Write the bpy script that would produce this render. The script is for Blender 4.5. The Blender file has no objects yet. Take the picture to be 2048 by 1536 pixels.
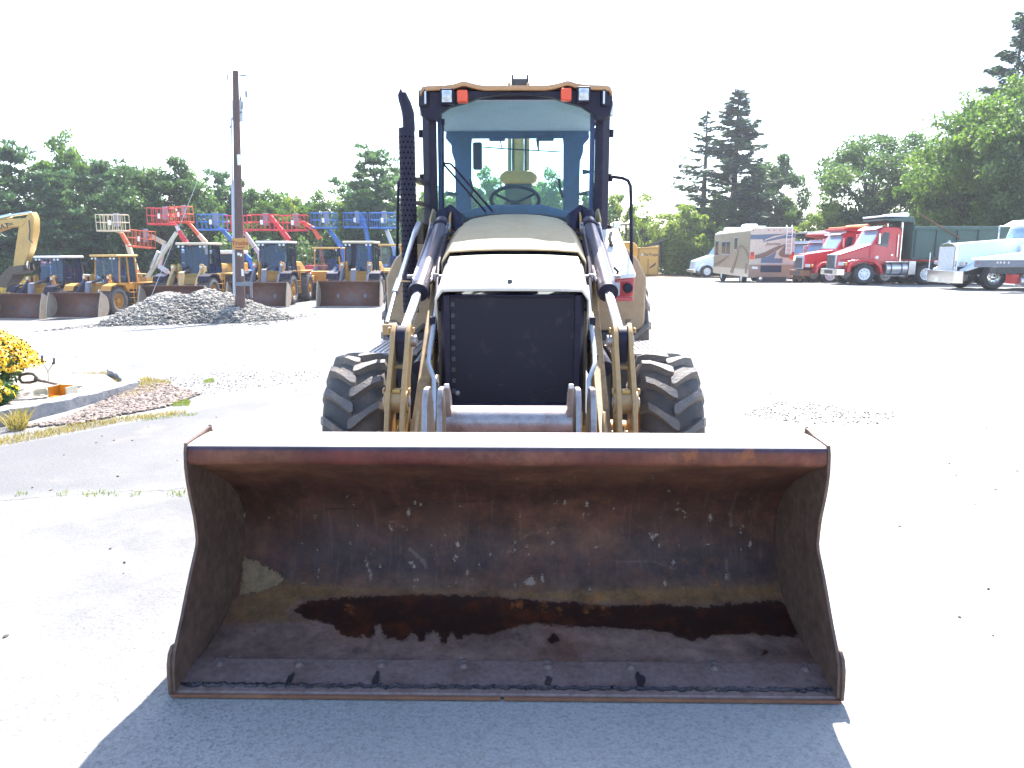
import bpy, bmesh, math, random
import numpy as np
from mathutils import Vector, Matrix
PI = math.pi
R = math.radians
S = bpy.context.scene
COL = S.collection
random.seed(7)

# ------------------------------------------------------------------ camera
F = 1479.0                      # focal length in photo pixels (2048 wide)
PITCH = math.atan((768 - 503) / F)
CP, SP = math.cos(PITCH), math.sin(PITCH)
CAMZ = 1.6
cam = bpy.data.objects.new('camera', bpy.data.cameras.new('camera'))
COL.objects.link(cam)
cam.location = (0, 0, CAMZ)
cam.rotation_euler = (PI / 2 - PITCH, 0, 0)
cam.data.sensor_width = 36.0
cam.data.lens = 36.0 * F / 2048
cam.data.clip_end = 3000
S.camera = cam

# ------------------------------------------------------------------ light
SUN_EL, SUN_AZ = R(51.5), R(11)         # azimuth measured from +Y towards +X
w = bpy.data.worlds.new('World'); S.world = w; w.use_nodes = True
nt = w.node_tree; nt.nodes.clear()
wo = nt.nodes.new('ShaderNodeOutputWorld'); bg = nt.nodes.new('ShaderNodeBackground')
sky = nt.nodes.new('ShaderNodeTexSky'); sky.sky_type = 'NISHITA'; sky.sun_disc = False
sky.sun_elevation = SUN_EL; sky.sun_rotation = SUN_AZ
sky.air_density = 1.0; sky.dust_density = 1.0; sky.ozone_density = 1.8
bg.inputs['Strength'].default_value = 0.15
nt.links.new(sky.outputs[0], bg.inputs[0]); nt.links.new(bg.outputs[0], wo.inputs[0])
sl = bpy.data.lights.new('sun', 'SUN'); sl.energy = 5.0; sl.angle = R(0.5); sl.color = (1.0, 0.95, 0.87)
sun = bpy.data.objects.new('sun', sl); COL.objects.link(sun)
sd = Vector((math.sin(SUN_AZ) * math.cos(SUN_EL), math.cos(SUN_AZ) * math.cos(SUN_EL), math.sin(SUN_EL)))
sun.rotation_euler = sd.to_track_quat('Z', 'Y').to_euler()
sun.location = (0, 30, 40)
S.view_settings.view_transform = 'Standard'; S.view_settings.look = 'None'
S.view_settings.gamma = 1.0; S.view_settings.use_curve_mapping = False
S.view_settings.exposure = 1.92
HAZE = 0.0006
S.render.engine = 'CYCLES'
S.cycles.use_denoising = True
S.cycles.max_bounces = 8; S.cycles.transparent_max_bounces = 24
S.cycles.sample_clamp_indirect = 6.0

# ------------------------------------------------------------------ helpers
def W(px, py, Y):
    """point at depth Y that lies under photo pixel px, py"""
    u = (px - 1024) / F; v = (768 - py) / F
    t = Y / (CP + v * SP)
    return Vector((u * t, Y, CAMZ + t * (v * CP - SP)))

def proj(x, y, z):
    zz = z - CAMZ
    d = y * CP - zz * SP
    return 1024 + F * x / d, 768 - F * (y * SP + zz * CP) / d

def sstep(a, b, x):
    t = np.clip((np.asarray(x, float) - a) / (b - a), 0, 1)
    return t * t * (3 - 2 * t)

def height(x, y):
    """the yard dips gently towards the left rear and the right rear"""
    x = np.asarray(x, float); y = np.asarray(y, float)
    g = sstep(1.0, -7.0, x) + 0.75 * sstep(-12.0, -24.0, x)
    zl = -g * sstep(9.0, 29.0, y)
    zr = -0.5 * sstep(38, 46, y) * sstep(2, 8, x)
    return zl + zr
def hz(x, y): return float(height(x, y))

def newmat(name):
    m = bpy.data.materials.new(name); m.use_nodes = True
    n = m.node_tree.nodes; n.clear()
    return m, n, m.node_tree.links

def ramp(n, l, src, p0, c0, p1, c1):
    r = n.new('ShaderNodeValToRGB')
    r.color_ramp.elements[0].position = p0; r.color_ramp.elements[0].color = (*c0, 1)
    r.color_ramp.elements[1].position = p1; r.color_ramp.elements[1].color = (*c1, 1)
    l.new(src, r.inputs[0]); return r.outputs[0]

def noise(n, l, scale, detail=4, rough=0.6, vec=None, dist=0.0):
    t = n.new('ShaderNodeTexNoise'); t.inputs['Scale'].default_value = scale
    t.inputs['Detail'].default_value = detail; t.inputs['Roughness'].default_value = rough
    t.inputs['Distortion'].default_value = dist
    if vec is not None: l.new(vec, t.inputs['Vector'])
    return t.outputs['Fac']

def mixc(n, l, fac, a, b):
    m = n.new('ShaderNodeMix'); m.data_type = 'RGBA'
    for sock, val in ((m.inputs[0], fac), (m.inputs[6], a), (m.inputs[7], b)):
        if isinstance(val, (int, float)): sock.default_value = val
        elif isinstance(val, tuple): sock.default_value = (*val, 1)
        else: l.new(val, sock)
    return m.outputs[2]

def mth(n, l, op, a, b=None, clamp=False):
    m = n.new('ShaderNodeMath'); m.operation = op; m.use_clamp = clamp
    for k, val in enumerate((a, b)):
        if val is None: continue
        if isinstance(val, (int, float)): m.inputs[k].default_value = val
        else: l.new(val, m.inputs[k])
    return m.outputs[0]

def objco(n): return n.new('ShaderNodeTexCoord').outputs['Object']

def paint(name, col, rough=0.45, metal=0.0, dirt=None, dscale=6.0, damount=0.5, bump=0.05, bscale=60, coat=0.0, spec=0.5, var=(0.86, 1.08), vr=(0.3, 0.7)):
    """a surface with procedural grime and fine relief"""
    m, n, l = newmat(name)
    o = n.new('ShaderNodeOutputMaterial'); b = n.new('ShaderNodeBsdfPrincipled')
    l.new(b.outputs[0], o.inputs[0])
    co = objco(n)
    if dirt is None: dirt = tuple(c * 0.55 for c in col)
    big = noise(n, l, dscale, 8, 0.65, co)
    f = ramp(n, l, big, 0.48, (0, 0, 0), 0.72, (damount,) * 3)
    c = mixc(n, l, f, tuple(col), tuple(dirt))
    sm = noise(n, l, dscale * 7, 5, 0.6, co)
    v = ramp(n, l, sm, vr[0], (var[0],) * 3, vr[1], (var[1],) * 3)
    mm = n.new('ShaderNodeMix'); mm.data_type = 'RGBA'; mm.blend_type = 'MULTIPLY'; mm.inputs[0].default_value = 1
    l.new(c, mm.inputs[6]); l.new(v, mm.inputs[7])
    l.new(mm.outputs[2], b.inputs['Base Color'])
    b.inputs['Metallic'].default_value = metal
    b.inputs['Specular IOR Level'].default_value = spec
    rr = mth(n, l, 'ADD', mth(n, l, 'MULTIPLY', big, 0.25), rough - 0.1, True)
    l.new(rr, b.inputs['Roughness'])
    if coat: b.inputs['Coat Weight'].default_value = coat; b.inputs['Coat Roughness'].default_value = 0.08
    if bump:
        bp = n.new('ShaderNodeBump'); bp.inputs['Strength'].default_value = bump * 4; bp.inputs['Distance'].default_value = 0.004
        l.new(noise(n, l, bscale, 5, 0.6, co), bp.inputs['Height']); l.new(bp.outputs[0], b.inputs['Normal'])
    return m

def glassmat(name, tint, refl=0.9):
    m, n, l = newmat(name)
    o = n.new('ShaderNodeOutputMaterial'); t = n.new('ShaderNodeBsdfTransparent'); g = n.new('ShaderNodeBsdfGlossy')
    mx = n.new('ShaderNodeMixShader'); fr = n.new('ShaderNodeFresnel'); fr.inputs[0].default_value = 1.5
    t.inputs[0].default_value = (*tint, 1); g.inputs['Roughness'].default_value = 0.02
    g.inputs[0].default_value = (0.80, 0.90, 1, 1)
    l.new(mth(n, l, 'MULTIPLY', fr.outputs[0], refl), mx.inputs[0])
    l.new(t.outputs[0], mx.inputs[1]); l.new(g.outputs[0], mx.inputs[2]); l.new(mx.outputs[0], o.inputs[0])
    return m

def leafmat(name, c1, c2, trans=0.45):
    m, n, l = newmat(name)
    o = n.new('ShaderNodeOutputMaterial'); d = n.new('ShaderNodeBsdfPrincipled'); t = n.new('ShaderNodeBsdfTranslucent')
    at = n.new('ShaderNodeAttribute'); at.attribute_name = 'hue'
    d.inputs['Roughness'].default_value = 0.5; d.inputs['Specular IOR Level'].default_value = 0.35
    c = mixc(n, l, at.outputs['Fac'], c1, c2); l.new(c, d.inputs['Base Color'])
    tc = mixc(n, l, at.outputs['Fac'], tuple(min(1, k * q) for k, q in zip(c1, (1.9, 2.0, 1.1))), tuple(min(1, k * q) for k, q in zip(c2, (1.9, 2.0, 1.0))))
    l.new(tc, t.inputs[0])
    mx = n.new('ShaderNodeMixShader'); mx.inputs[0].default_value = trans
    l.new(d.outputs[0], mx.inputs[1]); l.new(t.outputs[0], mx.inputs[2]); l.new(mx.outputs[0], o.inputs[0])
    return m

class MB:
    """collects shapes into one mesh object"""
    def __init__(s, off=(0, 0, 0)): s.v = []; s.f = []; s.mi = []; s.off = Vector(off); s.M = None
    def add(s, vs, fs, mi=0):
        k = len(s.v)
        for p in vs:
            p = Vector(p)
            if s.M is not None: p = s.M @ p
            s.v.append(p + s.off)
        s.f += [tuple(i + k for i in f) for f in fs]; s.mi += [mi] * len(fs); return s
    def hexa(s, p, mi=0):
        return s.add(p, [(0, 3, 2, 1), (4, 5, 6, 7), (0, 1, 5, 4), (1, 2, 6, 5), (2, 3, 7, 6), (3, 0, 4, 7)], mi)
    def box(s, x0, x1, y0, y1, z0, z1, mi=0, rot=None):
        p = [(x0, y0, z0), (x1, y0, z0), (x1, y1, z0), (x0, y1, z0), (x0, y0, z1), (x1, y0, z1), (x1, y1, z1), (x0, y1, z1)]
        if rot:
            c = Vector(((x0 + x1) / 2, (y0 + y1) / 2, (z0 + z1) / 2))
            q = Matrix.Rotation(rot[1], 3, rot[0])
            p = [c + q @ (Vector(a) - c) for a in p]
        return s.hexa(p, mi)
    def prism(s, poly, ax, a0, a1, mi=0):
        """poly: points of the plane across axis ax, pulled from a0 to a1"""
        def P(a, q):
            return (a, q[0], q[1]) if ax == 'x' else ((q[0], a, q[1]) if ax == 'y' else (q[0], q[1], a))
        n = len(poly)
        vs = [P(a0, q) for q in poly] + [P(a1, q) for q in poly]
        fs = [tuple(range(n))[::-1], tuple(range(n, 2 * n))] + [(i, (i + 1) % n, n + (i + 1) % n, n + i) for i in range(n)]
        return s.add(vs, fs, mi)
    def tube(s, path, r, n=10, mi=0, cap=True):
        path = [Vector(p) for p in path]; m = len(path)
        rs = r if isinstance(r, (list, tuple)) else [r] * m
        vs = []; fs = []; up = None
        for i, p in enumerate(path):
            d = (path[min(i + 1, m - 1)] - path[max(i - 1, 0)]).normalized()
            if up is None: up = d.orthogonal().normalized()
            else:
                up = (up - d * up.dot(d))
                up = up.normalized() if up.length > 1e-6 else d.orthogonal().normalized()
            sd_ = d.cross(up)
            for k in range(n):
                a = 2 * PI * k / n
                vs.append(p + (up * math.cos(a) + sd_ * math.sin(a)) * rs[i])
        for i in range(m - 1):
            for k in range(n):
                fs.append((i * n + k, i * n + (k + 1) % n, (i + 1) * n + (k + 1) % n, (i + 1) * n + k))
        if cap: fs += [tuple(range(n))[::-1], tuple(range((m - 1) * n, m * n))]
        return s.add(vs, fs, mi)
    def lathe(s, prof, c, ax='x', n=24, mi=0):
        """prof: (radius, height along axis)"""
        vs = []; fs = []; m = len(prof)
        for k in range(n):
            a = 2 * PI * k / n; ca, sa = math.cos(a), math.sin(a)
            for r_, h_ in prof:
                q = (h_, r_ * ca, r_ * sa) if ax == 'x' else ((r_ * ca, h_, r_ * sa) if ax == 'y' else (r_ * ca, r_ * sa, h_))
                vs.append((c[0] + q[0], c[1] + q[1], c[2] + q[2]))
        for k in range(n):
            k2 = (k + 1) % n
            for i in range(m - 1): fs.append((k * m + i, k2 * m + i, k2 * m + i + 1, k * m + i + 1))
        return s.add(vs, fs, mi)
    def quad(s, *p, mi=0): return s.add(p, [tuple(range(len(p)))], mi)
    def mesh(s, name, mats, sharp=32):
        me = bpy.data.meshes.new(name)
        me.from_pydata([tuple(v) for v in s.v], [], s.f)
        for m in (mats if isinstance(mats, (list, tuple)) else [mats]): me.materials.append(m)
        if any(s.mi): me.polygons.foreach_set('material_index', s.mi)
        bm = bmesh.new(); bm.from_mesh(me); bmesh.ops.recalc_face_normals(bm, faces=bm.faces); bm.to_mesh(me); bm.free()
        me.polygons.foreach_set('use_smooth', [True] * len(me.polygons))
        me.set_sharp_from_angle(angle=R(sharp))
        return me
    def build(s, name, mats, parent=None, bevel=0, sharp=32, loc=None, rot=None, seg=2):
        return link(name, s.mesh(name, mats, sharp), parent, bevel, loc, rot, seg)

def link(name, me, parent=None, bevel=0, loc=None, rot=None, seg=2):
    o = bpy.data.objects.new(name, me); COL.objects.link(o)
    if parent is not None: o.parent = parent
    if loc is not None: o.location = loc
    if rot is not None: o.rotation_euler = rot
    if bevel:
        b = o.modifiers.new('bevel', 'BEVEL'); b.width = bevel; b.segments = seg; b.limit_method = 'ANGLE'; b.angle_limit = R(35)
        b.harden_normals = True
    return o

def tag(o, label=None, cat=None, group=None, kind=None):
    if label: o['label'] = label
    if cat: o['category'] = cat
    if group: o['group'] = group
    if kind: o['kind'] = kind
    return o

def thing(name, label, cat, loc=(0, 0, 0), rz=0.0, group=None):
    o = bpy.data.objects.new(name, None); COL.objects.link(o); o.empty_display_size = 0.3
    o.location = loc; o.rotation_euler = (0, 0, rz)
    return tag(o, label, cat, group)

def dup(root, loc=None, rz=None, label=None, scale=None):
    r_ = root.copy(); COL.objects.link(r_)
    for ch in list(root.children):
        c = ch.copy(); COL.objects.link(c); c.parent = r_
        for g in list(ch.children):
            d = g.copy(); COL.objects.link(d); d.parent = c
    if loc is not None: r_.location = loc
    if rz is not None: r_.rotation_euler = (0, 0, rz)
    if scale is not None: r_.scale = scale
    if label: r_['label'] = label
    return r_

def text(name, body, size, mat, parent, loc, rot, ext=0.004, shear=0.0, align='CENTER'):
    cu = bpy.data.curves.new(name, 'FONT'); cu.body = body; cu.size = size; cu.extrude = ext
    cu.align_x = align; cu.align_y = 'CENTER'; cu.shear = shear; cu.offset = size * 0.012
    cu.materials.append(mat)
    tmp = bpy.data.objects.new(name, cu); COL.objects.link(tmp)
    bpy.context.view_layer.update()
    me = bpy.data.meshes.new_from_object(tmp.evaluated_get(bpy.context.evaluated_depsgraph_get())); me.name = name
    if not me.materials: me.materials.append(mat)
    bpy.data.objects.remove(tmp); bpy.data.curves.remove(cu)
    o = bpy.data.objects.new(name, me); COL.objects.link(o); o.parent = parent
    o.location = loc; o.rotation_euler = rot
    return o

def quadmesh(name, V, mats, hue=None, smooth=False, tri=False):
    """numpy vertices (N, 4, 3) -> quads, one colour value per quad"""
    N = V.shape[0]; k = V.shape[1]
    me = bpy.data.meshes.new(name)
    me.vertices.add(N * k); me.vertices.foreach_set('co', V.reshape(-1).astype(np.float32))
    me.loops.add(N * k); me.loops.foreach_set('vertex_index', np.arange(N * k, dtype=np.int32))
    me.polygons.add(N); me.polygons.foreach_set('loop_start', np.arange(0, N * k, k, dtype=np.int32))
    if hue is not None:
        a = me.attributes.new('hue', 'FLOAT', 'FACE'); a.data.foreach_set('value', hue.astype(np.float32))
    for m in (mats if isinstance(mats, (list, tuple)) else [mats]): me.materials.append(m)
    me.update(calc_edges=True); me.validate()
    return me

# ------------------------------------------------------------------ materials
M = {}
M['hoodfront'] = paint('sunlit_hood_paint', (0.60, 0.52, 0.43), 0.40, dirt=(0.50, 0.43, 0.34), damount=0.4, dscale=4, coat=0.2, bump=0.02, var=(0.95, 1.04))  # paler copy of the hood paint, sunlit brightness put into the colour
M['fender'] = paint('beige_fender_paint', (0.40, 0.275, 0.165), 0.45, dirt=(0.34, 0.25, 0.16), damount=0.4, dscale=2)
M['yellow'] = paint('machine_yellow', (0.42, 0.25, 0.095), 0.42, dirt=(0.30, 0.21, 0.11), damount=0.55, dscale=5, coat=0.15)
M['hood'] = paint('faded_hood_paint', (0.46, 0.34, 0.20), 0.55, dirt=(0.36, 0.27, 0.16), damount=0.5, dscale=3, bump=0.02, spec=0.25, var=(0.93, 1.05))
M['oyellow'] = paint('yard_yellow', (0.58, 0.27, 0.035), 0.45, dirt=(0.30, 0.17, 0.06), damount=0.6, dscale=3)
M['cyellow'] = paint('pale_yard_yellow', (0.56, 0.34, 0.09), 0.45, dirt=(0.33, 0.22, 0.1), damount=0.5, dscale=3)
M['black'] = paint('satin_black', (0.011, 0.008, 0.026), 0.5, dirt=(0.05, 0.04, 0.05), damount=0.4, dscale=8, spec=0.25)
M['dark'] = paint('dark_grey_metal', (0.045, 0.045, 0.05), 0.55, dirt=(0.10, 0.085, 0.07), damount=0.5, dscale=6)
M['brownmetal'] = paint('greasy_brown_metal', (0.07, 0.045, 0.03), 0.45, dirt=(0.16, 0.12, 0.07), damount=0.6, dscale=9)
M['chrome'] = paint('chrome', (0.75, 0.76, 0.78), 0.16, 1.0, dirt=(0.55, 0.55, 0.56), damount=0.4, bump=0)
M['barrel'] = paint('cylinder_barrel', (0.15, 0.13, 0.15), 0.28, 0.6, dirt=(0.14, 0.12, 0.11), damount=0.3, bump=0.01)
M['steel'] = paint('worn_steel', (0.38, 0.34, 0.33), 0.40, 0.7, dirt=(0.18, 0.11, 0.08), damount=0.8, dscale=9)
M['alu'] = paint('aluminium', (0.62, 0.62, 0.64), 0.35, 0.9, dirt=(0.45, 0.43, 0.42), damount=0.4)
M['rubber'] = paint('dusty_rubber', (0.066, 0.056, 0.052), 0.7, dirt=(0.20, 0.145, 0.10), damount=0.75, dscale=4.5, bump=0.1, bscale=35)
M['lug'] = paint('worn_tread', (0.135, 0.118, 0.11), 0.6, dirt=(0.26, 0.195, 0.14), damount=0.9, dscale=9, bump=0.3, bscale=70)
M['armbrown'] = paint('worn_brownish_arm', (0.33, 0.20, 0.08), 0.5, dirt=(0.10, 0.06, 0.035), damount=0.9, dscale=6, var=(0.8, 1.15))
M['dirtyyellow'] = paint('grimy_yellow', (0.26, 0.17, 0.06), 0.6, dirt=(0.08, 0.055, 0.04), damount=0.8, dscale=4)
M['rubber_far'] = paint('dusty_loader_rubber', (0.10, 0.095, 0.10), 0.8, dirt=(0.17, 0.14, 0.12), damount=0.7, dscale=2)
M['truckrubber'] = paint('truck_rubber', (0.035, 0.035, 0.042), 0.65, dirt=(0.08, 0.07, 0.07), damount=0.5, dscale=3)
M['headliner'] = paint('grey_headliner', (0.50, 0.50, 0.62), 0.8, damount=0.2)
M['interior'] = paint('cab_interior_blue_grey', (0.040, 0.070, 0.17), 0.7, dirt=(0.035, 0.05, 0.07), damount=0.8, dscale=4)
M['orange'] = paint('orange_lens', (0.75, 0.07, 0.015), 0.3, dirt=(0.6, 0.05, 0.02), damount=0.3, bump=0)
M['amber'] = paint('amber_lens', (0.80, 0.28, 0.02), 0.3, damount=0.2, bump=0)
M['redlens'] = paint('red_lens', (0.45, 0.02, 0.02), 0.3, damount=0.2, bump=0)
M['lens'] = paint('clear_lens', (0.55, 0.56, 0.58), 0.15, 0.4, dirt=(0.3, 0.3, 0.3), damount=0.5, dscale=40)
M['red'] = paint('truck_red', (0.50, 0.010, 0.022), 0.30, dirt=(0.40, 0.03, 0.05), damount=0.4, dscale=2, coat=0.5, bump=0)
M['redplastic'] = paint('red_plastic', (0.50, 0.06, 0.07), 0.35, dirt=(0.30, 0.05, 0.06), damount=0.5, dscale=8, coat=0.4)
M['liftred'] = paint('lift_red', (0.62, 0.045, 0.06), 0.45, damount=0.4)
M['liftorange'] = paint('lift_orange', (0.70, 0.13, 0.05), 0.45, damount=0.4)
M['liftblue'] = paint('lift_blue', (0.03, 0.17, 0.50), 0.45, damount=0.3)
M['liftcream'] = paint('lift_cream', (0.62, 0.55, 0.40), 0.5, damount=0.4)
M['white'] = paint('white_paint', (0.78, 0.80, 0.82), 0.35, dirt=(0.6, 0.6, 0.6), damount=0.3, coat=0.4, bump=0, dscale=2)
M['bluewhite'] = paint('pale_blue_white_paint', (0.66, 0.75, 0.83), 0.30, dirt=(0.56, 0.64, 0.72), damount=0.3, coat=0.5, bump=0, dscale=2)
M['silver'] = paint('silver_paint', (0.50, 0.52, 0.58), 0.4, 0.3, damount=0.3)
M['green'] = paint('dump_body_green', (0.035, 0.080, 0.070), 0.5, dirt=(0.09, 0.10, 0.09), damount=0.5, dscale=1.5)
M['greendark'] = paint('dump_body_green_rib', (0.028, 0.062, 0.058), 0.5, dirt=(0.09, 0.10, 0.09), damount=0.5, dscale=2)
M['boltgrey'] = paint('worn_bolt_head', (0.16, 0.12, 0.115), 0.5, 0.2, dirt=(0.16, 0.06, 0.03), dscale=30, damount=.8)
M['rust'] = paint('rusty_steel', (0.16, 0.065, 0.035), 0.75, dirt=(0.26, 0.12, 0.06), damount=0.8, dscale=5, bump=0.1)
M['bucketfar'] = paint('worn_rusty_bucket', (0.15, 0.055, 0.035), 0.6, dirt=(0.15, 0.105, 0.10), damount=0.9, dscale=1.3, bump=0.05)
M['bucketside'] = paint('scraped_bucket_side', (0.42, 0.34, 0.26), 0.55, dirt=(0.25, 0.17, 0.12), damount=0.6, dscale=2)
M['armblue'] = paint('blue_black_arm', (0.035, 0.035, 0.075), 0.4, dirt=(0.09, 0.08, 0.10), damount=0.4, dscale=2)
M['armgrey'] = paint('grey_arm', (0.16, 0.17, 0.21), 0.45, dirt=(0.12, 0.11, 0.11), damount=0.5, dscale=2)
M['armcream'] = paint('cream_arm', (0.50, 0.34, 0.15), 0.45, dirt=(0.36, 0.28, 0.18), damount=0.5, dscale=2)
M['wood'] = paint('weathered_pole_wood', (0.105, 0.065, 0.060), 0.85, dirt=(0.16, 0.09, 0.07), damount=0.8, dscale=1.5, bump=0.25, bscale=25)
M['signwood'] = paint('orange_sign_board', (0.52, 0.27, 0.08), 0.7, dirt=(0.36, 0.18, 0.07), damount=0.5, dscale=5)
M['signred'] = paint('brown_red_lettering', (0.30, 0.03, 0.015), 0.7, bump=0)
M['lightgrey'] = paint('galvanised_grey', (0.42, 0.45, 0.50), 0.5, 0.3, damount=0.4)
M['rvtan'] = paint('motorhome_tan', (0.30, 0.235, 0.18), 0.35, dirt=(0.25, 0.20, 0.155), damount=0.3, coat=0.3, bump=0, dscale=1)
M['rvcream'] = paint('motorhome_cream', (0.52, 0.44, 0.36), 0.35, damount=0.1, coat=0.3, bump=0, dscale=1)
M['rvbrown'] = paint('motorhome_brown', (0.17, 0.115, 0.08), 0.4, damount=0.2, bump=0)
M['rvblue'] = paint('motorhome_slate_blue', (0.10, 0.145, 0.21), 0.4, damount=0.2, bump=0)
M['rvtaupe'] = paint('motorhome_taupe', (0.32, 0.21, 0.15), 0.4, damount=0.3, bump=0)
M['glass'] = glassmat('cab_glass', (0.68, 0.93, 0.92), 0.5)
M['glassclear'] = glassmat('rear_glass', (0.86, 0.97, 0.94), 0.3)
M['glassblue'] = glassmat('blue_tinted_glass', (0.34, 0.52, 0.75), 1.0)
M['glassdark'] = paint('dark_window', (0.03, 0.05, 0.08), 0.08, bump=0, damount=0.1)
M['windscreen'] = paint('truck_windscreen', (0.20, 0.33, 0.47), 0.08, bump=0, damount=0.2, dscale=1, coat=0.6)
M['basketpanel'] = paint('basket_control_panel', (0.22, 0.22, 0.26), 0.5, damount=0.4)
M['contyellow'] = paint('container_yellow', (0.74, 0.40, 0.08), 0.5, dirt=(0.60, 0.34, 0.10), damount=0.3, dscale=1.2)
M['ltblack'] = paint('lettering_black', (0.03, 0.03, 0.035), 0.6, bump=0, damount=0)
M['ltwhite'] = paint('lettering_white', (0.75, 0.76, 0.78), 0.5, bump=0, damount=0)
M['tarp'] = paint('dark_tarp', (0.035, 0.04, 0.06), 0.6, damount=0.3)
M['tarporange'] = paint('orange_board', (0.70, 0.22, 0.03), 0.5, damount=0.3)
M['insulator'] = paint('grey_insulator', (0.16, 0.17, 0.18), 0.4, damount=0.2)
# ------------------------------------------------------------------ ground
def asphalt():
    m, n, l = newmat('weathered_asphalt')
    o = n.new('ShaderNodeOutputMaterial'); b = n.new('ShaderNodeBsdfPrincipled'); l.new(b.outputs[0], o.inputs[0])
    co = objco(n)
    sep = n.new('ShaderNodeSeparateXYZ'); l.new(co, sep.inputs[0]); X, Y = sep.outputs[0], sep.outputs[1]
    wob = mth(n, l, 'MULTIPLY', mth(n, l, 'SUBTRACT', noise(n, l, 2.2, 5, 0.6, co), 0.5), 0.25)
    Yw = mth(n, l, 'ADD', Y, wob)
    l1 = mth(n, l, 'SUBTRACT', mth(n, l, 'ADD', mth(n, l, 'MULTIPLY', X, 1.385), 11.9), Yw)      # >0 on the near side of the bed's edge
    l2 = mth(n, l, 'SUBTRACT', Yw, mth(n, l, 'ADD', mth(n, l, 'MULTIPLY', X, 0.23), 5.40))       # >0 beyond the seam
    s1 = mth(n, l, 'MULTIPLY', l1, 12, True); s2 = mth(n, l, 'MULTIPLY', l2, 5, True)
    fade = mth(n, l, 'MULTIPLY', mth(n, l, 'SUBTRACT', -1.6, X), 0.55, True)
    strip = mth(n, l, 'MULTIPLY', mth(n, l, 'MULTIPLY', s1, s2), fade)
    big = noise(n, l, 0.35, 6, 0.6, co)
    c = ramp(n, l, big, 0.35, (0.225, 0.222, 0.212), 0.68, (0.30, 0.297, 0.288))
    c = mixc(n, l, mth(n, l, 'MULTIPLY', strip, 0.9), c, (0.122, 0.120, 0.124))
    # tyre-worn and dusty bands out in the yard
    mp = n.new('ShaderNodeMapping'); mp.inputs['Scale'].default_value = (0.10, 0.9, 1); mp.inputs['Rotation'].default_value = (0, 0, 0.12); l.new(co, mp.inputs[0])
    band = ramp(n, l, noise(n, l, 0.9, 6, 0.6, mp.outputs[0]), 0.48, (0, 0, 0), 0.66, (0.9,) * 3)
    far = mth(n, l, 'MULTIPLY', mth(n, l, 'SUBTRACT', Y, 8.5), 0.3, True)
    left = mth(n, l, 'MULTIPLY', mth(n, l, 'SUBTRACT', -1.0, X), 0.3, True)
    c = mixc(n, l, mth(n, l, 'MULTIPLY', mth(n, l, 'MULTIPLY', band, far), left), c, (0.13, 0.125, 0.13))
    v = n.new('ShaderNodeTexVoronoi'); v.inputs['Scale'].default_value = 75; l.new(co, v.inputs[0])
    sp = n.new('ShaderNodeSeparateColor'); l.new(v.outputs['Color'], sp.inputs[0])
    agg = ramp(n, l, sp.outputs[0], 0.0, (0.84,) * 3, 0.5, (1.04,) * 3)
    fine = ramp(n, l, noise(n, l, 95, 5, 0.8, co), 0.34, (0.72,) * 3, 0.56, (1.06,) * 3)
    for t in (agg, fine):
        mm = n.new('ShaderNodeMix'); mm.data_type = 'RGBA'; mm.blend_type = 'MULTIPLY'; mm.inputs[0].default_value = 1
        l.new(c, mm.inputs[6]); l.new(t, mm.inputs[7]); c = mm.outputs[2]
    # dark stone grains showing between the binder, strongest on the worn near-left apron
    gr = ramp(n, l, noise(n, l, 55, 5, 0.8, co), 0.53, (0, 0, 0), 0.60, (1, 1, 1))
    lf = mth(n, l, 'ADD', mth(n, l, 'MULTIPLY', mth(n, l, 'SUBTRACT', 0.2, X), 0.5, True), 0.12, True)
    nearf = mth(n, l, 'MULTIPLY', mth(n, l, 'SUBTRACT', 14, Y), 0.12, True)
    patch = ramp(n, l, noise(n, l, 1.1, 5, 0.65, co), 0.40, (0.35,) * 3, 0.60, (1, 1, 1))
    c = mixc(n, l, mth(n, l, 'MULTIPLY', mth(n, l, 'MULTIPLY', mth(n, l, 'MULTIPLY', gr, lf), nearf), mth(n, l, 'MULTIPLY', patch, 0.75)), c, (0.06, 0.058, 0.062))
    apron = mth(n, l, 'MULTIPLY', mth(n, l, 'MULTIPLY', mth(n, l, 'SUBTRACT', -0.95, X), 1.2, True), mth(n, l, 'MULTIPLY', ramp(n, l, noise(n, l, 0.8, 7, 0.7, co), 0.36, (0.25,) * 3, 0.62, (1, 1, 1)), 0.85))
    c = mixc(n, l, apron, c, (0.105, 0.103, 0.108))
    # cracked seam between the two pours
    sd2 = mth(n, l, 'ABSOLUTE', mth(n, l, 'ADD', l2, mth(n, l, 'MULTIPLY', mth(n, l, 'SUBTRACT', noise(n, l, 14, 5, 0.7, co), 0.5), 0.10)))
    crk = mth(n, l, 'MULTIPLY', mth(n, l, 'SUBTRACT', 0.012, sd2), 120, True)
    c = mixc(n, l, mth(n, l, 'MULTIPLY', mth(n, l, 'MULTIPLY', crk, mth(n, l, 'MULTIPLY', mth(n, l, 'SUBTRACT', -0.4, X), 2, True)), 0.8), c, (0.05, 0.045, 0.045))
    # dark chips and oil drops
    vd = n.new('ShaderNodeTexVoronoi'); vd.inputs['Scale'].default_value = 7.0; l.new(co, vd.inputs[0])
    sc = n.new('ShaderNodeSeparateColor'); l.new(vd.outputs['Color'], sc.inputs[0])
    rad = mth(n, l, 'MULTIPLY', mth(n, l, 'SUBTRACT', sc.outputs[1], 0.86), 0.12)
    spot = mth(n, l, 'MULTIPLY', mth(n, l, 'SUBTRACT', rad, vd.outputs['Distance']), 60, True)
    c = mixc(n, l, mth(n, l, 'MULTIPLY', spot, 0.85), c, (0.035, 0.035, 0.042))
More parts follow.
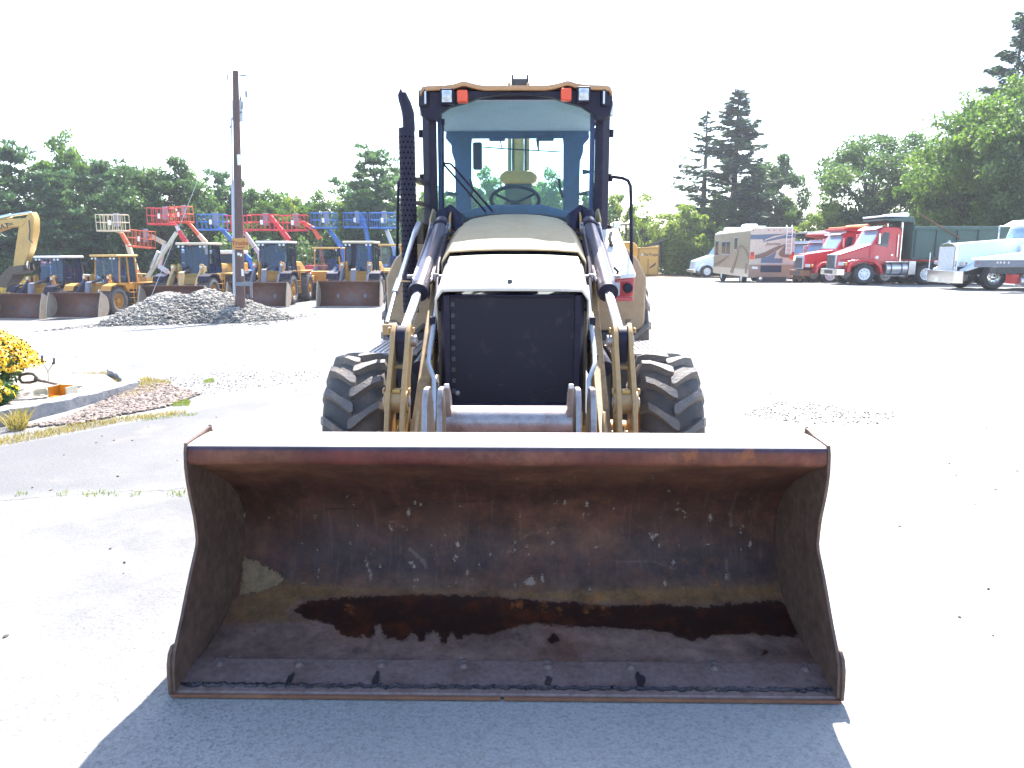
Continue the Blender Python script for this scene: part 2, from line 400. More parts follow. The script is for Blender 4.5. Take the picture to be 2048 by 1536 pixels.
    # faint brown stain in the foreground
    st = ramp(n, l, noise(n, l, 1.3, 5, 0.6, co), 0.60, (0, 0, 0), 0.72, (0.35,) * 3)
    c = mixc(n, l, st, c, (0.24, 0.20, 0.16))
    l.new(c, b.inputs['Base Color']); b.inputs['Roughness'].default_value = 0.85; b.inputs['Specular IOR Level'].default_value = 0.3
    bp = n.new('ShaderNodeBump'); bp.inputs['Strength'].default_value = 0.55; bp.inputs['Distance'].default_value = 0.004
    hh = mth(n, l, 'ADD', mth(n, l, 'MULTIPLY', v.outputs['Distance'], 0.8), noise(n, l, 28, 6, 0.7, co))
    l.new(hh, bp.inputs['Height']); l.new(bp.outputs[0], b.inputs['Normal'])
    return m

def axis(a0, a1, near, n):
    t = np.linspace(-1, 1, n); k = 5.0
    s = np.sinh(k * t) / math.sinh(k)
    return np.where(s < 0, -s * a0, s * a1) + near
xs = axis(-500, 500, 0, 181); ys = np.concatenate([np.linspace(-30, 0, 12)[:-1], np.linspace(0, 70, 150), np.linspace(70, 900, 30)[1:]])
gx, gy = np.meshgrid(xs, ys); gz = height(gx, gy)
V = np.stack([gx, gy, gz], -1).reshape(-1, 3)
nx_, ny_ = len(xs), len(ys)
i = np.arange(nx_ - 1); j = np.arange(ny_ - 1); ii, jj = np.meshgrid(i, j); a = (jj * nx_ + ii).ravel()
Fq = np.stack([a, a + 1, a + nx_ + 1, a + nx_], -1)
me = bpy.data.meshes.new('ground'); me.from_pydata(V.tolist(), [], Fq.tolist()); me.materials.append(asphalt())
me.polygons.foreach_set('use_smooth', [True] * len(me.polygons))
tag(link('ground', me), kind='structure')

# sandy verge in front of the trees and bushes
def verge(name, poly_xy, mat, lift=0.012):
    mb = MB(); cx = sum(p[0] for p in poly_xy) / len(poly_xy); cy = sum(p[1] for p in poly_xy) / len(poly_xy)
    rings = 8; n = len(poly_xy); vs = []; fs = []
    for r_ in range(rings + 1):
        for p in poly_xy:
            x = cx + (p[0] - cx) * r_ / rings; y = cy + (p[1] - cy) * r_ / rings
            vs.append((x, y, hz(x, y) + lift))
    for r_ in range(rings):
        for k in range(n): fs.append((r_ * n + k, r_ * n + (k + 1) % n, (r_ + 1) * n + (k + 1) % n, (r_ + 1) * n + k))
    mb.add(vs, fs); return tag(mb.build(name, mat), kind='structure')
M['sand'] = paint('sandy_dirt', (0.30, 0.19, 0.12), 0.9, dirt=(0.20, 0.14, 0.09), dscale=0.8, bump=0.3, bscale=20)
M['soil'] = paint('bed_soil', (0.30, 0.27, 0.24), 0.95, dirt=(0.10, 0.07, 0.05), dscale=3, bump=0.4, bscale=30)
M['forestfloor'] = paint('shaded_forest_floor', (0.07, 0.07, 0.035), 0.95, dirt=(0.11, 0.08, 0.05), dscale=0.5, bump=0.3, bscale=5)
def densify(poly, k=8):
    out = []
    for a, b in zip(poly, poly[1:] + poly[:1]):
        for q in range(k): out.append((a[0] + (b[0] - a[0]) * q / k, a[1] + (b[1] - a[1]) * q / k))
    return out
verge('dirt_verge', densify([(5, 63), (14, 61.5), (22, 60), (24, 66), (14, 70), (5, 70)]), M['sand'])
verge('woodland_ground_left', densify([(-70, 54), (-40, 52.5), (-14, 53), (2, 57), (4, 120), (-90, 120)], 12), M['forestfloor'], 0.02)
verge('woodland_ground_right', densify([(5, 71), (22, 67), (40, 52), (80, 46), (120, 120), (4, 120)], 12), M['forestfloor'], 0.02)

# ------------------------------------------------------------------ stones
ICO = [(0, 0, 1)] + [(0.894 * math.cos(k * 2 * PI / 5), 0.894 * math.sin(k * 2 * PI / 5), 0.447) for k in range(5)] + \
      [(0.894 * math.cos((k + .5) * 2 * PI / 5), 0.894 * math.sin((k + .5) * 2 * PI / 5), -0.447) for k in range(5)] + [(0, 0, -1)]
ICOF = [(0, 1 + k, 1 + (k + 1) % 5) for k in range(5)] + [(1 + k, 6 + k, 1 + (k + 1) % 5) for k in range(5)] + \
       [(6 + k, 6 + (k + 1) % 5, 1 + (k + 1) % 5) for k in range(5)] + [(11, 6 + (k + 1) % 5, 6 + k) for k in range(5)]
def stones(name, pts, sizes, mat, rng, flat=0.65):
    n = len(pts); base = np.array(ICO)
    sc = np.stack([sizes * rng.uniform(.8, 1.4, n), sizes * rng.uniform(.7, 1.1, n), sizes * rng.uniform(flat * .7, flat * 1.2, n)], -1)
    v = base[None] * (1 + rng.uniform(-.22, .22, (n, 12, 1))) * sc[:, None]
    a = rng.uniform(0, 2 * PI, n); t = rng.uniform(-.5, .5, n)
    x, y, z = v[..., 0], v[..., 1], v[..., 2]
    y, z = y * np.cos(t)[:, None] - z * np.sin(t)[:, None], y * np.sin(t)[:, None] + z * np.cos(t)[:, None]
    x, y = x * np.cos(a)[:, None] - y * np.sin(a)[:, None], x * np.sin(a)[:, None] + y * np.cos(a)[:, None]
    v = np.stack([x, y, z], -1) + np.asarray(pts)[:, None]
    tri = v[:, np.array(ICOF)].reshape(-1, 3, 3)
    me = quadmesh(name, tri, mat, np.repeat(rng.uniform(0, 1, n), 20))
    return link(name, me)
def stonemat(name, c1, c2):
    m, n, l = newmat(name); o = n.new('ShaderNodeOutputMaterial'); b = n.new('ShaderNodeBsdfPrincipled'); l.new(b.outputs[0], o.inputs[0])
    at = n.new('ShaderNodeAttribute'); at.attribute_name = 'hue'
    c = mixc(n, l, at.outputs['Fac'], c1, c2)
    f = ramp(n, l, noise(n, l, 30, 4, 0.6, objco(n)), 0.3, (0.75,) * 3, 0.7, (1.1,) * 3)
    mm = n.new('ShaderNodeMix'); mm.data_type = 'RGBA'; mm.blend_type = 'MULTIPLY'; mm.inputs[0].default_value = 1
    l.new(c, mm.inputs[6]); l.new(f, mm.inputs[7]); l.new(mm.outputs[2], b.inputs['Base Color']); b.inputs['Roughness'].default_value = 0.9
    return m
M['gravel'] = stonemat('crushed_rubble', (0.12, 0.115, 0.11), (0.38, 0.34, 0.29))
M['pebble'] = stonemat('pinkish_pebbles', (0.11, 0.092, 0.088), (0.34, 0.26, 0.215))

def inpoly(px, py, poly):
    c = np.zeros(px.shape, bool); n = len(poly)
    for k in range(n):
        x1, y1 = poly[k]; x2, y2 = poly[(k + 1) % n]
        if y1 == y2: continue
        cond = ((y1 > py) != (y2 > py)) & (px < (x2 - x1) * (py - y1) / (y2 - y1) + x1)
        c ^= cond
    return c
def projv(x, y, z):
    zz = z - CAMZ; d = y * CP - zz * SP
    return 1024 + F * x / d, 768 - F * (y * SP + zz * CP) / d
def scatter(poly, n, rng, box):
    """n ground points inside a patch of ground outlined as it shows in the photo"""
    out = []
    while sum(len(o) for o in out) < n:
        x = rng.uniform(box[0], box[1], 6000); y = rng.uniform(box[2], box[3], 6000); z = height(x, y)
        px, py = projv(x, y, z); k = inpoly(px, py, poly)
        out.append(np.stack([x[k], y[k], z[k]], -1))
    return np.concatenate(out)[:n]

rng = np.random.default_rng(5)
# the rubble heap round the pole
PX, PY = -12.5, 28.6
def pile_h(x, y):
    a = np.arctan2(y - PY, x - PX)
    wob = 1 + 0.10 * np.sin(3 * a + 1) + 0.06 * np.sin(7 * a)
    r_ = np.sqrt(((x - PX) / 3.45) ** 2 + ((y - PY) / 2.6) ** 2) / wob
    h = 1.38 * np.clip(1 - r_, 0, 1) ** 0.85
    h = np.minimum(h, 1.02 + 0.12 * np.sin(x * 2.1) + 0.05 * np.sin(x * 5 + y * 3))
    return h
gx, gy = np.meshgrid(np.linspace(PX - 4.6, PX + 4.6, 90), np.linspace(PY - 3.3, PY + 3.3, 60))
hh = pile_h(gx, gy); gz = height(gx, gy) + hh - 0.03 + rng.normal(0, .03, hh.shape) * (hh > 0)
mb = MB(); nx2 = 90
mb.v = [Vector(p) for p in np.stack([gx, gy, gz], -1).reshape(-1, 3)]
mb.f = [(j * nx2 + i, j * nx2 + i + 1, (j + 1) * nx2 + i + 1, (j + 1) * nx2 + i) for j in range(59) for i in range(89)]; mb.mi = [0] * len(mb.f)
M['rubblebase'] = paint('rubble_fines', (0.17, 0.155, 0.14), 0.95, dirt=(0.13, 0.125, 0.12), dscale=4, bump=0.5, bscale=15)
heap = thing('rubble_heap', 'long grey heap of broken stone rubble around the foot of the utility pole', 'rubble heap', (PX, PY, hz(PX, PY)))
o = mb.build('fines', M['rubblebase'], heap); o.location = (-PX, -PY, -hz(PX, PY)); 
n = 11000; x = rng.uniform(PX - 4.3, PX + 4.3, n * 2); y = rng.uniform(PY - 3.2, PY + 2.6, n * 2); h = pile_h(x, y); k = (h > 0.01) | (rng.uniform(0, 1, 2 * n) < .04)
x, y, h = x[k][:n], y[k][:n], h[k][:n]
sz = rng.uniform(.018, .05, len(x)) * (1 + 1.3 * (rng.uniform(0, 1, len(x)) < .1) + .8 * (h > .8))
o = stones('loose_stones', np.stack([x, y, height(x, y) + h + .01], -1), sz, M['gravel'], rng); o.parent = heap; o.location = (-PX, -PY, -hz(PX, PY)); tag(o, kind='stuff')

# pebbles in front of the granite kerb, broken stone bits on the yard
pts = scatter([(45, 856), (130, 838), (215, 800), (250, 778), (330, 768), (400, 790), (330, 815), (240, 832), (150, 850)], 2600, rng, (-6, -2.4, 6, 10.5))
o = stones('pebble_bed', pts + [0, 0, .012], rng.uniform(.010, .028, len(pts)), M['pebble'], rng); tag(o, kind='stuff', label='pinkish grey pebbles strewn along the foot of the granite kerb')
pts = np.concatenate([scatter([(1480, 830), (1560, 800), (1700, 812), (1790, 830), (1770, 850), (1600, 848)], 420, rng, (1, 8, 5, 9)),
                      scatter([(1350, 700), (2048, 650), (2048, 1300), (1720, 1300), (1680, 900), (1450, 860)], 90, rng, (.8, 14, 2.4, 18)),
                      scatter([(0, 640), (760, 640), (620, 860), (0, 1380)], 260, rng, (-16, -1, 2.4, 24)),
                      scatter([(260, 760), (430, 745), (640, 740), (640, 760), (420, 790), (280, 800)], 500, rng, (-8, -1.5, 7, 13))])
M['chips'] = stonemat('dark_asphalt_chips', (0.045, 0.045, 0.05), (0.20, 0.16, 0.13))
o = stones('loose_asphalt_chips', pts + [0, 0, .003], rng.uniform(.004, .012, len(pts)), M['chips'], rng); tag(o, kind='stuff')

# granite kerb stones
def kerb(name, path, wd, h0, label):
    t = thing(name, label, 'kerb', (*path[0], 0)); mb = MB((-path[0][0], -path[0][1], 0))
    m = len(path); vs = []
    for i in range(m):
        d = (Vector(path[min(i + 1, m - 1)]) - Vector(path[max(i - 1, 0)])).normalized(); nrm = Vector((d.y, -d.x))
        w2 = wd * (1 + .08 * math.sin(i * 2.3)); hh_ = h0 * (1 + .03 * math.sin(i * 1.7 + 1)) * (1 - .45 * i / (m - 1))
        for s_, zz in ((1, -.05), (1, hh_ * .92), (.55, hh_ * 1.03), (-.8, hh_), (-1, -.05)):
            p = Vector(path[i]) + nrm * s_ * w2 / 2 + Vector((random.uniform(-.01, .01), random.uniform(-.01, .01)))
            vs.append((p.x, p.y, zz + random.uniform(-.008, .008)))
    fs = [(i * 5 + k, i * 5 + k + 1, i * 5 + 6 + k, i * 5 + 5 + k) for i in range(m - 1) for k in range(4)] + [(0, 4, 3, 2, 1), tuple((m - 1) * 5 + k for k in range(5))]
    mb.add(vs, fs); mb.build('stone', M['granite'], t, bevel=.012); return t
M['granite'] = paint('rough_granite', (0.30, 0.30, 0.31), 0.85, dirt=(0.13, 0.13, 0.15), dscale=11, damount=0.8, bump=0.5, bscale=30)
def bez(p, n):
    out = []
    for i in range(n):
        t = i / (n - 1) * (len(p) - 1); k = min(int(t), len(p) - 2); f = t - k
        out.append((p[k][0] * (1 - f) + p[k + 1][0] * f, p[k][1] * (1 - f) + p[k + 1][1] * f))
    return out
kerb('granite_kerb', bez([(-4.86, 6.62), (-4.72, 6.95), (-4.60, 7.5), (-4.55, 8.0), (-4.50, 8.62)], 22), .19, .17, 'rough granite kerb curving away beside the pebbles and the yellow flowers')
kerb('granite_kerb', bez([(-5.9, 6.35), (-5.3, 6.48), (-4.89, 6.56)], 9), .2, .15, 'short squat granite kerb block at the left edge of the flower bed')
kerb('granite_kerb', bez([(-5.2, 9.6), (-4.9, 9.3), (-4.62, 8.85)], 10), .22, .10, 'low flat kerb stone behind the orange box at the back of the bed')
verge('flower_bed_soil', densify([(-9, 6.45), (-4.9, 6.7), (-4.66, 7.6), (-4.6, 8.6), (-5.3, 9.5), (-9, 9.7)]), M['soil'], 0.03)

# grass
def blades(name, pts, hmin, hmax, wd, mat, rng, lean=.45, parent=None):
    n = len(pts); h = rng.uniform(hmin, hmax, n); a = rng.uniform(0, 2 * PI, n); b = rng.uniform(0, 2 * PI, n); ln = h * rng.uniform(.1, lean * 2, n)
    p = np.asarray(pts); dx = np.stack([np.cos(a), np.sin(a), 0 * a], -1) * (wd / 2); top = p + np.stack([np.cos(b) * ln, np.sin(b) * ln, h], -1)
    mid = (p + top) / 2 + [0, 0, .12] * h[:, None]
    q1 = np.stack([p - dx, p + dx, mid + dx * .8, mid - dx * .8], 1); q2 = np.stack([mid - dx * .8, mid + dx * .8, top + dx * .1, top - dx * .1], 1)
    hu = rng.uniform(0, 1, n)
    o = link(name, quadmesh(name, np.concatenate([q1, q2]), mat, np.concatenate([hu, hu])), parent); return o
M['drygrass'] = leafmat('dry_yellow_grass', (0.20, 0.17, 0.06), (0.36, 0.27, 0.11), .25)
M['greengrass'] = leafmat('yellow_green_grass', (0.11, 0.16, 0.04), (0.24, 0.26, 0.08), .3)
P1 = scatter([(225, 765), (290, 755), (345, 765), (300, 790), (240, 800)], 2600, rng, (-8, -2.5, 6.5, 11))
P2 = scatter([(0, 893), (0, 878), (140, 852), (260, 834), (370, 823), (372, 828), (240, 846), (120, 870)], 1900, rng, (-6, -2, 5, 9))
P3 = scatter([(130, 750), (220, 745), (270, 755), (235, 765), (150, 758)], 1200, rng, (-8, -4, 8, 12))
o = blades('dry_grass', np.concatenate([P1, P2, P3]), .010, .045, .005, M['drygrass'], rng); tag(o, kind='stuff', label='dry yellow grass along the edge of the asphalt by the pebbles')
P1 = scatter([(336, 806), (360, 798), (382, 802), (378, 812), (345, 813)], 900, rng, (-6, -2.5, 6, 9))
P2 = scatter([(405, 762), (425, 756), (430, 764), (410, 768)], 260, rng, (-6, -3, 7, 11))
P3 = np.concatenate([scatter([(x0, 986), (x0 + 26, 982), (x0 + 26, 992), (x0, 995)], 22, rng, (-4, -1.5, 4, 6)) for x0 in (30, 112, 165, 185, 215, 258, 334, 352)])
P4 = scatter([(250, 846), (300, 838), (400, 826), (400, 829), (380, 832)], 160, rng, (-6, -2, 5, 9))
o = blades('green_grass', np.concatenate([P1, P2, P3 , P4]), .008, .03, .005, M['greengrass'], rng); tag(o, kind='stuff', label='green grass tufts growing in the yard seams')
p = scatter([(22, 850), (35, 842), (58, 850), (50, 862), (20, 864)], 260, rng, (-6, -3.5, 5.5, 8))
o = blades('grass_tuft', p - [-4.6, 6.35, 0], .06, .2, .008, M['drygrass'], rng, .5); o.location = (-4.6, 6.35, 0)
tag(o, 'tall dry grass tuft growing against the near end of the granite kerb', 'grass tuft')

# flowers
M['stemgreen'] = leafmat('flower_leaves', (0.018, 0.06, 0.025), (0.06, 0.13, 0.04), .3)
M['petal'] = leafmat('yellow_petals', (0.78, 0.36, 0.005), (0.85, 0.58, 0.03), .3)
M['cone'] = paint('brown_flower_cone', (0.06, 0.025, 0.012), 0.8, bump=0)
def flower_bush(c, rx, ry, h, nf, label):
    t = thing('flower_bush', label, 'flowers', (c[0], c[1], 0.03))
    n = 4200; u = rng.uniform(-1, 1, (n * 3, 3)); u = u[(u ** 2).sum(1) < 1][:n]; r_ = u * [rx * .9, ry * .9, h * .45] + [0, 0, h * .45]
    d = rng.normal(size=(n, 3)); d /= np.linalg.norm(d, axis=1)[:, None]; e = np.cross(d, rng.normal(size=(n, 3))); e /= np.linalg.norm(e, axis=1)[:, None]
    L = rng.uniform(.03, .07, (n, 1)); q = np.stack([r_ - d * L, r_ + e * L * .35, r_ + d * L, r_ - e * L * .35], 1)
    tag(link('foliage', quadmesh('foliage', q, M['stemgreen'], rng.uniform(0, 1, n)), t), kind='stuff')
    # heads on the dome, facing up and outwards
    a = rng.uniform(0, 2 * PI, nf); z = rng.uniform(.22, 1, nf) ** .85; rr = np.sqrt(np.clip(1 - (z * .98) ** 2, 0, 1)) * rng.uniform(.85, 1.08, nf)
    P = np.stack([rx * rr * np.cos(a), ry * rr * np.sin(a), h * (.15 + .88 * z)], -1)
    N = np.stack([np.cos(a) * rr * .8, np.sin(a) * rr * .8, .35 + .7 * z], -1) + rng.normal(0, .35, (nf, 3)); N /= np.linalg.norm(N, axis=1)[:, None]
    T = np.cross(N, [0, 0, 1.]); T += rng.normal(0, .01, T.shape); T /= np.linalg.norm(T, axis=1)[:, None]; B = np.cross(N, T)
    Q = []; s_ = rng.uniform(.028, .046, (nf, 1))
    for k in range(9):
        al = 2 * PI * k / 9 + rng.uniform(-.1, .1, (nf, 1)); dd = T * np.cos(al) + B * np.sin(al); ee = -T * np.sin(al) + B * np.cos(al)
        Q.append(np.stack([P + dd * s_ * .2 - ee * s_ * .1, P + dd * s_ * .75 - ee * s_ * .24 - N * s_ * .1, P + dd * s_ * 1.05 - N * s_ * .25, P + dd * s_ * .75 + ee * s_ * .24 - N * s_ * .1], 1))
    tag(link('blooms', quadmesh('blooms', np.concatenate(Q), M['petal'], rng.uniform(0, 1, nf * 9)), t), kind='stuff')
    base = np.array(ICO); v = (base[None] * s_[:, None] * .27) + (P + N * s_ * .12)[:, None]
    tag(link('flower_cones', quadmesh('flower_cones', v[:, np.array(ICOF)].reshape(-1, 3, 3), M['cone']), t), kind='stuff')
flower_bush((-6.28, 8.05), 1.0, .75, .80, 2300, 'tall mound of yellow black-eyed flowers at the left edge of the yard')
flower_bush((-5.55, 7.45), .48, .36, .30, 110, 'low leafy front clump of the yellow flowers behind the granite kerb')

# things lying in the bed
def at(px, py, Y, t): return W(px, py, Y) - Vector(t.location)
t = thing('spade', 'spade lying among the yellow flowers, its dark D-shaped grip raised', 'spade', (-5.3, 7.6, .05))
mb = MB(); Yc = 7.95
loop = [(38, 757), (42, 750), (56, 747), (66, 748), (74, 755), (72, 762), (60, 765), (44, 765), (38, 757)]
mb.tube([at(*p, Yc, t) for p in loop], .016, 8); mb.build('grip', M['brownmetal'], t)
mb = MB(); mb.tube([at(70, 756, Yc, t), at(80, 761, Yc, t), at(94, 764, Yc + .05, t), at(150, 777, Yc + .4, t)], [.026, .02, .014, .012], 8); mb.build('shaft', M['brownmetal'], t)
mb = MB(); mb.quad(at(146, 772, Yc + .4, t), at(182, 771, Yc + .9, t), at(150, 783, Yc + .5, t), at(138, 782, Yc + .2, t)); o = mb.build('blade', M['dark'], t)
o.modifiers.new('thick', 'SOLIDIFY').thickness = .006
t = thing('garden_stake', 'forked pale garden stake with two dark caps behind the spade', 'stake', tuple(W(97, 765, 8.1)[:2]) + (.02,))
mb = MB(); mb.tube([at(97, 766, 8.1, t), at(96, 742, 8.1, t), at(85, 724, 8.1, t)], .007, 8); mb.tube([at(96, 742, 8.1, t), at(107, 727, 8.1, t)], .007, 8); mb.build('stem', M['liftcream'], t)
for a_, b_ in (((85, 724), (84, 711)), ((107, 728), (108, 716))):
    mb = MB(); mb.tube([at(*a_, 8.1, t), at(a_[0] - .1, a_[1] - 3, 8.1, t), at(b_[0], b_[1] + 9, 8.1, t), at(*b_, 8.1, t)], [.018, .016, .011, .010], 10); mb.build('cap', M['dark'], t)
M['orangebox'] = paint('orange_plastic', (0.75, 0.30, 0.01), 0.5, bump=0)
M['orangebox'].node_tree.nodes['Principled BSDF'].inputs['Transmission Weight'].default_value = .3
def crate(loc, s_, rz, label, m1):
    t = thing('seedling_box', label, 'box', loc, rz)
    mb = MB(); mb.box(-s_, s_, -s_ * .7, s_ * .7, 0, .01); mb.box(-s_, s_, s_ * .7, s_ * .72 + .008, .01, s_ * 1.1); mb.box(-s_, -s_ + .006, -s_ * .7, s_ * .7, .01, s_ * 1.05); mb.box(s_ - .006, s_, -s_ * .7, s_ * .7, .01, s_ * 1.05); mb.build('body', m1, t)
    mb = MB()
    for x0 in (-s_ - .012, s_ + .004): mb = MB(); mb.box(x0, x0 + .008, -s_ * .7, s_ * .72 + .008, 0, s_ * 1.1); mb.build('side_board', M['liftcream'], t, bevel=.002)
p = W(125, 783, 7.72); crate((p.x, p.y, .08), .105, R(-12), 'small open orange plastic box by the granite kerb', M['orangebox'])
p = W(82, 782, 7.9); crate((p.x, p.y, .06), .06, R(35), 'small pale wooden box between the flowers and the orange box', M['liftcream'])
# ------------------------------------------------------------------ trees
LEAF = {
 'oak': leafmat('oak_leaves', (0.034, 0.075, 0.036), (0.090, 0.145, 0.050), .42),
 'maple': leafmat('maple_leaves', (0.036, 0.084, 0.022), (0.110, 0.175, 0.035), .45),
 'light': leafmat('young_birch_leaves', (0.085, 0.140, 0.032), (0.200, 0.240, 0.055), .5),
 'pine': leafmat('pine_needles', (0.032, 0.078, 0.054), (0.085, 0.140, 0.070), .40),
 'spruce': leafmat('spruce_needles', (0.022, 0.050, 0.044), (0.055, 0.095, 0.062), .35),
}
M['bark'] = paint('bark', (0.075, 0.055, 0.045), 0.9, dirt=(0.12, 0.11, 0.095), dscale=3, bump=0.3, bscale=15)

def cards(C, L, Wd, rng, up=0.0, dirv=None):
    n = len(C); d = rng.normal(size=(n, 3)) if dirv is None else dirv + rng.normal(0, .35, (n, 3))
    d /= np.linalg.norm(d, axis=1)[:, None] + 1e-9
    e = np.cross(d, rng.normal(size=(n, 3))); e /= np.linalg.norm(e, axis=1)[:, None] + 1e-9
    L = L[:, None] / 2; Wd = Wd[:, None] / 2
    return np.stack([C - d * L, C + e * Wd, C + d * L, C - e * Wd], 1)

def broadleaf(seed, H, Wd, trunk_h, nclump, per, leaf, top=0.8, holes=0.0):
    """crown quads and limb mesh of a broadleaf tree, trunk foot at 0,0,0"""
    rng = np.random.default_rng(seed); mb = MB()
    cz = trunk_h + (H - trunk_h) * .5; hz_ = (H - trunk_h) * .5
    cl = []
    while len(cl) < nclump:
        u = rng.uniform(-1, 1, 3)
        r_ = np.linalg.norm(u)
        if r_ > 1 or r_ < .45 and rng.uniform() < .6: continue
        a = math.atan2(u[1], u[0])
        lump = 1 + .16 * math.sin(3 * a + seed) + .10 * math.sin(5 * a + 2 * seed + 3 * u[2])
        tz = u[2]
        prof = (1 - .35 * max(tz, 0) ** 2) * (1 - .30 * max(-tz, 0))
        cl.append((u[0] * Wd / 2 * lump * prof, u[1] * Wd / 2 * lump * prof, cz + tz * hz_ * (1 + .08 * math.sin(2 * a + seed))))
    cl = np.array(cl)
    trunk = [Vector((0, 0, -.3))]; k = 6; bend = rng.normal(0, .12, 2)
    for i in range(1, k + 1):
        f = i / k; trunk.append(Vector((bend[0] * f * f * Wd * .3, bend[1] * f * f * Wd * .3, (trunk_h + (H - trunk_h) * .62) * f)))
    r0 = .028 * H
    mb.tube(trunk, [r0 * (1.25 if i == 0 else 1 - .8 * i / k) for i in range(k + 1)], 9)
    for c in cl[:: max(1, nclump // 42)]:
        if c[2] < H * .36: continue
        c = Vector(c); f = min(.95, max(.32, (c.z - trunk_h * .3) / H * .85)); j = int(f * k); s_ = trunk[j].lerp(trunk[min(j + 1, k)], f * k - j)
        mid = s_.lerp(c, .5) + Vector((0, 0, -.05 * (c - s_).length)); q = s_.lerp(mid, .5) + Vector(rng.normal(0, .12, 3)); q2 = mid.lerp(c, .5) + Vector(rng.normal(0, .12, 3))
        rr = r0 * .36 * (1 - f * .6); mb.tube([s_, q, mid, q2, c], [rr, rr * .8, rr * .6, rr * .4, rr * .15], 5)
    Q = []; Hu = []
    for c in cl:
        rc = rng.uniform(.07, .14) * Wd * .85; m = int(per * rng.uniform(.6, 1.3) * (rc / (.1 * Wd)) ** 1.6)
        u = rng.normal(size=(m, 3)); u /= np.linalg.norm(u, axis=1)[:, None]; rr = rng.uniform(.25, 1.0, m) ** .55 * (1 + .30 * np.sin(u[:, 0] * 7 + seed) * np.sin(u[:, 2] * 6))
        P = c + u * rr[:, None] * rc * [1, 1, .72]
        s_ = rng.uniform(.6, 1.3, m) * leaf
        Q.append(cards(P, s_ * 1.25, s_, rng)); Hu.append(np.clip(rng.uniform(.15, .85) + rng.normal(0, .2, m), 0, 1))
    return np.concatenate(Q), np.concatenate(Hu), mb

def conifer(seed, H, Wd, base, dens=1.0, dead=0.0, leaf=.2):
    rng = np.random.default_rng(seed); mb = MB()
    mb.tube([(0, 0, -.3), (0, 0, H * .4), (0.05, 0, H * .8), (0, 0, H)], [.016 * H, .011 * H, .005 * H, .01], 8)
    Q = []; Hu = []; z = base
    while z < H * .985:
        f = (z - base) / (H - base); L0 = Wd / 2 * (1 - f) ** .95 * (1 - .25 * (f < .08)) + .12
        for b in range(int(rng.integers(5, 8))):
            a = rng.uniform(0, 2 * PI); L = L0 * rng.uniform(.55, 1.15); dr = rng.uniform(-.1, .35) * (1 - f) - .25 * f
            end = np.array([math.cos(a) * L, math.sin(a) * L, -L * dr]); z0 = z + rng.uniform(-.2, .2)
            mid = end * .5 + [0, 0, -.05 * L]; tip = end + [0, 0, .08 * L]
            mb.tube([(0, 0, z0), (mid[0], mid[1], z0 + mid[2]), (tip[0], tip[1], z0 + tip[2])], [.0035 * H * (1.1 - f), .02, .008], 4)
            if rng.uniform() < dead: continue
            m = int(max(10, L * 46 * dens)); s_ = rng.uniform(.12, 1.02, m) ** .8
            P = np.where(s_[:, None] < .5, mid * (s_[:, None] * 2), mid + (tip - mid) * (s_[:, None] * 2 - 1)) + [0, 0, z0]
            side = np.array([-math.sin(a), math.cos(a), 0]); off = rng.normal(0, 1, m) * (.05 + .16 * L * (1 - .6 * s_)) * .55
            P = P + side * off[:, None]; P[:, 2] -= np.abs(rng.normal(0, .13, m)) * (.6 + .4 * L) ; 
            dv = np.array([math.cos(a), math.sin(a), -.35]) + side * np.sign(off)[:, None] * .7
            ls = rng.uniform(.7, 1.4, m) * leaf
            Q.append(cards(P, ls * 1.7, ls * .55, rng, dirv=dv)); Hu.append(np.clip(rng.uniform(.2, .8) + rng.normal(0, .2, m), 0, 1))
        z += (.30 + .35 * (1 - f)) * (H / 14) * (1.3 if dead > .3 else 1)
    return np.concatenate(Q), np.concatenate(Hu), mb

def pine(seed, H, Wd, base, leaf=.24, dens=1.0):
    rng = np.random.default_rng(seed); mb = MB()
    lean = rng.normal(0, .25, 2)
    def tr(z): f = z / H; return np.array([lean[0] * f * f, lean[1] * f * f, z])
    mb.tube([tuple(tr(H * q) - [0, 0, .3 * (q == 0)]) for q in (0, .3, .6, .85, 1)], [.02 * H, .015 * H, .009 * H, .004 * H, .01], 8)
    Q = []; Hu = []; z = base
    while z < H:
        f = (z - base) / (H - base); L0 = Wd / 2 * (1 - f ** 1.6 * .72) * (.9 + .2 * math.sin(seed + f * 9))
        for b in range(int(rng.integers(4, 7))):
            a = rng.uniform(0, 2 * PI); L = max(.4, L0 * rng.uniform(.5, 1.2)); rise = rng.uniform(.05, .4)
            s0 = tr(z + rng.uniform(-.2, .2)); end = s0 + [math.cos(a) * L, math.sin(a) * L, L * rise]
            mb.tube([tuple(s0), tuple((s0 + end) / 2 + [0, 0, -.04 * L]), tuple(end)], [.0045 * H * (1.1 - f), .03, .01], 4)
            for t_ in np.linspace(.3, 1.0, max(2, int(L * 1.6))):
                c = s0 + (end - s0) * t_ + rng.normal(0, .12, 3); m = int(38 * dens * rng.uniform(.6, 1.2)); rc = rng.uniform(.32, .55) * (H / 10) ** .5
                u = rng.normal(size=(m, 3)); u /= np.linalg.norm(u, axis=1)[:, None]
                P = c + u * rng.uniform(.2, 1, (m, 1)) ** .6 * rc * [1.15, 1.15, .5]
                ls = rng.uniform(.7, 1.4, m) * leaf
                Q.append(cards(P, ls * 1.5, ls * .5, rng, dirv=u + [0, 0, .5])); Hu.append(np.clip(rng.uniform(.2, .8) + rng.normal(0, .15, m), 0, 1))
        z += rng.uniform(.45, .75) * H / 10
    return np.concatenate(Q), np.concatenate(Hu), mb

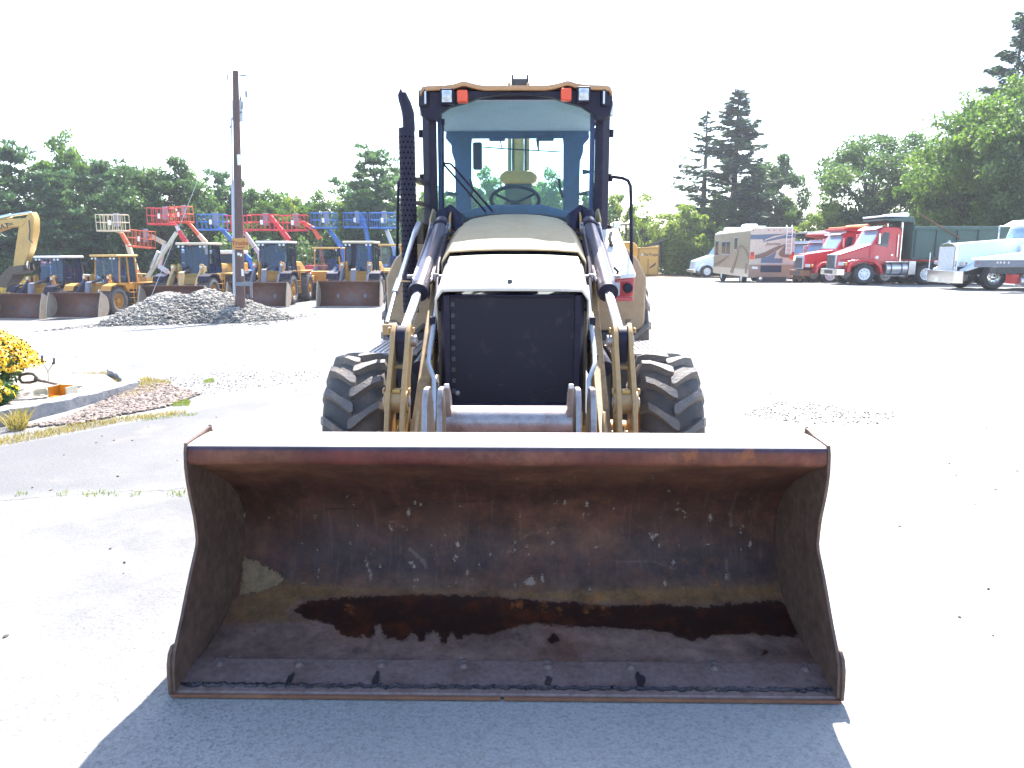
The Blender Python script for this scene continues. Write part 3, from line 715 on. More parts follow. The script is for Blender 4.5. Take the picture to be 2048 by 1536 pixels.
PROTO = {}
def proto(key, fn, leafkey, H, Wd):
    q, h, mb = fn
    PROTO[key] = (quadmesh('crown', q, LEAF[leafkey], h), mb.mesh('trunk', M['bark'], 60), H, Wd)
proto('oakA', broadleaf(3, 11.5, 10.5, 2.0, 150, 330, .17), 'oak', 11.5, 10.5)
proto('oakB', broadleaf(9, 10, 8, 1.4, 120, 300, .17), 'oak', 10, 8)
proto('mapleA', broadleaf(14, 13, 11, .8, 180, 340, .18), 'maple', 13, 11)
proto('mapleB', broadleaf(22, 9, 7, .6, 110, 280, .16), 'maple', 9, 7)
proto('birchA', broadleaf(31, 8, 4.6, 1.0, 44, 120, .13), 'light', 8, 4.6)
proto('birchB', broadleaf(37, 6, 5, .3, 60, 210, .14), 'light', 6, 5)
proto('pineA', pine(4, 11, 6.5, 1.0, .24, 1.5), 'pine', 11, 6.5)
proto('pineB', pine(8, 10, 7.5, 1.2, .24, 1.5), 'pine', 10, 7.5)
proto('spruceA', conifer(2, 15, 8.5, 1.0, 1.9, 0, .17), 'spruce', 15, 8.5)
proto('spruceB', conifer(6, 13, 6.5, 1.0, 1.0, .34, .17), 'spruce', 13, 6.5)

def tree(key, name, px, top, Y, wpx, label, rz=0.0, group=None, cat='tree'):
    """px: where its foot stands, top: photo row of its tip, wpx: width of the crown in photo pixels"""
    cr, tk, H, Wd = PROTO[key]
    p = W(px, 500, Y); z0 = hz(p.x, Y)
    Ht = W(px, top, Y).z - z0; wm = wpx / F * Y * (1.5 if key[:4] == 'pine' else 1.5 if key[:4] == 'spru' else 1.15)
    t = thing(name, label, cat, (p.x, Y, z0), rz, group); t.scale = (wm / Wd, wm / Wd, Ht / H)
    link('crown', cr, t); link('trunk', tk, t)
    return t
G1, G2 = 'trees behind the parked wheel loaders', 'trees behind the parked trucks'
for a in [
 ('pineA', 'pine_tree', -20, 318, 58, 150, 'blue-green pine cut by the left edge above the excavator boom', .3),
 ('pineB', 'pine_tree', 45, 292, 60, 150, 'tall blue-green pine over the excavator boom at far left', 1.2),
 ('mapleB', 'broadleaf_tree', 145, 276, 62, 150, 'tallest airy light green tree of the left tree line, above the leftmost loader cab', 2.0),
 ('pineA', 'pine_tree', 118, 355, 56, 110, 'lower feathery pine right of the excavator boom', 2.2),
 ('pineB', 'pine_tree', 205, 318, 60, 130, 'broad pine above the cream aerial lift basket', 3.0),
 ('pineA', 'pine_tree', 262, 345, 58, 120, 'soft green pine left of the dark oak behind the red lift baskets', 4.1),
 ('oakB', 'broadleaf_tree', 330, 318, 57, 165, 'dark round oak behind the two red and orange lift baskets', .5),
 ('oakA', 'broadleaf_tree', 262, 330, 66, 130, 'dark oak crown showing between the two pines right of the left tree line', 1.9),
 ('mapleB', 'broadleaf_tree', 405, 372, 61, 110, 'light green bushy tree left of the utility pole', .9),
 ('pineB', 'pine_tree', 452, 340, 64, 90, 'narrow dark pine rising just left of the utility pole', 5.0),
 ('oakB', 'broadleaf_tree', 505, 362, 64, 90, 'dark rounded tree just right of the utility pole', 3.3),
 ('mapleB', 'broadleaf_tree', 548, 385, 61, 90, 'pale green tree above the red lift boom right of the utility pole', 4.0),
 ('birchB', 'broadleaf_tree', 598, 382, 63, 85, 'light green tree above the orange lift basket', 1.0),
 ('mapleB', 'broadleaf_tree', 640, 388, 62, 95, 'light green tree above the leftmost light blue lift basket', 2.5),
 ('birchB', 'broadleaf_tree', 688, 395, 60, 80, 'yellow-green tree between the two blue lift baskets near the loader', 3.0),
 ('pineB', 'pine_tree', 762, 300, 58, 145, 'big dark pine directly left of the exhaust stack', .2),
 ('pineA', 'pine_tree', 722, 355, 61, 90, 'smaller pine at the left flank of the big dark pine', 3.9),
 ('birchA', 'broadleaf_tree', 800, 345, 66, 110, 'pale tree half hidden behind the exhaust stack', 5.3),
]: tree(*a, group=G1)
for a in [
 ('mapleB', 'broadleaf_tree', 870, 380, 64, 110, 'tree seen through the left side glass of the cab', 1.1),
 ('mapleB', 'broadleaf_tree', 970, 342, 63, 105, 'airy tree seen through the windscreen left of the steering wheel', 2.1),
 ('mapleB', 'broadleaf_tree', 1095, 345, 64, 110, 'rounded tree seen through the windscreen right of the boom', 2.7),
 ('oakB', 'broadleaf_tree', 1180, 395, 64, 90, 'dark tree seen through the right side glass of the cab', 4.4),
 ('birchB', 'broadleaf_tree', 1240, 376, 66, 80, 'thin airy tree just right of the right handrail', .4),
 ('birchA', 'broadleaf_tree', 1285, 382, 68, 75, 'slender tree right behind the roof of the yellow container', 3.4),
 ('birchB', 'broadleaf_tree', 1335, 418, 70, 75, 'small yellow-green tree above the yellow container', 1.7),
 ('birchB', 'broadleaf_tree', 1382, 398, 68, 95, 'bright light green bushy tree left of the motorhome', .9),
 ('mapleB', 'broadleaf_tree', 1430, 392, 72, 90, 'mid green tree at the foot of the sparse spruce behind the motorhome', 2.3),
 ('spruceB', 'spruce_tree', 1402, 222, 76, 175, 'sparse half-dead spruce left of the tallest spruce', .5),
 ('spruceA', 'spruce_tree', 1462, 172, 74, 225, 'tall dark spruce standing over the motorhome', 1.5),
 ('oakB', 'broadleaf_tree', 1530, 312, 76, 120, 'dark tree leaning on the right side of the tall spruce', .3),
 ('mapleB', 'broadleaf_tree', 1568, 400, 72, 80, 'light green tree over the right end of the motorhome', 4.7),
 ('oakA', 'broadleaf_tree', 1742, 262, 66, 245, 'big round dark oak above the red dump truck', .1),
 ('birchB', 'broadleaf_tree', 1640, 395, 64, 95, 'pale low tree left under the big round oak', 3.6),
 ('mapleB', 'broadleaf_tree', 1868, 300, 56, 115, 'light green lower tree between the big oak and the right-hand maple', 1.2),
 ('mapleA', 'broadleaf_tree', 1975, 158, 52, 250, 'largest light green tree at the right edge over the green dump body', 2.0),
 ('oakA', 'broadleaf_tree', 2075, 205, 48, 240, 'dark tree at the right edge above the white truck cab', 4.2),
 ('spruceA', 'spruce_tree', 1996, 8, 58, 230, 'tallest spruce rising over the maple at the right edge', 2.9),
]: tree(*a, group=G2)

def mass(name, P, leafkey, size, rng, label):
    ls = rng.uniform(.6, 1.4, len(P)) * size
    hue = np.clip(.5 + .4 * np.sin(P[:, 0] * 1.3) * np.cos(P[:, 1] * .9 + P[:, 2]) + rng.normal(0, .2, len(P)), 0, 1)
    return tag(link(name, quadmesh(name, cards(P, ls * 1.3, ls, rng), LEAF[leafkey], hue)), label, kind='stuff')
def band(x0, x1, y0, y1, h, n, rng, lump=.25):
    x = rng.uniform(x0, x1, n); y = y0 + (y1 - y0) * rng.uniform(0, 1, n); f = rng.uniform(0, 1, n) ** .6
    hh_ = h * (1 + lump * np.sin(x * .9 + 1) + lump * .6 * np.sin(x * 2.3) + lump * .4 * np.sin(x * 5.1 + y)) * np.clip(1.1 - np.abs((y - (y0 + y1) / 2) / (y1 - y0)) ** 2, .4, 1)
    return np.stack([x, y, height(x, y) + f * hh_], -1)
rng = np.random.default_rng(11)
mass('far_woodland', band(-75, 4, 66, 74, 7.2, 52000, rng, .12), 'oak', .34, rng, 'dense dark woodland filling the left tree line')
mass('undergrowth', band(-60, 3, 54, 58, 3.4, 34000, rng, .3), 'oak', .2, rng, 'dark undergrowth behind the row of aerial lifts')
mass('far_woodland', band(3, 60, 80, 86, 4.2, 34000, rng, .2), 'maple', .34, rng, 'low distant woodland behind the motorhome and trucks')
mass('far_woodland', band(32, 70, 58, 66, 6.0, 30000, rng, .2), 'oak', .28, rng, 'dark woodland behind the green dump body and the white truck')
mass('bush_row', band(13.7, 24, 65.5, 70, 3.3, 30000, rng, .22), 'light', .19, rng, 'row of bright green bushes between the yellow container and the motorhome')
mass('brush', band(21, 44, 58, 62, 2.4, 18000, rng, .3), 'oak', .2, rng, 'dark brush behind the red trucks')
# pale weeds at the far left behind the excavator bucket
rngw = np.random.default_rng(3)
pw = np.stack([rngw.uniform(-33, -27, 2600), rngw.uniform(46, 48, 2600)], -1); pw = np.concatenate([pw, height(pw[:, 0], pw[:, 1])[:, None]], 1)
o = blades('tall_weeds', pw, .6, 1.9, .05, M['drygrass'], rngw, .4); tag(o, 'tall pale weeds behind the excavator stick at far left', kind='stuff')
# ------------------------------------------------------------------ the backhoe loader
RY, RX, RZ = 4.6, 0.005, -0.016
BH = thing('backhoe_loader', 'large faded yellow backhoe loader facing the camera, wide rusty bucket on the ground', 'backhoe loader', (RX, RY, 0), RZ)
OFF = (0, -RY, 0)
def B(): return MB(OFF)
RI = Matrix.Rotation(-RZ, 3, 'Z')
def L(px, py, Y):
    p = RI @ (W(px, py, Y) - Vector((RX, RY, 0))); return p + Vector((0, RY, 0))

# ---- bucket
def bucket_mat():
    m, n, l = newmat('worn_bucket_steel')
    o = n.new('ShaderNodeOutputMaterial'); b = n.new('ShaderNodeBsdfPrincipled'); l.new(b.outputs[0], o.inputs[0])
    co = objco(n); sep = n.new('ShaderNodeSeparateXYZ'); l.new(co, sep.inputs[0])
    def at_(k): a = n.new('ShaderNodeAttribute'); a.attribute_name = k; return a.outputs['Fac']
    z = sep.outputs[2]
    nb = noise(n, l, 3.0, 8, 0.65, co); nf = noise(n, l, 22, 6, 0.65, co)
    zz = mth(n, l, 'ADD', z, mth(n, l, 'MULTIPLY', mth(n, l, 'SUBTRACT', nb, .5), .12))
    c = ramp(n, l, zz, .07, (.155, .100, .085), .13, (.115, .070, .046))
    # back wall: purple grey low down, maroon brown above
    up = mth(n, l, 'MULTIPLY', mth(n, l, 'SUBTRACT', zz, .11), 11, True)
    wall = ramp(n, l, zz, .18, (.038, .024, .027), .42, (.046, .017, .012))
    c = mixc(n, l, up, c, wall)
    lipz = mth(n, l, 'MULTIPLY', mth(n, l, 'SUBTRACT', zz, .60), 7, True)
    c = mixc(n, l, lipz, c, ramp(n, l, nb, .38, (.070, .025, .016), .62, (.130, .058, .032)))
    c = mixc(n, l, ramp(n, l, noise(n, l, 2.0, 7, .7, co), .50, (0, 0, 0), .66, (.6,) * 3), c, (.120, .050, .028))
    # vertical scrape streaks
    mp = n.new('ShaderNodeMapping'); mp.inputs['Scale'].default_value = (9, 1, .7); l.new(co, mp.inputs[0])
    c = mixc(n, l, ramp(n, l, noise(n, l, 5, 6, .7, mp.outputs[0]), .55, (0, 0, 0), .8, (.35,) * 3), c, (.16, .12, .12))
    lip = mth(n, l, 'MULTIPLY', mth(n, l, 'SUBTRACT', z, .806), 90, True)
    c = mixc(n, l, mth(n, l, 'MULTIPLY', lip, .85), c, ramp(n, l, nb, .40, (.095, .020, .018), .64, (.14, .055, .035)))
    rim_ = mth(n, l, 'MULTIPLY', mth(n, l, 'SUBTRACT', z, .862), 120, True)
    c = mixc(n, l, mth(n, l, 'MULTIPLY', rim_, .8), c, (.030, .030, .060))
    # blotches that carry their own outline
    def mask(key, amp, hard):
        s_ = mth(n, l, 'ADD', at_(key), mth(n, l, 'MULTIPLY', mth(n, l, 'SUBTRACT', noise(n, l, 34, 8, .75, co), .5), amp))
        return mth(n, l, 'MULTIPLY', s_, hard, True)
    tan = mask('tan', 4, 1.1)
    c = mixc(n, l, mth(n, l, 'MULTIPLY', tan, .8), c, ramp(n, l, nf, .3, (.125, .068, .024), .7, (.17, .098, .038)))
    pale = mask('pale', 4.0, 3.5)
    c = mixc(n, l, mth(n, l, 'MULTIPLY', pale, .9), c, (.22, .165, .10))
    mo = n.new('ShaderNodeMix'); mo.data_type = 'RGBA'; mo.blend_type = 'MULTIPLY'; mo.inputs[0].default_value = 1
    l.new(c, mo.inputs[6]); l.new(ramp(n, l, noise(n, l, 7, 12, .78, co), .34, (.50, .46, .46), .66, (1.60, 1.50, 1.42)), mo.inputs[7]); c = mo.outputs[2]
    c = mixc(n, l, ramp(n, l, noise(n, l, 11, 10, .8, co, .6), .53, (0, 0, 0), .64, (.55,) * 3), c, (.105, .042, .022))
    halo = mth(n, l, 'MULTIPLY', mth(n, l, 'ADD', at_('wet'), mth(n, l, 'ADD', .9, mth(n, l, 'MULTIPLY', mth(n, l, 'SUBTRACT', noise(n, l, 12, 6, .7, co), .5), 3))), 1.0, True)
    c = mixc(n, l, mth(n, l, 'MULTIPLY', halo, .45), c, (.085, .045, .028))
    wet = mask('wet', 4.0, 5)
    wetc = ramp(n, l, noise(n, l, 9, 6, .7, co), .50, (.020, .0075, .006), .80, (.10, .022, .006))
    c = mixc(n, l, wet, c, wetc)
    rust = mask('rust', 9, .9)
    c = mixc(n, l, mth(n, l, 'MULTIPLY', rust, .6), c, (.26, .085, .022))
    scuff = mask('scuff', 7, .7)
    c = mixc(n, l, mth(n, l, 'MULTIPLY', scuff, .30), c, (.22, .16, .14))
    seam = mask('seam', 4, 2.0)
    c = mixc(n, l, mth(n, l, 'MULTIPLY', seam, .8), c, (.012, .008, .008))
    chip = mth(n, l, 'MULTIPLY', mth(n, l, 'ADD', at_('chip'), mth(n, l, 'MULTIPLY', mth(n, l, 'SUBTRACT', noise(n, l, 130, 3, .7, co), .52), 11)), 2.2, True)
    c = mixc(n, l, mth(n, l, 'MULTIPLY', chip, .8), c, (.25, .205, .175))
    fleck = ramp(n, l, noise(n, l, 70, 4, .7, co), .70, (0, 0, 0), .76, (.5,) * 3)
    c = mixc(n, l, fleck, c, (.20, .15, .13))
    db = mth(n, l, 'MULTIPLY', mth(n, l, 'ADD', at_('drip'), mth(n, l, 'MULTIPLY', mth(n, l, 'SUBTRACT', noise(n, l, 30, 6, .75, co), .5), 6)), 3, True)
    c = mixc(n, l, mth(n, l, 'MULTIPLY', db, .85), c, (.014, .009, .010))
    toplit = mth(n, l, 'MULTIPLY', mth(n, l, 'SUBTRACT', z, .877), 160, True)
    c = mixc(n, l, toplit, c, (.50, .46, .44))  # top of the lip paled in colour so it reads as sunlit
    l.new(c, b.inputs['Base Color']); b.inputs['Metallic'].default_value = .05; b.inputs['Specular IOR Level'].default_value = .35
    r_ = mth(n, l, 'SUBTRACT', mth(n, l, 'ADD', mth(n, l, 'MULTIPLY', nf, .3), .50), mth(n, l, 'MULTIPLY', wet, .25)); l.new(r_, b.inputs['Roughness'])
    bp = n.new('ShaderNodeBump'); bp.inputs['Strength'].default_value = .5; bp.inputs['Distance'].default_value = .004
    l.new(mth(n, l, 'ADD', nf, mth(n, l, 'MULTIPLY', nb, .6)), bp.inputs['Height']); l.new(bp.outputs[0], b.inputs['Normal'])
    return m
M['bucket'] = bucket_mat()

prof = [(2.60, .034), (2.80, .055), (2.96, .10), (3.08, .185), (3.14, .285), (3.155, .40), (3.12, .52), (3.03, .62), (2.92, .695), (2.80, .76), (2.72, .797),
        (2.690, .805), (2.672, .82), (2.666, .845), (2.672, .872), (2.69, .885), (2.80, .888), (2.885, .885)]
def smooth_path(pts, k=8):
    out = []
    P_ = [pts[0]] + list(pts) + [pts[-1]]
    for i in range(1, len(P_) - 2):
        p0, p1, p2, p3 = [np.array(q, float) for q in P_[i - 1:i + 3]]
        for q in range(k):
            t = q / k; out.append(.5 * ((2 * p1) + (-p0 + p2) * t + (2 * p0 - 5 * p1 + 4 * p2 - p3) * t * t + (-p0 + 3 * p1 - 3 * p2 + p3) * t ** 3))
    out.append(np.array(pts[-1], float)); return np.array(out)
pr = smooth_path(prof, 13); HWD = 1.195
xs_ = np.linspace(-HWD, HWD, 620)
gx, gk = np.meshgrid(xs_, np.arange(len(pr))); gy = pr[gk, 0]; gz = pr[gk, 1]
dent = .010 * np.sin(gx * 3.1 + gz * 6) * np.sin(gx * 7.7 + 1) + .006 * np.sin(gx * 13 + gz * 9)
wgt = np.clip((gz - .12) * 4, 0, 1) * np.clip((.86 - gz) * 8, 0, 1)
gy = gy + dent * wgt; gz = gz + .006 * np.sin(gx * 5 + gy * 8) * np.clip((.12 - gz) * 12, 0, 1)
Vb = np.stack([gx, gy - RY, gz], -1).reshape(-1, 3); nxb = len(xs_)
jj, ii = np.meshgrid(np.arange(len(pr) - 1), np.arange(nxb - 1), indexing='ij'); a = (jj * nxb + ii).ravel()
Fb = np.stack([a, a + 1, a + nxb + 1, a + nxb], -1)
me = bpy.data.meshes.new('bucket'); me.from_pydata(Vb.tolist(), [], Fb.tolist()); me.materials.append(M['bucket'])
me.polygons.foreach_set('use_smooth', [True] * len(me.polygons))
# where the wet patch, the bare tan band, the paint remnant and the rust blooms lie
c_, s_ = math.cos(RZ), math.sin(RZ)
wx = RX + Vb[:, 0] * c_ - Vb[:, 1] * s_; wy = RY + Vb[:, 0] * s_ + Vb[:, 1] * c_
bpx, bpy_ = projv(wx, wy, Vb[:, 2])
def sdist(poly, px, py):
    """signed distance in photo pixels, positive inside"""
    d = np.full(px.shape, 1e9); n = len(poly)
    for k in range(n):
        ax, ay = poly[k]; bx, by = poly[(k + 1) % n]; ex, ey = bx - ax, by - ay
        t = np.clip(((px - ax) * ex + (py - ay) * ey) / (ex * ex + ey * ey + 1e-9), 0, 1)
        d = np.minimum(d, np.hypot(px - ax - ex * t, py - ay - ey * t))
    return np.where(inpoly(px, py, poly), d, -d)
low = Vb[:, 2] < .45
wetp = [(583, 1219), (610, 1206), (650, 1198), (720, 1193), (800, 1189), (900, 1190), (980, 1193), (1040, 1196), (1080, 1202), (1150, 1203), (1210, 1212), (1260, 1212), (1320, 1207), (1400, 1214), (1450, 1207), (1500, 1207), (1560, 1196),
        (1590, 1235), (1606, 1273), (1560, 1274), (1500, 1269), (1440, 1270), (1400, 1280), (1370, 1281), (1345, 1268), (1300, 1262), (1250, 1258), (1170, 1255), (1110, 1252), (1070, 1246), (1040, 1252), (1000, 1263), (975, 1272), (950, 1268), (930, 1269), (922, 1280), (912, 1281), (908, 1268), (900, 1268), (894, 1286), (884, 1286), (878, 1270), (866, 1262), (852, 1268), (847, 1283), (836, 1283), (832, 1268), (822, 1266), (812, 1278), (802, 1285), (790, 1276), (774, 1278), (764, 1268), (760, 1252), (752, 1252), (750, 1270), (742, 1277), (728, 1271), (716, 1278), (706, 1273), (694, 1274), (680, 1266), (665, 1250), (640, 1244), (605, 1236)]
wet = np.where(low, sdist(wetp, bpx, bpy_), -60)
for cx, cy, r_ in ((1107, 1278, 12), (1530, 1304, 7), (757, 1372, 10), (757, 1352, 7), (590, 1384, 10), (1096, 1365, 8), (1275, 1375, 16), (1168, 1385, 8), (480, 1383, 9)):
    wet = np.maximum(wet, r_ - np.hypot((bpx - cx), (bpy_ - cy) * 1.1))
tan = np.where(low, sdist([(470, 1200), (560, 1160), (700, 1172), (900, 1176), (1100, 1178), (1300, 1172), (1480, 1168), (1560, 1165), (1565, 1198), (1400, 1214), (1200, 1210), (1000, 1195), (800, 1190), (600, 1206), (580, 1225), (640, 1246), (560, 1250), (430, 1255)], bpx, bpy_), -60)
pale = np.where(Vb[:, 2] < .5, sdist([(487, 1112), (500, 1118), (520, 1126), (548, 1140), (566, 1150), (562, 1166), (540, 1178), (510, 1186), (478, 1190)], bpx, bpy_), -60)
rust = np.full(len(bpx), -60.)
for cx, cy, r_ in ((1378, 912, 17), (1492, 912, 18), (1290, 1190, 7), (1296, 1206, 9), (1130, 1195, 6), (1196, 1194, 6), (1035, 1208, 12), (1090, 1212, 10), (1205, 1222, 7), (1372, 1192, 5), (1495, 1240, 6), (1430, 1165, 8), (1180, 1212, 12), (1120, 1214, 9), (700, 1216, 8)):
    rust = np.maximum(rust, r_ - np.hypot((bpx - cx), (bpy_ - cy)))
rs = np.random.default_rng(4)
chips = [(817, 1025, 5), (780, 1052, 3.5), (783, 1058, 3), (830, 1006, 3), (842, 1009, 3), (915, 1088, 5), (912, 1112, 4), (909, 1120, 3.5), (735, 1130, 3.5), (739, 1140, 3.5), (742, 1152, 3.5), (730, 1122, 3), (822, 1126, 5), (828, 1134, 4), (832, 1160, 4), (830, 1172, 3), (637, 1140, 3), (935, 1145, 4), (760, 1132, 3),
         (1130, 1005, 4), (1174, 1008, 4.5), (1167, 1030, 3), (1105, 1085, 3), (1095, 1065, 2.5), (1305, 1075, 4), (1312, 1070, 4), (1300, 1068, 3), (1318, 1092, 3), (1320, 1035, 2.5), (1355, 1019, 3.5), (1366, 1022, 3), (1420, 1033, 4), (1420, 1040, 3), (1487, 1052, 3), (1500, 1087, 5), (1348, 1125, 4), (1192, 1095, 3), (1060, 1165, 8), (1063, 1158, 6), (1084, 1157, 6),
         (1086, 1162, 4), (1330, 1168, 5), (1452, 1155, 4), (1415, 1088, 2.5), (489, 1030, 3), (538, 1035, 2.5), (1180, 1178, 3), (1292, 1345, 5), (1195, 1342, 5), (940, 1340, 4), (760, 1350, 4), (1108, 1008, 2.5), (980, 1108, 2.5), (1028, 1100, 3), (450, 1085, 2.5)]
chips += [(rs.uniform(520, 1540), rs.uniform(940, 1180), rs.uniform(1.2, 2.6)) for _ in range(55)] + [(rs.uniform(420, 1620), rs.uniform(1300, 1378), rs.uniform(1.2, 2.6)) for _ in range(35)]
chip = np.full(len(bpx), -60.)
for cx, cy, r_ in chips:
    el = rs.uniform(.6, 1.5)
    chip = np.maximum(chip, r_ - np.hypot((bpx - cx) * el, (bpy_ - cy) / el))
def line(pts, w_):
    d = np.full(len(bpx), 1e9)
    for (ax, ay), (bx, by) in zip(pts, pts[1:]):
        ex, ey = bx - ax, by - ay; t = np.clip(((bpx - ax) * ex + (bpy_ - ay) * ey) / (ex * ex + ey * ey), 0, 1)
        d = np.minimum(d, np.hypot(bpx - ax - ex * t, bpy_ - ay - ey * t))
    return w_ - d
scuff = np.maximum.reduce([line([(1015, 1105), (1032, 1082), (1060, 1067), (1110, 1055), (1160, 1060)], 2.5), line([(1230, 1124), (1300, 1122), (1340, 1133), (1375, 1150)], 2.5), line([(820, 1098), (845, 1120), (852, 1135)], 5), line([(775, 1040), (815, 1058)], 3), line([(1460, 1025), (1462, 1050)], 4), line([(735, 1125), (742, 1170)], 4), line([(1452, 1120), (1458, 1160)], 4), line([(480, 1310), (420, 1370)], 5), line([(1425, 1320), (1450, 1385)], 10), line([(1255, 1325), (1275, 1350)], 8), line([(925, 1320), (930, 1380)], 9), line([(763, 1320), (760, 1345)], 8)])
seam = np.where(Vb[:, 2] > .4, line([(650, 1018), (760, 1016), (860, 1008), (930, 1003), (975, 1002), (985, 997)], 1.6), -60)
drip = np.maximum.reduce([r_ - np.hypot(bpx - cx, bpy_ - cy) for cx, cy, r_ in ((757, 1330, 5), (1096, 1335, 4), (1107, 1278, 6), (365, 1255, 5), (510, 1262, 2))]) / 2
for k, v in (('drip', drip), ('chip', chip / 2), ('scuff', scuff / 3), ('seam', seam / 2), ('wet', wet / 8), ('tan', tan / 14), ('pale', pale / 10), ('rust', rust / 12)):
    at_ = me.attributes.new(k, 'FLOAT', 'POINT'); at_.data.foreach_set('value', np.clip(v, -6, 6).astype(np.float32))
BK = link('front_bucket', me, BH)
sm = BK.modifiers.new('plate', 'SOLIDIFY'); sm.thickness = .014; sm.offset = -1
BK['label'] = 'wide rusty front bucket with a dark oily wet streak across its floor'

edge = [(2.672, .892), (2.662, .86), (2.660, .80), (2.672, .70), (2.690, .60), (2.697, .50), (2.690, .475), (2.625, .385), (2.55, .29), (2.485, .205), (2.462, .172), (2.446, .14), (2.438, .10), (2.432, .02)]
M['bside'] = paint('scuffed_bucket_side', (0.098, 0.056, 0.040), 0.6, 0.05, dirt=(0.045, 0.020, 0.014), dscale=3.5, damount=.9, bump=.15, bscale=25, var=(.72, 1.32), vr=(.36, .64))
for sgn in (-1, 1):
    poly = edge + [(2.60, .012), (2.80, .035), (2.97, .08), (3.10, .17), (3.165, .28), (3.18, .40), (3.145, .53), (3.05, .635), (2.94, .715), (2.93, .80), (2.90, .90), (2.89, .905), (2.80, .896)]
    e = np.array([np.array(a_) + (np.array(b_) - np.array(a_)) * q_ / 4 for a_, b_ in zip(edge, edge[1:]) for q_ in range(4)] + [np.array(edge[-1])]); back = poly[len(edge):]
    mb = B()
    # the plate bows inwards in the middle and its corner is braced by a sloping gusset
    def bow(y, z): return -.004 * math.exp(-((z - .5) / .14) ** 2) * math.exp(-((y - 2.68) / .10) ** 2) + .002 * math.sin(z * 19) * math.exp(-((y - 2.6) / .15) ** 2)
    cols = 10; pts2 = [tuple(q) for q in e]; nb_ = len(pts2); bk = smooth_path(back[::-1], 6); idx = np.linspace(0, len(bk) - 1, nb_); rear = [tuple(bk[int(round(q))]) for q in idx]
    rear = [rear[i] for i in range(nb_)]
    # front edge runs top to bottom; order the rear rim the same way
    if rear[0][1] < rear[-1][1]: rear = rear[::-1]
    for side in (0, 1):
        vs = []; fs = []
        for f_, r_ in zip(pts2, rear):
            for q in range(cols + 1):
                y = f_[0] + (r_[0] - f_[0]) * q / cols; z = f_[1] + (r_[1] - f_[1]) * q / cols
                vs.append((sgn * (HWD + (.0 if side == 0 else .011) + bow(y, z)), y, z))
        for i in range(nb_ - 1):
            for q in range(cols): fs.append((i * (cols + 1) + q, i * (cols + 1) + q + 1, (i + 1) * (cols + 1) + q + 1, (i + 1) * (cols + 1) + q))
        k0 = len(mb.v); mb.add(vs, fs)
        if side == 0: kA = k0
        else:
            rim = [i * (cols + 1) for i in range(nb_)] + [(nb_ - 1) * (cols + 1) + q for q in range(1, cols + 1)] + [i * (cols + 1) + cols for i in range(nb_ - 2, -1, -1)] + list(range(cols - 1, 0, -1))
            for a_, b_ in zip(rim, rim[1:] + rim[:1]): mb.f.append((kA + a_, kA + b_, k0 + b_, k0 + a_)); mb.mi.append(0)
    mb.build('side_plate', M['bside'], BK)
    mb = B()   # bolt-on side cutter low on the front edge
    mb.prism([(2.47, .185), (2.445, .165), (2.430, .13), (2.425, .08), (2.425, .012), (2.60, .012), (2.60, .10), (2.55, .17)], 'x', sgn * (HWD + .0115), sgn * (HWD + .026))
    mb.build('side_cutter', M['bside'], BK, bevel=.006)
M['edgesteel'] = paint('cutting_edge_steel', (0.155, 0.105, 0.098), 0.5, 0.1, dirt=(0.085, 0.045, 0.035), dscale=7, damount=.8, bump=.1, var=(.80, 1.18), vr=(.36, .64))
mb = B(); mb.prism([(2.438, .010), (2.445, .020), (2.50, .030), (2.62, .046), (2.62, .020), (2.50, .004)], 'x', -1.212, 1.212)
mb.build('cutting_edge', M['edgesteel'], BK, bevel=.002)
M['weld'] = paint('oily_weld_bead', (0.03, 0.026, 0.034), 0.3, 0.4, dirt=(0.10, 0.075, 0.06), dscale=12, bump=.3)
mb = B(); n_ = 300
for k in range(n_):
    pass
path = [(-1.205 + 2.41 * k / n_, 2.474 + random.uniform(-.003, .003) + .004 * math.sin(k * .7), .0245 + random.uniform(-.0012, .0012)) for k in range(n_ + 1)]
mb.tube(path, [random.uniform(.007, .013) for _ in path], 6); mb.build('weld_bead', M['weld'], BK)
mb = B(); mb.box(-1.21, -.012, 2.424, 2.437, .004, .0155); mb.box(.0, 1.21, 2.424, 2.437, .004, .0155)
mb.build('edge_strip', M['rust'], BK, bevel=.0015)
for px_, py0, ww_ in ((757, 1358, 8), (1096, 1360, 7), (1275, 1374, 10), (590, 1380, 7)):
    q0 = L(px_, py0, 2.56); rs_ = random.Random(px_); pts_ = []
    for k in range(16):
        a_ = 2 * PI * k / 16; rr_ = ww_ / F * 2.7 * rs_.uniform(.6, 1.3); pts_.append((q0.x + rr_ * math.cos(a_), 2.508 + rr_ * 2.6 * math.sin(a_)))
    mb = B(); mb.add([(x_, min(y_, 2.6), .0318 + (min(y_, 2.6) - 2.50) * .133 + .0012) for x_, y_ in pts_], [tuple(range(16))]); mb.build('oil_dribble', M['weld'], BK)
mb = B(); mb.lathe([(0, .010), (.006, .010), (.0165, .004), (.0175, 0), (.0175, -.02)], (0, RY, 0), 'z', 6); bolt = mb.mesh('bolt', M['boltgrey'])
mb = B(); mb.lathe([(0, .007), (.008, .007), (.017, .002), (.024, 0), (.024, -.01)], (0, RY, 0), 'z', 14); boltw = mb.mesh('bolt', M['boltgrey'])
for px in (437, 598, 763, 928, 1096, 1261, 1427, 1607):
    for me_, py in ((boltw, 1331), (bolt, 1347)):
        Yb = 2.62 if me_ is boltw else 2.585
        q = L(px, py, Yb); link('bolt', me_, BK, loc=(q.x, Yb - RY, .040 if me_ is boltw else .042), rot=(R(5), 0, random.uniform(0, 1)))

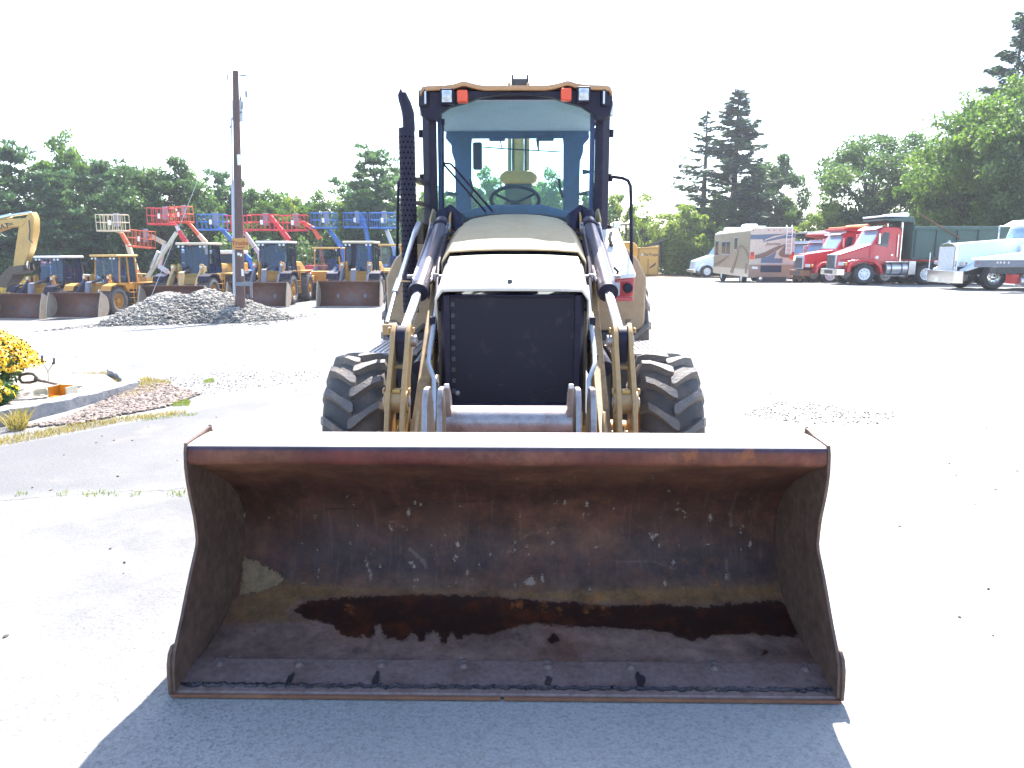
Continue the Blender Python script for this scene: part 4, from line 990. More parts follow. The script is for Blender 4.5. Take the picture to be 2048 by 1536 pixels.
# ---- coupler tube, ears and linkage
mb = B(); mb.tube([(-.30, 3.5, .783), (.30, 3.5, .783)], .082, 28); mb.build('coupler_tube', M['steel'], BH)
for sgn in (-1, 1):
    mb = B()
    for x0 in (.315, .385):
        mb.prism([(3.42, .90), (3.47, .955), (3.56, .95), (3.64, .86), (3.70, .60), (3.60, .35), (3.36, .30), (3.33, .55), (3.38, .74)], 'x', sgn * x0, sgn * (x0 + .028))
    mb.build('coupler_ear', M['steel'], BH, bevel=.006)
    mb = B(); mb.prism([(3.40, .90), (3.34, .98), (3.36, 1.0), (3.46, .93), (3.50, .86), (3.44, .80)], 'x', sgn * .275, sgn * .30); mb.build('coupler_hook', M['steel'], BH, bevel=.004)
    # loader arm
    top = smooth_path([(6.15, 1.83), (5.6, 1.64), (5.1, 1.46), (4.6, 1.16), (4.2, .86), (3.8, .60), (3.45, .42)], 5); bot = smooth_path([(6.15, 1.58), (5.6, 1.40), (5.1, 1.20), (4.6, .90), (4.2, .62), (3.8, .38), (3.45, .24)], 5)
    mb = B(); mb.prism([tuple(q) for q in top] + [tuple(q) for q in bot[::-1]], 'x', sgn * .475, sgn * .545); mb.build('loader_arm', M['armbrown'], BH, bevel=.006)
    mb = B()
    for x0 in (.568, .650):
        pl = [(4.10, 1.16), (4.17, 1.205), (4.24, 1.16), (4.25, 1.08), (4.10, .90), (4.08, .78), (4.02, .55), (3.92, .30), (3.78, .28), (3.76, .50), (3.86, .78), (3.94, .92), (4.06, 1.08)]
        mb.prism(pl, 'x', sgn * x0, sgn * (x0 + .026))
    mb.box(*sorted((sgn * .594, sgn * .650)), 4.06, 4.12, .955, .975); mb.build('bellcrank', M['yellow'], BH, bevel=.005)
    mb = B(); mb.tube([(sgn * .56, 3.96, .79), (sgn * .69, 3.96, .79)], .062, 18); mb.build('pivot_boss', M['yellow'], BH, bevel=.004)
    mb = B(); mb.tube([(sgn * .538, 4.17, 1.10), (sgn * .690, 4.17, 1.10)], .035, 12)
    mb.tube([(sgn * .552, 3.96, .79), (sgn * .70, 3.96, .79)], .028, 12); mb.build('pin', M['steel'], BH, bevel=.003)
    mb = B(); mb.tube([(sgn * .596, 4.18, 1.105), (sgn * .648, 4.18, 1.105)], .082, 24); mb.box(*sorted((sgn * .598, sgn * .646)), 4.10, 4.17, .99, 1.10); mb.build('rod_eye', M['black'], BH, bevel=.004)
    # forward link plates below the bellcrank
    mb = B(); mb.prism([(3.95, .66), (4.02, .60), (3.75, .28), (3.45, .20), (3.40, .30), (3.66, .42)], 'x', sgn * .598, sgn * .626); mb.prism([(3.95, .74), (4.02, .68), (3.75, .30), (3.45, .20), (3.40, .30), (3.66, .48)], 'x', sgn * .50, sgn * .52); mb.build('link_plate', M['yellow'], BH, bevel=.004)
    # tilt cylinder
    A = Vector((sgn * .560, 5.80, 1.815)); E = Vector((sgn * .615, 4.20, 1.14)); D = E - A
    mb = B(); mb.tube([A, A + D * .02, A + D * .67], [.058, .056, .056], 22); mb.build('cylinder_barrel', M['barrel'], BH, bevel=.003)
    mb = B(); mb.tube([A + D * .665, A + D * .70], .064, 22); mb.build('cylinder_collar', M['black'], BH, bevel=.005)
    mb = B(); mb.tube([A + D * .05, A + D * .075], .066, 22); mb.build('cylinder_collar', M['black'], BH, bevel=.005)
    mb = B(); mb.tube([A + D * .70, E], .031, 18); mb.build('piston_rod', M['chrome'], BH)
    mb = B(); mb.tube([A + Vector((0, .02, -.01)), A + Vector((0, .08, .05)), A + Vector((-sgn * .05, .12, .08)), A + Vector((-sgn * .11, .06, .04)), A + Vector((-sgn * .12, -.06, -.08))], [.05, .066, .068, .055, .035], 14); mb.build('pivot_boot', M['black'], BH)
    # feed lines along the barrel
    for dx in (-.062, .064):
        mb = B(); mb.tube([A + Vector((sgn * dx * .8, -.02, -.01)), A + D * .08 + Vector((sgn * dx, 0, .035)), A + D * .25 + Vector((sgn * dx, 0, .01)), A + D * .58 + Vector((sgn * dx, 0, .0)), A + D * .6 + Vector((sgn * dx * .8, 0, -.01))], [.012, .014, .012, .011, .012], 8); mb.build('hydraulic_line', M['barrel'], BH)
        mb = B(); mb.tube([A + D * .065 + Vector((sgn * dx, 0, .03)), A + D * .12 + Vector((sgn * dx, 0, .025))], .018, 6); mb.build('hose_fitting', M['alu'], BH, bevel=.003)
    mb = B(); mb.tube([A + D * .56 + Vector((-sgn * .12, 0, 0)), A + D * .56 + Vector((sgn * .11, 0, 0))], .014, 8)
    mb.box(*sorted((-sgn * .10 + A.x + D.x * .56, -sgn * .06 + A.x + D.x * .56)), (A + D * .56).y - .02, (A + D * .56).y + .03, (A + D * .56).z - .03, (A + D * .56).z + .02); mb.build('line_clamp', M['steel'], BH, bevel=.003)
    # lift cylinder underneath the arm
    mb = B(); mb.tube([(sgn * .57, 5.6, .95), (sgn * .57, 4.9, .93), (sgn * .57, 4.45, .90)], .045, 16); mb.build('lift_cylinder', M['black'], BH)
    # bent steel line that runs down the inside of the arm
    mb = B(); mb.tube([(sgn * .470, 4.75, 1.38), (sgn * .468, 4.45, 1.20), (sgn * .478, 4.28, 1.05), (sgn * .470, 4.12, .98), (sgn * .430, 4.05, .90), (sgn * .428, 4.0, .72), (sgn * .44, 3.9, .55)], .0135, 8); mb.build('hydraulic_line', M['lightgrey'], BH)
    mb = B(); mb.box(*sorted((sgn * .462, sgn * .495)), 4.40, 4.45, 1.165, 1.215); mb.box(*sorted((sgn * .460, sgn * .495)), 4.20, 4.24, .985, 1.02); mb.build('line_clamp', M['black'], BH, bevel=.003)
    # inner frame rail beside the hood
    mb = B(); mb.prism([(5.95, 1.86), (5.2, 1.52), (4.9, 1.40), (4.75, .5), (6.3, .5), (6.3, 1.86)], 'x', sgn * .478, sgn * .468 if False else sgn * .455); mb.build('frame_side', M['brownmetal'], BH, bevel=.004)
    mb = B(); mb.prism([(6.25, 1.90), (5.95, 1.95), (5.75, 1.86), (5.65, 1.5), (5.9, .7), (6.25, .7)], 'x', sgn * .505, sgn * .490); mb.prism([(6.25, 1.90), (5.95, 1.93), (5.75, 1.84), (5.7, 1.5), (5.9, .7), (6.25, .7)], 'x', sgn * .64, sgn * .655); mb.build('arm_tower', M['yellow'], BH, bevel=.005)
mb = B(); mb.tube([L(838, 446, 5.75), L(829, 468, 5.6)], .021, 10); mb.build('indicator_rod_end', M['alu'], BH)
mb = B(); mb.tube([L(829, 466, 5.6), L(798, 565, 4.95)], .017, 12); mb.tube([L(799, 560, 4.98), L(790, 586, 4.85)], .023, 12); mb.tube([L(790, 584, 4.86), L(774, 645, 4.5)], .012, 10); mb.build('level_indicator_rod', M['alu'], BH)
p = L(777, 652, 4.5); mb = B(); mb.box(p.x - .03, p.x + .03, 4.44, 4.56, p.z - .05, p.z + .012); mb.tube([L(798, 563, 4.95), L(822, 563, 4.9)], .006, 6); mb.build('rod_bracket', M['yellow'], BH, bevel=.004)

for sgn in (-1, 1):
    for k in range(3):
        x = sgn * (.462 + .0 * k); mb = B()
        mb.tube([(x, 5.75, 1.74 - .05 * k), (sgn * .50, 5.45, 1.72 - .05 * k), (sgn * .505, 5.0, 1.52 - .05 * k), (sgn * .49, 4.7, 1.30 - .05 * k), (sgn * .468, 4.5, 1.12 - .06 * k)], .011, 8); mb.build('hydraulic_hose', M['black'], BH)
    mb = B(); mb.box(*sorted((sgn * .60, sgn * .645)), 3.925, 3.99, .845, .862); mb.build('grease_tab', M['cyellow'], BH, bevel=.003)
    for y_, z_ in ((3.96, .855), (4.17, 1.165)):
        for x_ in (.556, .694): mb = B(); mb.box(*sorted((sgn * (x_ - .006), sgn * (x_ + .006))), y_ - .022, y_ + .022, z_ - .018, z_ + .012); mb.build('pin_keeper', M['yellow'], BH, bevel=.005)
# ---- nose, grille and hood
def grillemat():
    m, n, l = newmat('perforated_grille'); o = n.new('ShaderNodeOutputMaterial'); b = n.new('ShaderNodeBsdfPrincipled'); l.new(b.outputs[0], o.inputs[0])
    co = objco(n); mp = n.new('ShaderNodeMapping'); mp.inputs['Scale'].default_value = (1, 0, 1); l.new(co, mp.inputs[0])
    v = n.new('ShaderNodeTexVoronoi'); v.inputs['Scale'].default_value = 105; v.inputs['Randomness'].default_value = .0; l.new(mp.outputs[0], v.inputs[0])
    hole = mth(n, l, 'MULTIPLY', mth(n, l, 'SUBTRACT', .34, v.outputs['Distance']), 9, True)
    dust = ramp(n, l, noise(n, l, 7, 6, .7, co), .58, (0, 0, 0), .78, (1, 1, 1))
    c = mixc(n, l, hole, (.019, .015, .028), mixc(n, l, dust, (.007, .007, .010), (.16, .13, .12)))
    l.new(c, b.inputs['Base Color']); b.inputs['Roughness'].default_value = .5
    bp = n.new('ShaderNodeBump'); bp.inputs['Strength'].default_value = .5; bp.inputs['Distance'].default_value = .002; l.new(mth(n, l, 'SUBTRACT', 1, hole), bp.inputs['Height']); l.new(bp.outputs[0], b.inputs['Normal'])
    return m
M['grille'] = grillemat(); M['grille'].node_tree.nodes['Principled BSDF'].inputs['Specular IOR Level'].default_value = .2
mb = B(); mb.box(-.365, .365, 4.375, 4.39, .70, 1.345); mb.build('grille', M['grille'], BH)
mb = B()
for s_ in (-1, 1): mb.prism([(s_ * .365, 4.36), (s_ * .40, 4.35), (s_ * .425, 4.39), (s_ * .43, 4.80), (s_ * .365, 4.80)], 'z', .66, 1.350)
mb.box(-.365, .365, 4.352, 4.40, 1.335, 1.352); mb.box(-.365, .365, 4.36, 4.40, .64, .70); mb.build('grille_frame', M['black'], BH, bevel=.008)
for k in range(9): mb = B(); mb.box(-.362, -.340, 4.364, 4.376, .76 + .065 * k, .785 + .065 * k); mb.build('grille_clip', M['dark'], BH, bevel=.002)
for x_, z_ in ((-.33, .76), (.345, .76)): mb = B(); mb.lathe([(0, -.012), (.008, -.012), (.016, -.004), (.016, .004)], (x_, 4.374, z_), 'y', 14); mb.build('grille_fastener', M['steel'], BH, bevel=.002)
def hood_strip(stations, name, mat, bev=.01):
    mb = B(); vs = []; fs = []; n = len(stations[0][1])
    for Y_, row in stations: vs += [(x, Y_ if len(q) == 0 else Y_ + q[0], z) for x, z, *q in row]
    for i in range(len(stations) - 1):
        for k in range(n - 1): fs.append((i * n + k, i * n + k + 1, (i + 1) * n + k + 1, (i + 1) * n + k))
    mb.add(vs, fs); o = mb.build(name, mat, BH, sharp=28); sm = o.modifiers.new('t', 'SOLIDIFY'); sm.thickness = .012; sm.offset = -1 if False else 1
    if bev: b = o.modifiers.new('b', 'BEVEL'); b.width = bev; b.segments = 3; b.limit_method = 'ANGLE'; b.angle_limit = R(30)
    return o
def row(w1, w2, z, crown=.015, drop=.06, low=.45):
    """half cross-section mirrored: vertical side, shoulder, crowned top"""
    h = [(w2, z - low), (w2, z - drop), (w1, z), (w1 * .6, z + crown * .75), (w1 * .25, z + crown)]
    return [(-x, q) for x, q in h] + [(0, z + crown)] + [(x, q) for x, q in h[::-1]]
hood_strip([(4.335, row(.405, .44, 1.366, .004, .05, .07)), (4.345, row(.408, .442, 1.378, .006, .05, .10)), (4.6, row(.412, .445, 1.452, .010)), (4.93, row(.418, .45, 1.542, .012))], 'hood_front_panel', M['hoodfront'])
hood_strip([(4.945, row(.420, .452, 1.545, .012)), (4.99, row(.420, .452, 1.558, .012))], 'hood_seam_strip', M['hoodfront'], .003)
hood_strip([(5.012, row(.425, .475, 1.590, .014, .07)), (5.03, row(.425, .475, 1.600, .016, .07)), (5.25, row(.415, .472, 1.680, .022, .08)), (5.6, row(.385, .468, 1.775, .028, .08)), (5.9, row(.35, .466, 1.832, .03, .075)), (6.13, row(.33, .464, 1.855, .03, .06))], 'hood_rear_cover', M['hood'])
mb = B(); mb.box(-.44, .44, 4.90, 5.05, 1.42, 1.535); mb.build('hood_gap_seal', M['black'], BH)
mb = B(); mb.lathe([(0, .035), (.012, .035), (.016, .028), (.016, .012), (.022, .008), (.022, 0)], (-.015, 4.42, 1.402), 'z', 14); mb.build('hood_latch', M['dark'], BH)
mb = B(); mb.box(-.445, .445, 4.42, 6.2, .55, 1.25); mb.build('engine_bay', M['brownmetal'], BH)

# ---- front axle, wheels
mb = B(); mb.tube([(-.80, 4.6, .47), (-.3, 4.6, .46), (.3, 4.6, .46), (.80, 4.6, .47)], [.07, .10, .10, .07], 14); mb.box(-.22, .22, 4.42, 4.8, .34, .68); mb.tube([(-.72, 4.42, .50), (.72, 4.42, .50)], .022, 8); mb.build('front_axle', M['oyellow'], BH, bevel=.006)
mb = B(); mb.box(-.42, .42, 4.30, 4.38, .56, .66); mb.build('front_crossmember', M['cyellow'], BH, bevel=.006)
def tyre_prof(Rr, rim, w_, crown=.03):
    h = w_ / 2
    half = [(rim, h * .72), (rim + .03, h * .90), (rim + (Rr - rim) * .45, h * 1.02), (Rr - .085 * (Rr / .48), h * .98), (Rr - .035, h * .86), (Rr - crown * .35, h * .5), (Rr, 0)]
    return half + [(r_, -x) for r_, x in half[:-1][::-1]]
def tyre_mesh(Rr, rim, w_, n=56, mat='rubber'):
    mb = MB(); mb.lathe(tyre_prof(Rr, rim, w_), (0, 0, 0), 'x', n); return mb.mesh('tyre', M[mat], 50)
def rim_mesh(Rr, w_, mat, holes=10, hub='dark', dish=.45):
    mb = MB(); h = w_ / 2
    for s_ in (1,):
        mb.lathe([(Rr, h * .80), (Rr * .93, h * .82), (Rr * .88, h * .5), (Rr * .80, h * dish), (Rr * .42, h * dish * .9), (Rr * .36, h * .80), (Rr * .20, h * .9), (0, h * .9)], (0, 0, 0), 'x', 28)
    mb.lathe([(Rr, h * .8), (Rr * .9, 0), (Rr, -h * .8)], (0, 0, 0), 'x', 28); mb.lathe([(Rr * .9, -h * .5), (0, -h * .5)], (0, 0, 0), 'x', 28)
    k0 = len(mb.f)
    for k in range(holes):
        a = 2 * PI * k / holes; mb.lathe([(0, .004), (Rr * .075, .004), (Rr * .075, -.004)], (h * dish + .006, Rr * .62 * math.cos(a), Rr * .62 * math.sin(a)), 'x', 8, mi=1)
    return mb.mesh('rim', [M[mat], M[hub]], 40)
def lug_mesh(Rr, w_, side, h=.032):
    hw = w_ / 2
    def S(x, th, dr):
        q = abs(x) / hw; r_ = Rr - .012 * q ** 2 - .075 * max(0, q - .80) ** 1.2 / .2 ** 1.2 * 1.0
        return ((x) , -(r_ + dr) * math.cos(th), (r_ + dr) * math.sin(th))
    st = [(-.07, -.01, .022), (-.03, 0.0, .033), (.08, .02, .037), (.36, .10, .027), (.60, .175, .025), (.84, .245, .028), (1.03, .27, .032)]   # lateral fraction, sweep angle, half width (m)
    mb = MB(); vs = []; fs = []
    for f_, th, wd in st:
        x = side * f_ * hw; dw = wd / Rr
        dr = h * (1 if f_ < .9 else .75)
        vs += [S(x, th - dw * 1.15, -.014), S(x, th - dw * .8, dr), S(x, th + dw * .8, dr), S(x, th + dw * 1.15, -.014)]
    m = len(st)
    for i in range(m - 1):
        for k in range(3): fs.append((i * 4 + k, i * 4 + k + 1, i * 4 + 5 + k, i * 4 + 4 + k))
    fs += [(0, 1, 2, 3), tuple((m - 1) * 4 + k for k in (3, 2, 1, 0))]
    mb.add(vs, fs); return mb.mesh('tread_lug', M['lug'], 40)
TY = tyre_mesh(.455, .235, .375); RM = rim_mesh(.235, .375, 'oyellow', 8)
LG = {s_: lug_mesh(.455, .375, s_, .034) for s_ in (-1, 1)}
for sgn in (-1, 1):
    wl = link('front_wheel', TY, BH, loc=(sgn * .948, 0, .482)); 
    if sgn < 0: wl.rotation_euler = (0, 0, R(2))
    link('rim', RM, wl, rot=(0, 0, 0 if sgn > 0 else PI))
    NL = 16
    for s_ in (-1, 1):
        for k in range(NL):
            o = link('tread_lug', LG[s_], wl, rot=(2 * PI * (k + (.5 if s_ > 0 else 0)) / NL + .1 * sgn, 0, 0)); bv = None
TY2 = tyre_mesh(.70, .36, .43, 48); RM2 = rim_mesh(.36, .43, 'oyellow', 8); LG2 = {s_: lug_mesh(.70, .43, s_, .04) for s_ in (-1, 1)}
for sgn in (-1, 1):
    wl = link('rear_wheel', TY2, BH, loc=(sgn * .955, 7.0 - RY, .72)); link('rim', RM2, wl, rot=(0, 0, 0 if sgn > 0 else PI))
    for s_ in (-1, 1):
        for k in range(22): link('tread_lug', LG2[s_], wl, rot=(2 * PI * (k + (.5 if s_ > 0 else 0)) / 22, 0, 0))

# ---- step boxes and fenders
for sgn in (-1, 1):
    x0, x1 = sorted((sgn * .70, sgn * 1.08))
    mb = B(); mb.box(x0, x1, 5.28, 5.95, .32, .865); mb.build('tool_box', M['dark'], BH, bevel=.01)
    mb = B(); mb.box(x0 - .01, x1 + .01, 5.22, 5.98, .868, .888); mb.build('step_plate', M['steel'], BH, bevel=.004)
    mb = B()
    for i in range(9):
        for j in range(12): mb.lathe([(.012, 0), (.009, .007), (0, .007)], (x0 + .04 + .037 * i, 5.27 + .058 * j, .888), 'z', 6)
    tag(mb.build('grip_studs', M['steel'], BH), kind='stuff')
    mb = B(); poly = [(.60, .93), (1.10, .93), (1.105, 1.38), (1.03, 1.53), (.86, 1.70), (.60, 1.72)]
    mb.prism([(sgn * x, z) for x, z in poly], 'y', 6.33, 7.55); mb.build('rear_fender', M['fender'], BH, bevel=.02, seg=3)
    mb = B(); mb.box(*sorted((sgn * .62, sgn * 1.05)), 6.30, 6.9, .55, .925); mb.build('fuel_tank', M['dark'], BH, bevel=.02)
    # lower cab side
    mb = B(); mb.box(*sorted((sgn * .50, sgn * .745)), 6.26, 7.7, 1.2, 1.80); mb.build('cab_side_sill', M['black'], BH, bevel=.015)

# ---- cab
Zr = 2.86
mb = B()   # front posts: stepped section leaning a little outwards towards the floor
for sgn in (-1, 1):
    mb = B()
    mb.prism([(sgn * (.615 if 0 else .640), 6.235), (sgn * .70, 6.225), (sgn * .765, 6.29), (sgn * .765, 6.36), (sgn * .655, 6.36)], 'z', 1.62, 2.74)
    mb.build('front_post', M['black'], BH, bevel=.012, seg=3)
    mb = B(); mb.box(*sorted((sgn * .605, sgn * .638)), 6.27, 6.34, 1.78, 2.78); mb.build('door_frame', M['interior'], BH, bevel=.008)
    mb = B()
    for z_ in (2.55, 2.20, 1.78): mb.lathe([(0, .03), (.018, .03), (.018, -.03), (0, -.03)], (sgn * .782, 6.32, z_), 'z', 10); 
    mb.build('door_hinge', M['black'], BH)
    mb = B(); mb.tube([(sgn * .775, 7.66, 1.7), (sgn * .765, 7.66, 2.8)], .025, 8); mb.build('rear_corner_post', M['black'], BH)
    mb = B(); mb.prism([(sgn * .462, 1.75), (sgn * .615, 1.75), (sgn * .622, 2.48), (sgn * .650, 2.56), (sgn * .655, 2.64), (sgn * .71, 2.70), (sgn * .70, 2.80), (sgn * .44, 2.80), (sgn * .455, 2.65)], 'y', 7.60, 7.68); mb.build('rear_post', M['interior'], BH, bevel=.012)
    mb = B(); mb.quad((sgn * .752, 6.37, 1.8), (sgn * .752, 7.64, 1.8), (sgn * .735, 7.64, 2.75), (sgn * .735, 6.37, 2.75)); mb.build('door_glass', M['glassclear'], BH)
    mb = B(); mb.tube([(sgn * .60, 7.55, 2.16), (sgn * .70, 7.50, 2.165)], [.012, .028], 8); mb.build('door_latch', M['dark'], BH)
mb = B(); mb.box(-.455, .455, 7.60, 7.66, 2.70, 2.80); mb.box(-.28, -.12, 7.58, 7.61, 2.67, 2.71); mb.box(.20, .36, 7.58, 7.61, 2.67, 2.71); mb.build('rear_window_header', M['interior'], BH, bevel=.01)
mb = B(); mb.box(-.73, .73, 7.58, 7.70, 1.2, 1.74); mb.build('rear_wall', M['interior'], BH, bevel=.01)
mb = B(); mb.quad((-.45, 7.62, 1.75), (.45, 7.62, 1.75), (.45, 7.62, 2.66), (-.45, 7.62, 2.66)); mb.build('rear_window', M['glassclear'], BH)
mb = B(); mb.add([(-.72, 6.24, 2.797), (.72, 6.24, 2.797), (.72, 7.64, 2.765), (-.72, 7.64, 2.765)], [(0, 1, 2, 3)]); mb.build('headliner', M['headliner'], BH)
# windscreen
mb = B()
ws = [(-.648, 1.80), (.648, 1.80), (.640, 2.62), (.58, 2.74), (.45, 2.80), (.30, 2.835), (-.30, 2.835), (-.45, 2.80), (-.58, 2.74), (-.640, 2.62)]
mb.add([(x, 6.275 + .015 * (z - 1.8) , z) for x, z in ws], [tuple(range(len(ws)))]); mb.build('windscreen', M['glass'], BH)
mb = B(); mb.prism([(-.66, 1.735), (.66, 1.735), (.64, 1.80), (.40, 1.875), (.2, 1.905), (-.2, 1.905), (-.40, 1.875), (-.64, 1.80)], 'y', 6.20, 6.265); mb.build('cowl', M['dark'], BH, bevel=.01)
# roof: tan cap with two humps, black visor that carries the lamps
hump = [(-.765, -.045), (-.745, -.008), (-.70, 0), (-.56, .004), (-.48, .015), (-.43, .032), (-.40, .033), (-.36, .022), (-.30, .008), (-.24, 0), (0, .002), (.24, 0), (.30, .008), (.36, .022), (.40, .033), (.43, .032), (.48, .015), (.56, .004), (.70, 0), (.745, -.008), (.765, -.045)]
mb = B(); vs = []; n_ = len(hump); fs = []
for Y_, sc_, dz in ((6.10, .985, -.032), (6.115, .99, 0), (6.30, 1.0, .018), (6.9, 1.0, .03), (7.6, 1.0, .02), (7.85, .96, -.03)):
    vs += [(x * sc_, Y_, Zr + .02 + z * (1 if Y_ < 7 else .5) + dz) for x, z in hump]
for i in range(5):
    for k in range(n_ - 1): fs.append((i * n_ + k, i * n_ + k + 1, (i + 1) * n_ + k + 1, (i + 1) * n_ + k))
mb.add(vs, fs); o = mb.build('roof_cap', M['oyellow'] if 0 else M['hood'], BH, sharp=50); sm = o.modifiers.new('t', 'SOLIDIFY'); sm.thickness = .02; sm.offset = -1
M['rooftan'] = paint('dusty_orange_roof', (0.50, 0.27, 0.13), 0.55, dirt=(0.34, 0.20, 0.11), damount=.5, dscale=6)
o.data.materials[0] = M['rooftan']
mb = B()
vis = [(-.758, 2.838), (-.44, 2.848), (0, 2.838), (.44, 2.848), (.758, 2.838), (.765, 2.74), (.745, 2.655), (.70, 2.635), (.645, 2.62), (.60, 2.68), (.52, 2.73), (.40, 2.76), (.28, 2.80), (.12, 2.818), (-.12, 2.818), (-.28, 2.80), (-.40, 2.76), (-.52, 2.73), (-.60, 2.68), (-.645, 2.62), (-.70, 2.635), (-.745, 2.655), (-.765, 2.74)]
mb.prism(vis, 'y', 6.135, 6.22); mb.build('roof_visor', M['black'], BH, bevel=.008)
mb = B(); mb.box(-.76, .76, 6.225, 7.75, 2.80, 2.86); mb.build('roof_frame', M['black'], BH, bevel=.01)
def lamp(px, py, wpx, hpx, m, name, Yl=6.10, rz=0, housing=True):
    p = L(px, py, Yl); w_ = wpx / F * Yl / 2; h = hpx / F * Yl / 2; mb = B(); ro = ('Z', rz)
    if housing: mb.box(p.x - w_ - .014, p.x + w_ + .014, Yl - .02, Yl + .05, p.z - h - .014, p.z + h + .014, rot=('Z', rz))
    else: mb.box(p.x - w_, p.x + w_, Yl - .035, Yl + .05, p.z - h, p.z + h, rot=('Z', rz))
    o = mb.build(name, M['black'] if housing else m, BH, bevel=.010, seg=3)
    if housing:
        mb = B(); mb.box(p.x - w_, p.x + w_, Yl - .026, Yl - .015, p.z - h, p.z + h, rot=('Z', rz)); mb.build('lens', m, o, bevel=.004)
        if rz: return o
        mb = B(); mb.lathe([(0, -.014), (h * .35, -.012), (h * .8, -.004), (h * .85, 0)], (p.x, Yl - .027, p.z), 'y', 18); mb.build('reflector_ring', M['lens'], o)
    return o
lamp(894, 193, 19, 22, M['lens'], 'work_light'); lamp(1167, 190, 19, 22, M['lens'], 'work_light')
lamp(848, 196, 12, 24, M['lens'], 'side_light', 6.13, R(-35)); lamp(1210, 197, 12, 24, M['lens'], 'side_light', 6.13, R(35))
lamp(925, 193, 20, 22, M['orange'], 'turn_signal', housing=False); lamp(1132, 190, 20, 22, M['orange'], 'turn_signal', housing=False)
for px, py in ((843, 216), (1222, 218)):
    p = L(px, py, 6.28); mb = B(); mb.box(p.x - .018, p.x + .018, 6.25, 6.33, p.z - .06, p.z + .06); mb.build('side_marker', M['lens'], BH, bevel=.012)
# inside the cab
mb = B(); mb.prism([(-.56, 1.5), (.56, 1.5), (.55, 1.86), (.44, 1.93), (.22, 1.985), (-.22, 1.985), (-.44, 1.93), (-.55, 1.86)], 'y', 6.33, 6.60); mb.build('dashboard', M['interior'], BH, bevel=.03, seg=3)
mb = B(); mb.box(-.64, .64, 6.35, 7.6, 1.15, 1.22); mb.build('cab_floor', M['black'], BH)
sw = L(1030, 400, 6.78); tl = Matrix.Rotation(R(-28), 3, 'X')
ring = [sw + tl @ Vector((.215 * math.cos(a), .215 * math.sin(a), 0)) for a in np.linspace(0, 2 * PI, 33)]
mb = B(); mb.tube(ring, .017, 10)
for a in (R(90), R(210), R(330)): mb.tube([sw + Vector((0, 0, -.03)), sw + tl @ Vector((.2 * math.cos(a), .2 * math.sin(a), 0))], .012, 6)
mb.lathe([(0, .02), (.05, .015), (.06, -.03)], tuple(sw + Vector((0, 0, -.02))), 'z', 16); mb.tube([sw + Vector((0, 0, -.03)), sw + Vector((0, -.18, -.32))], .035, 10); mb.build('steering_wheel', M['black'], BH)
mb = B(); mb.box(-.24, .24, 7.0, 7.45, 1.45, 1.60); mb.box(-.22, .22, 7.38, 7.50, 1.58, 2.02); mb.build('seat', M['interior'], BH, bevel=.05, seg=4)
p = L(955, 312, 7.4); mb = B(); mb.box(p.x - .045, p.x + .045, 7.38, 7.42, p.z - .13, p.z + .13); mb.build('interior_mirror', M['black'], BH, bevel=.02, seg=3)
mb = B(); mb.tube([L(965, 294, 7.4), L(1002, 297, 7.45), L(1122, 304, 7.5)], .006, 6); mb.tube([L(1000, 280, 7.45), L(1004, 296, 7.45)], .006, 6); mb.tube([L(1075, 278, 7.5), L(1077, 303, 7.5)], [.018, .006], 6); mb.build('mirror_arm', M['black'], BH)
mb = B(); mb.prism([(L(1164, 339, 7.3).x, L(1164, 339, 7.3).z), (L(1188, 343, 7.3).x, L(1188, 343, 7.3).z), (L(1188, 346, 7.3).x, L(1188, 346, 7.3).z), (L(1165, 349, 7.3).x, L(1165, 349, 7.3).z)], 'y', 7.28, 7.31); mb.build('side_mirror_inside', M['black'], BH)
for pts in ([(1118, 358), (1121, 380), (1126, 396)], [(940, 358), (946, 380), (938, 394)]):
    mb = B(); mb.tube([L(*q, 7.45) for q in pts], .014, 8); mb.build('grab_handle', M['black'], BH)
# wiper on the glass
mb = B(); mb.tube([L(886, 238, 6.25), L(886.5, 330, 6.24), L(886.5, 428, 6.22)], .009, 6); mb.tube([L(886, 238, 6.245), L(886, 250, 6.245)], .014, 6); mb.build('wiper_blade', M['black'], BH)
mb = B(); mb.tube([L(971, 423, 6.18), L(886, 327, 6.22)], .009, 6); mb.tube([L(985, 422, 6.18), L(902, 328, 6.22), L(886, 326, 6.22)], .009, 6); mb.build('wiper_arm', M['black'], BH)
# handrails
mb = B(); mb.tube([L(1222, 353, 6.15), L(1245, 356, 6.1), L(1256, 361, 6.1), L(1261, 372, 6.1), L(1262, 400, 6.1), L(1262.5, 470, 6.1), L(1263, 530, 6.1)], .014, 8); mb.build('handrail', M['black'], BH)
mb = B(); mb.tube([L(803, 353, 6.15), L(797, 366, 6.1), L(795.5, 420, 6.1), L(795, 470, 6.1), L(794, 512, 6.1)], .012, 8); mb.build('handrail', M['black'], BH)
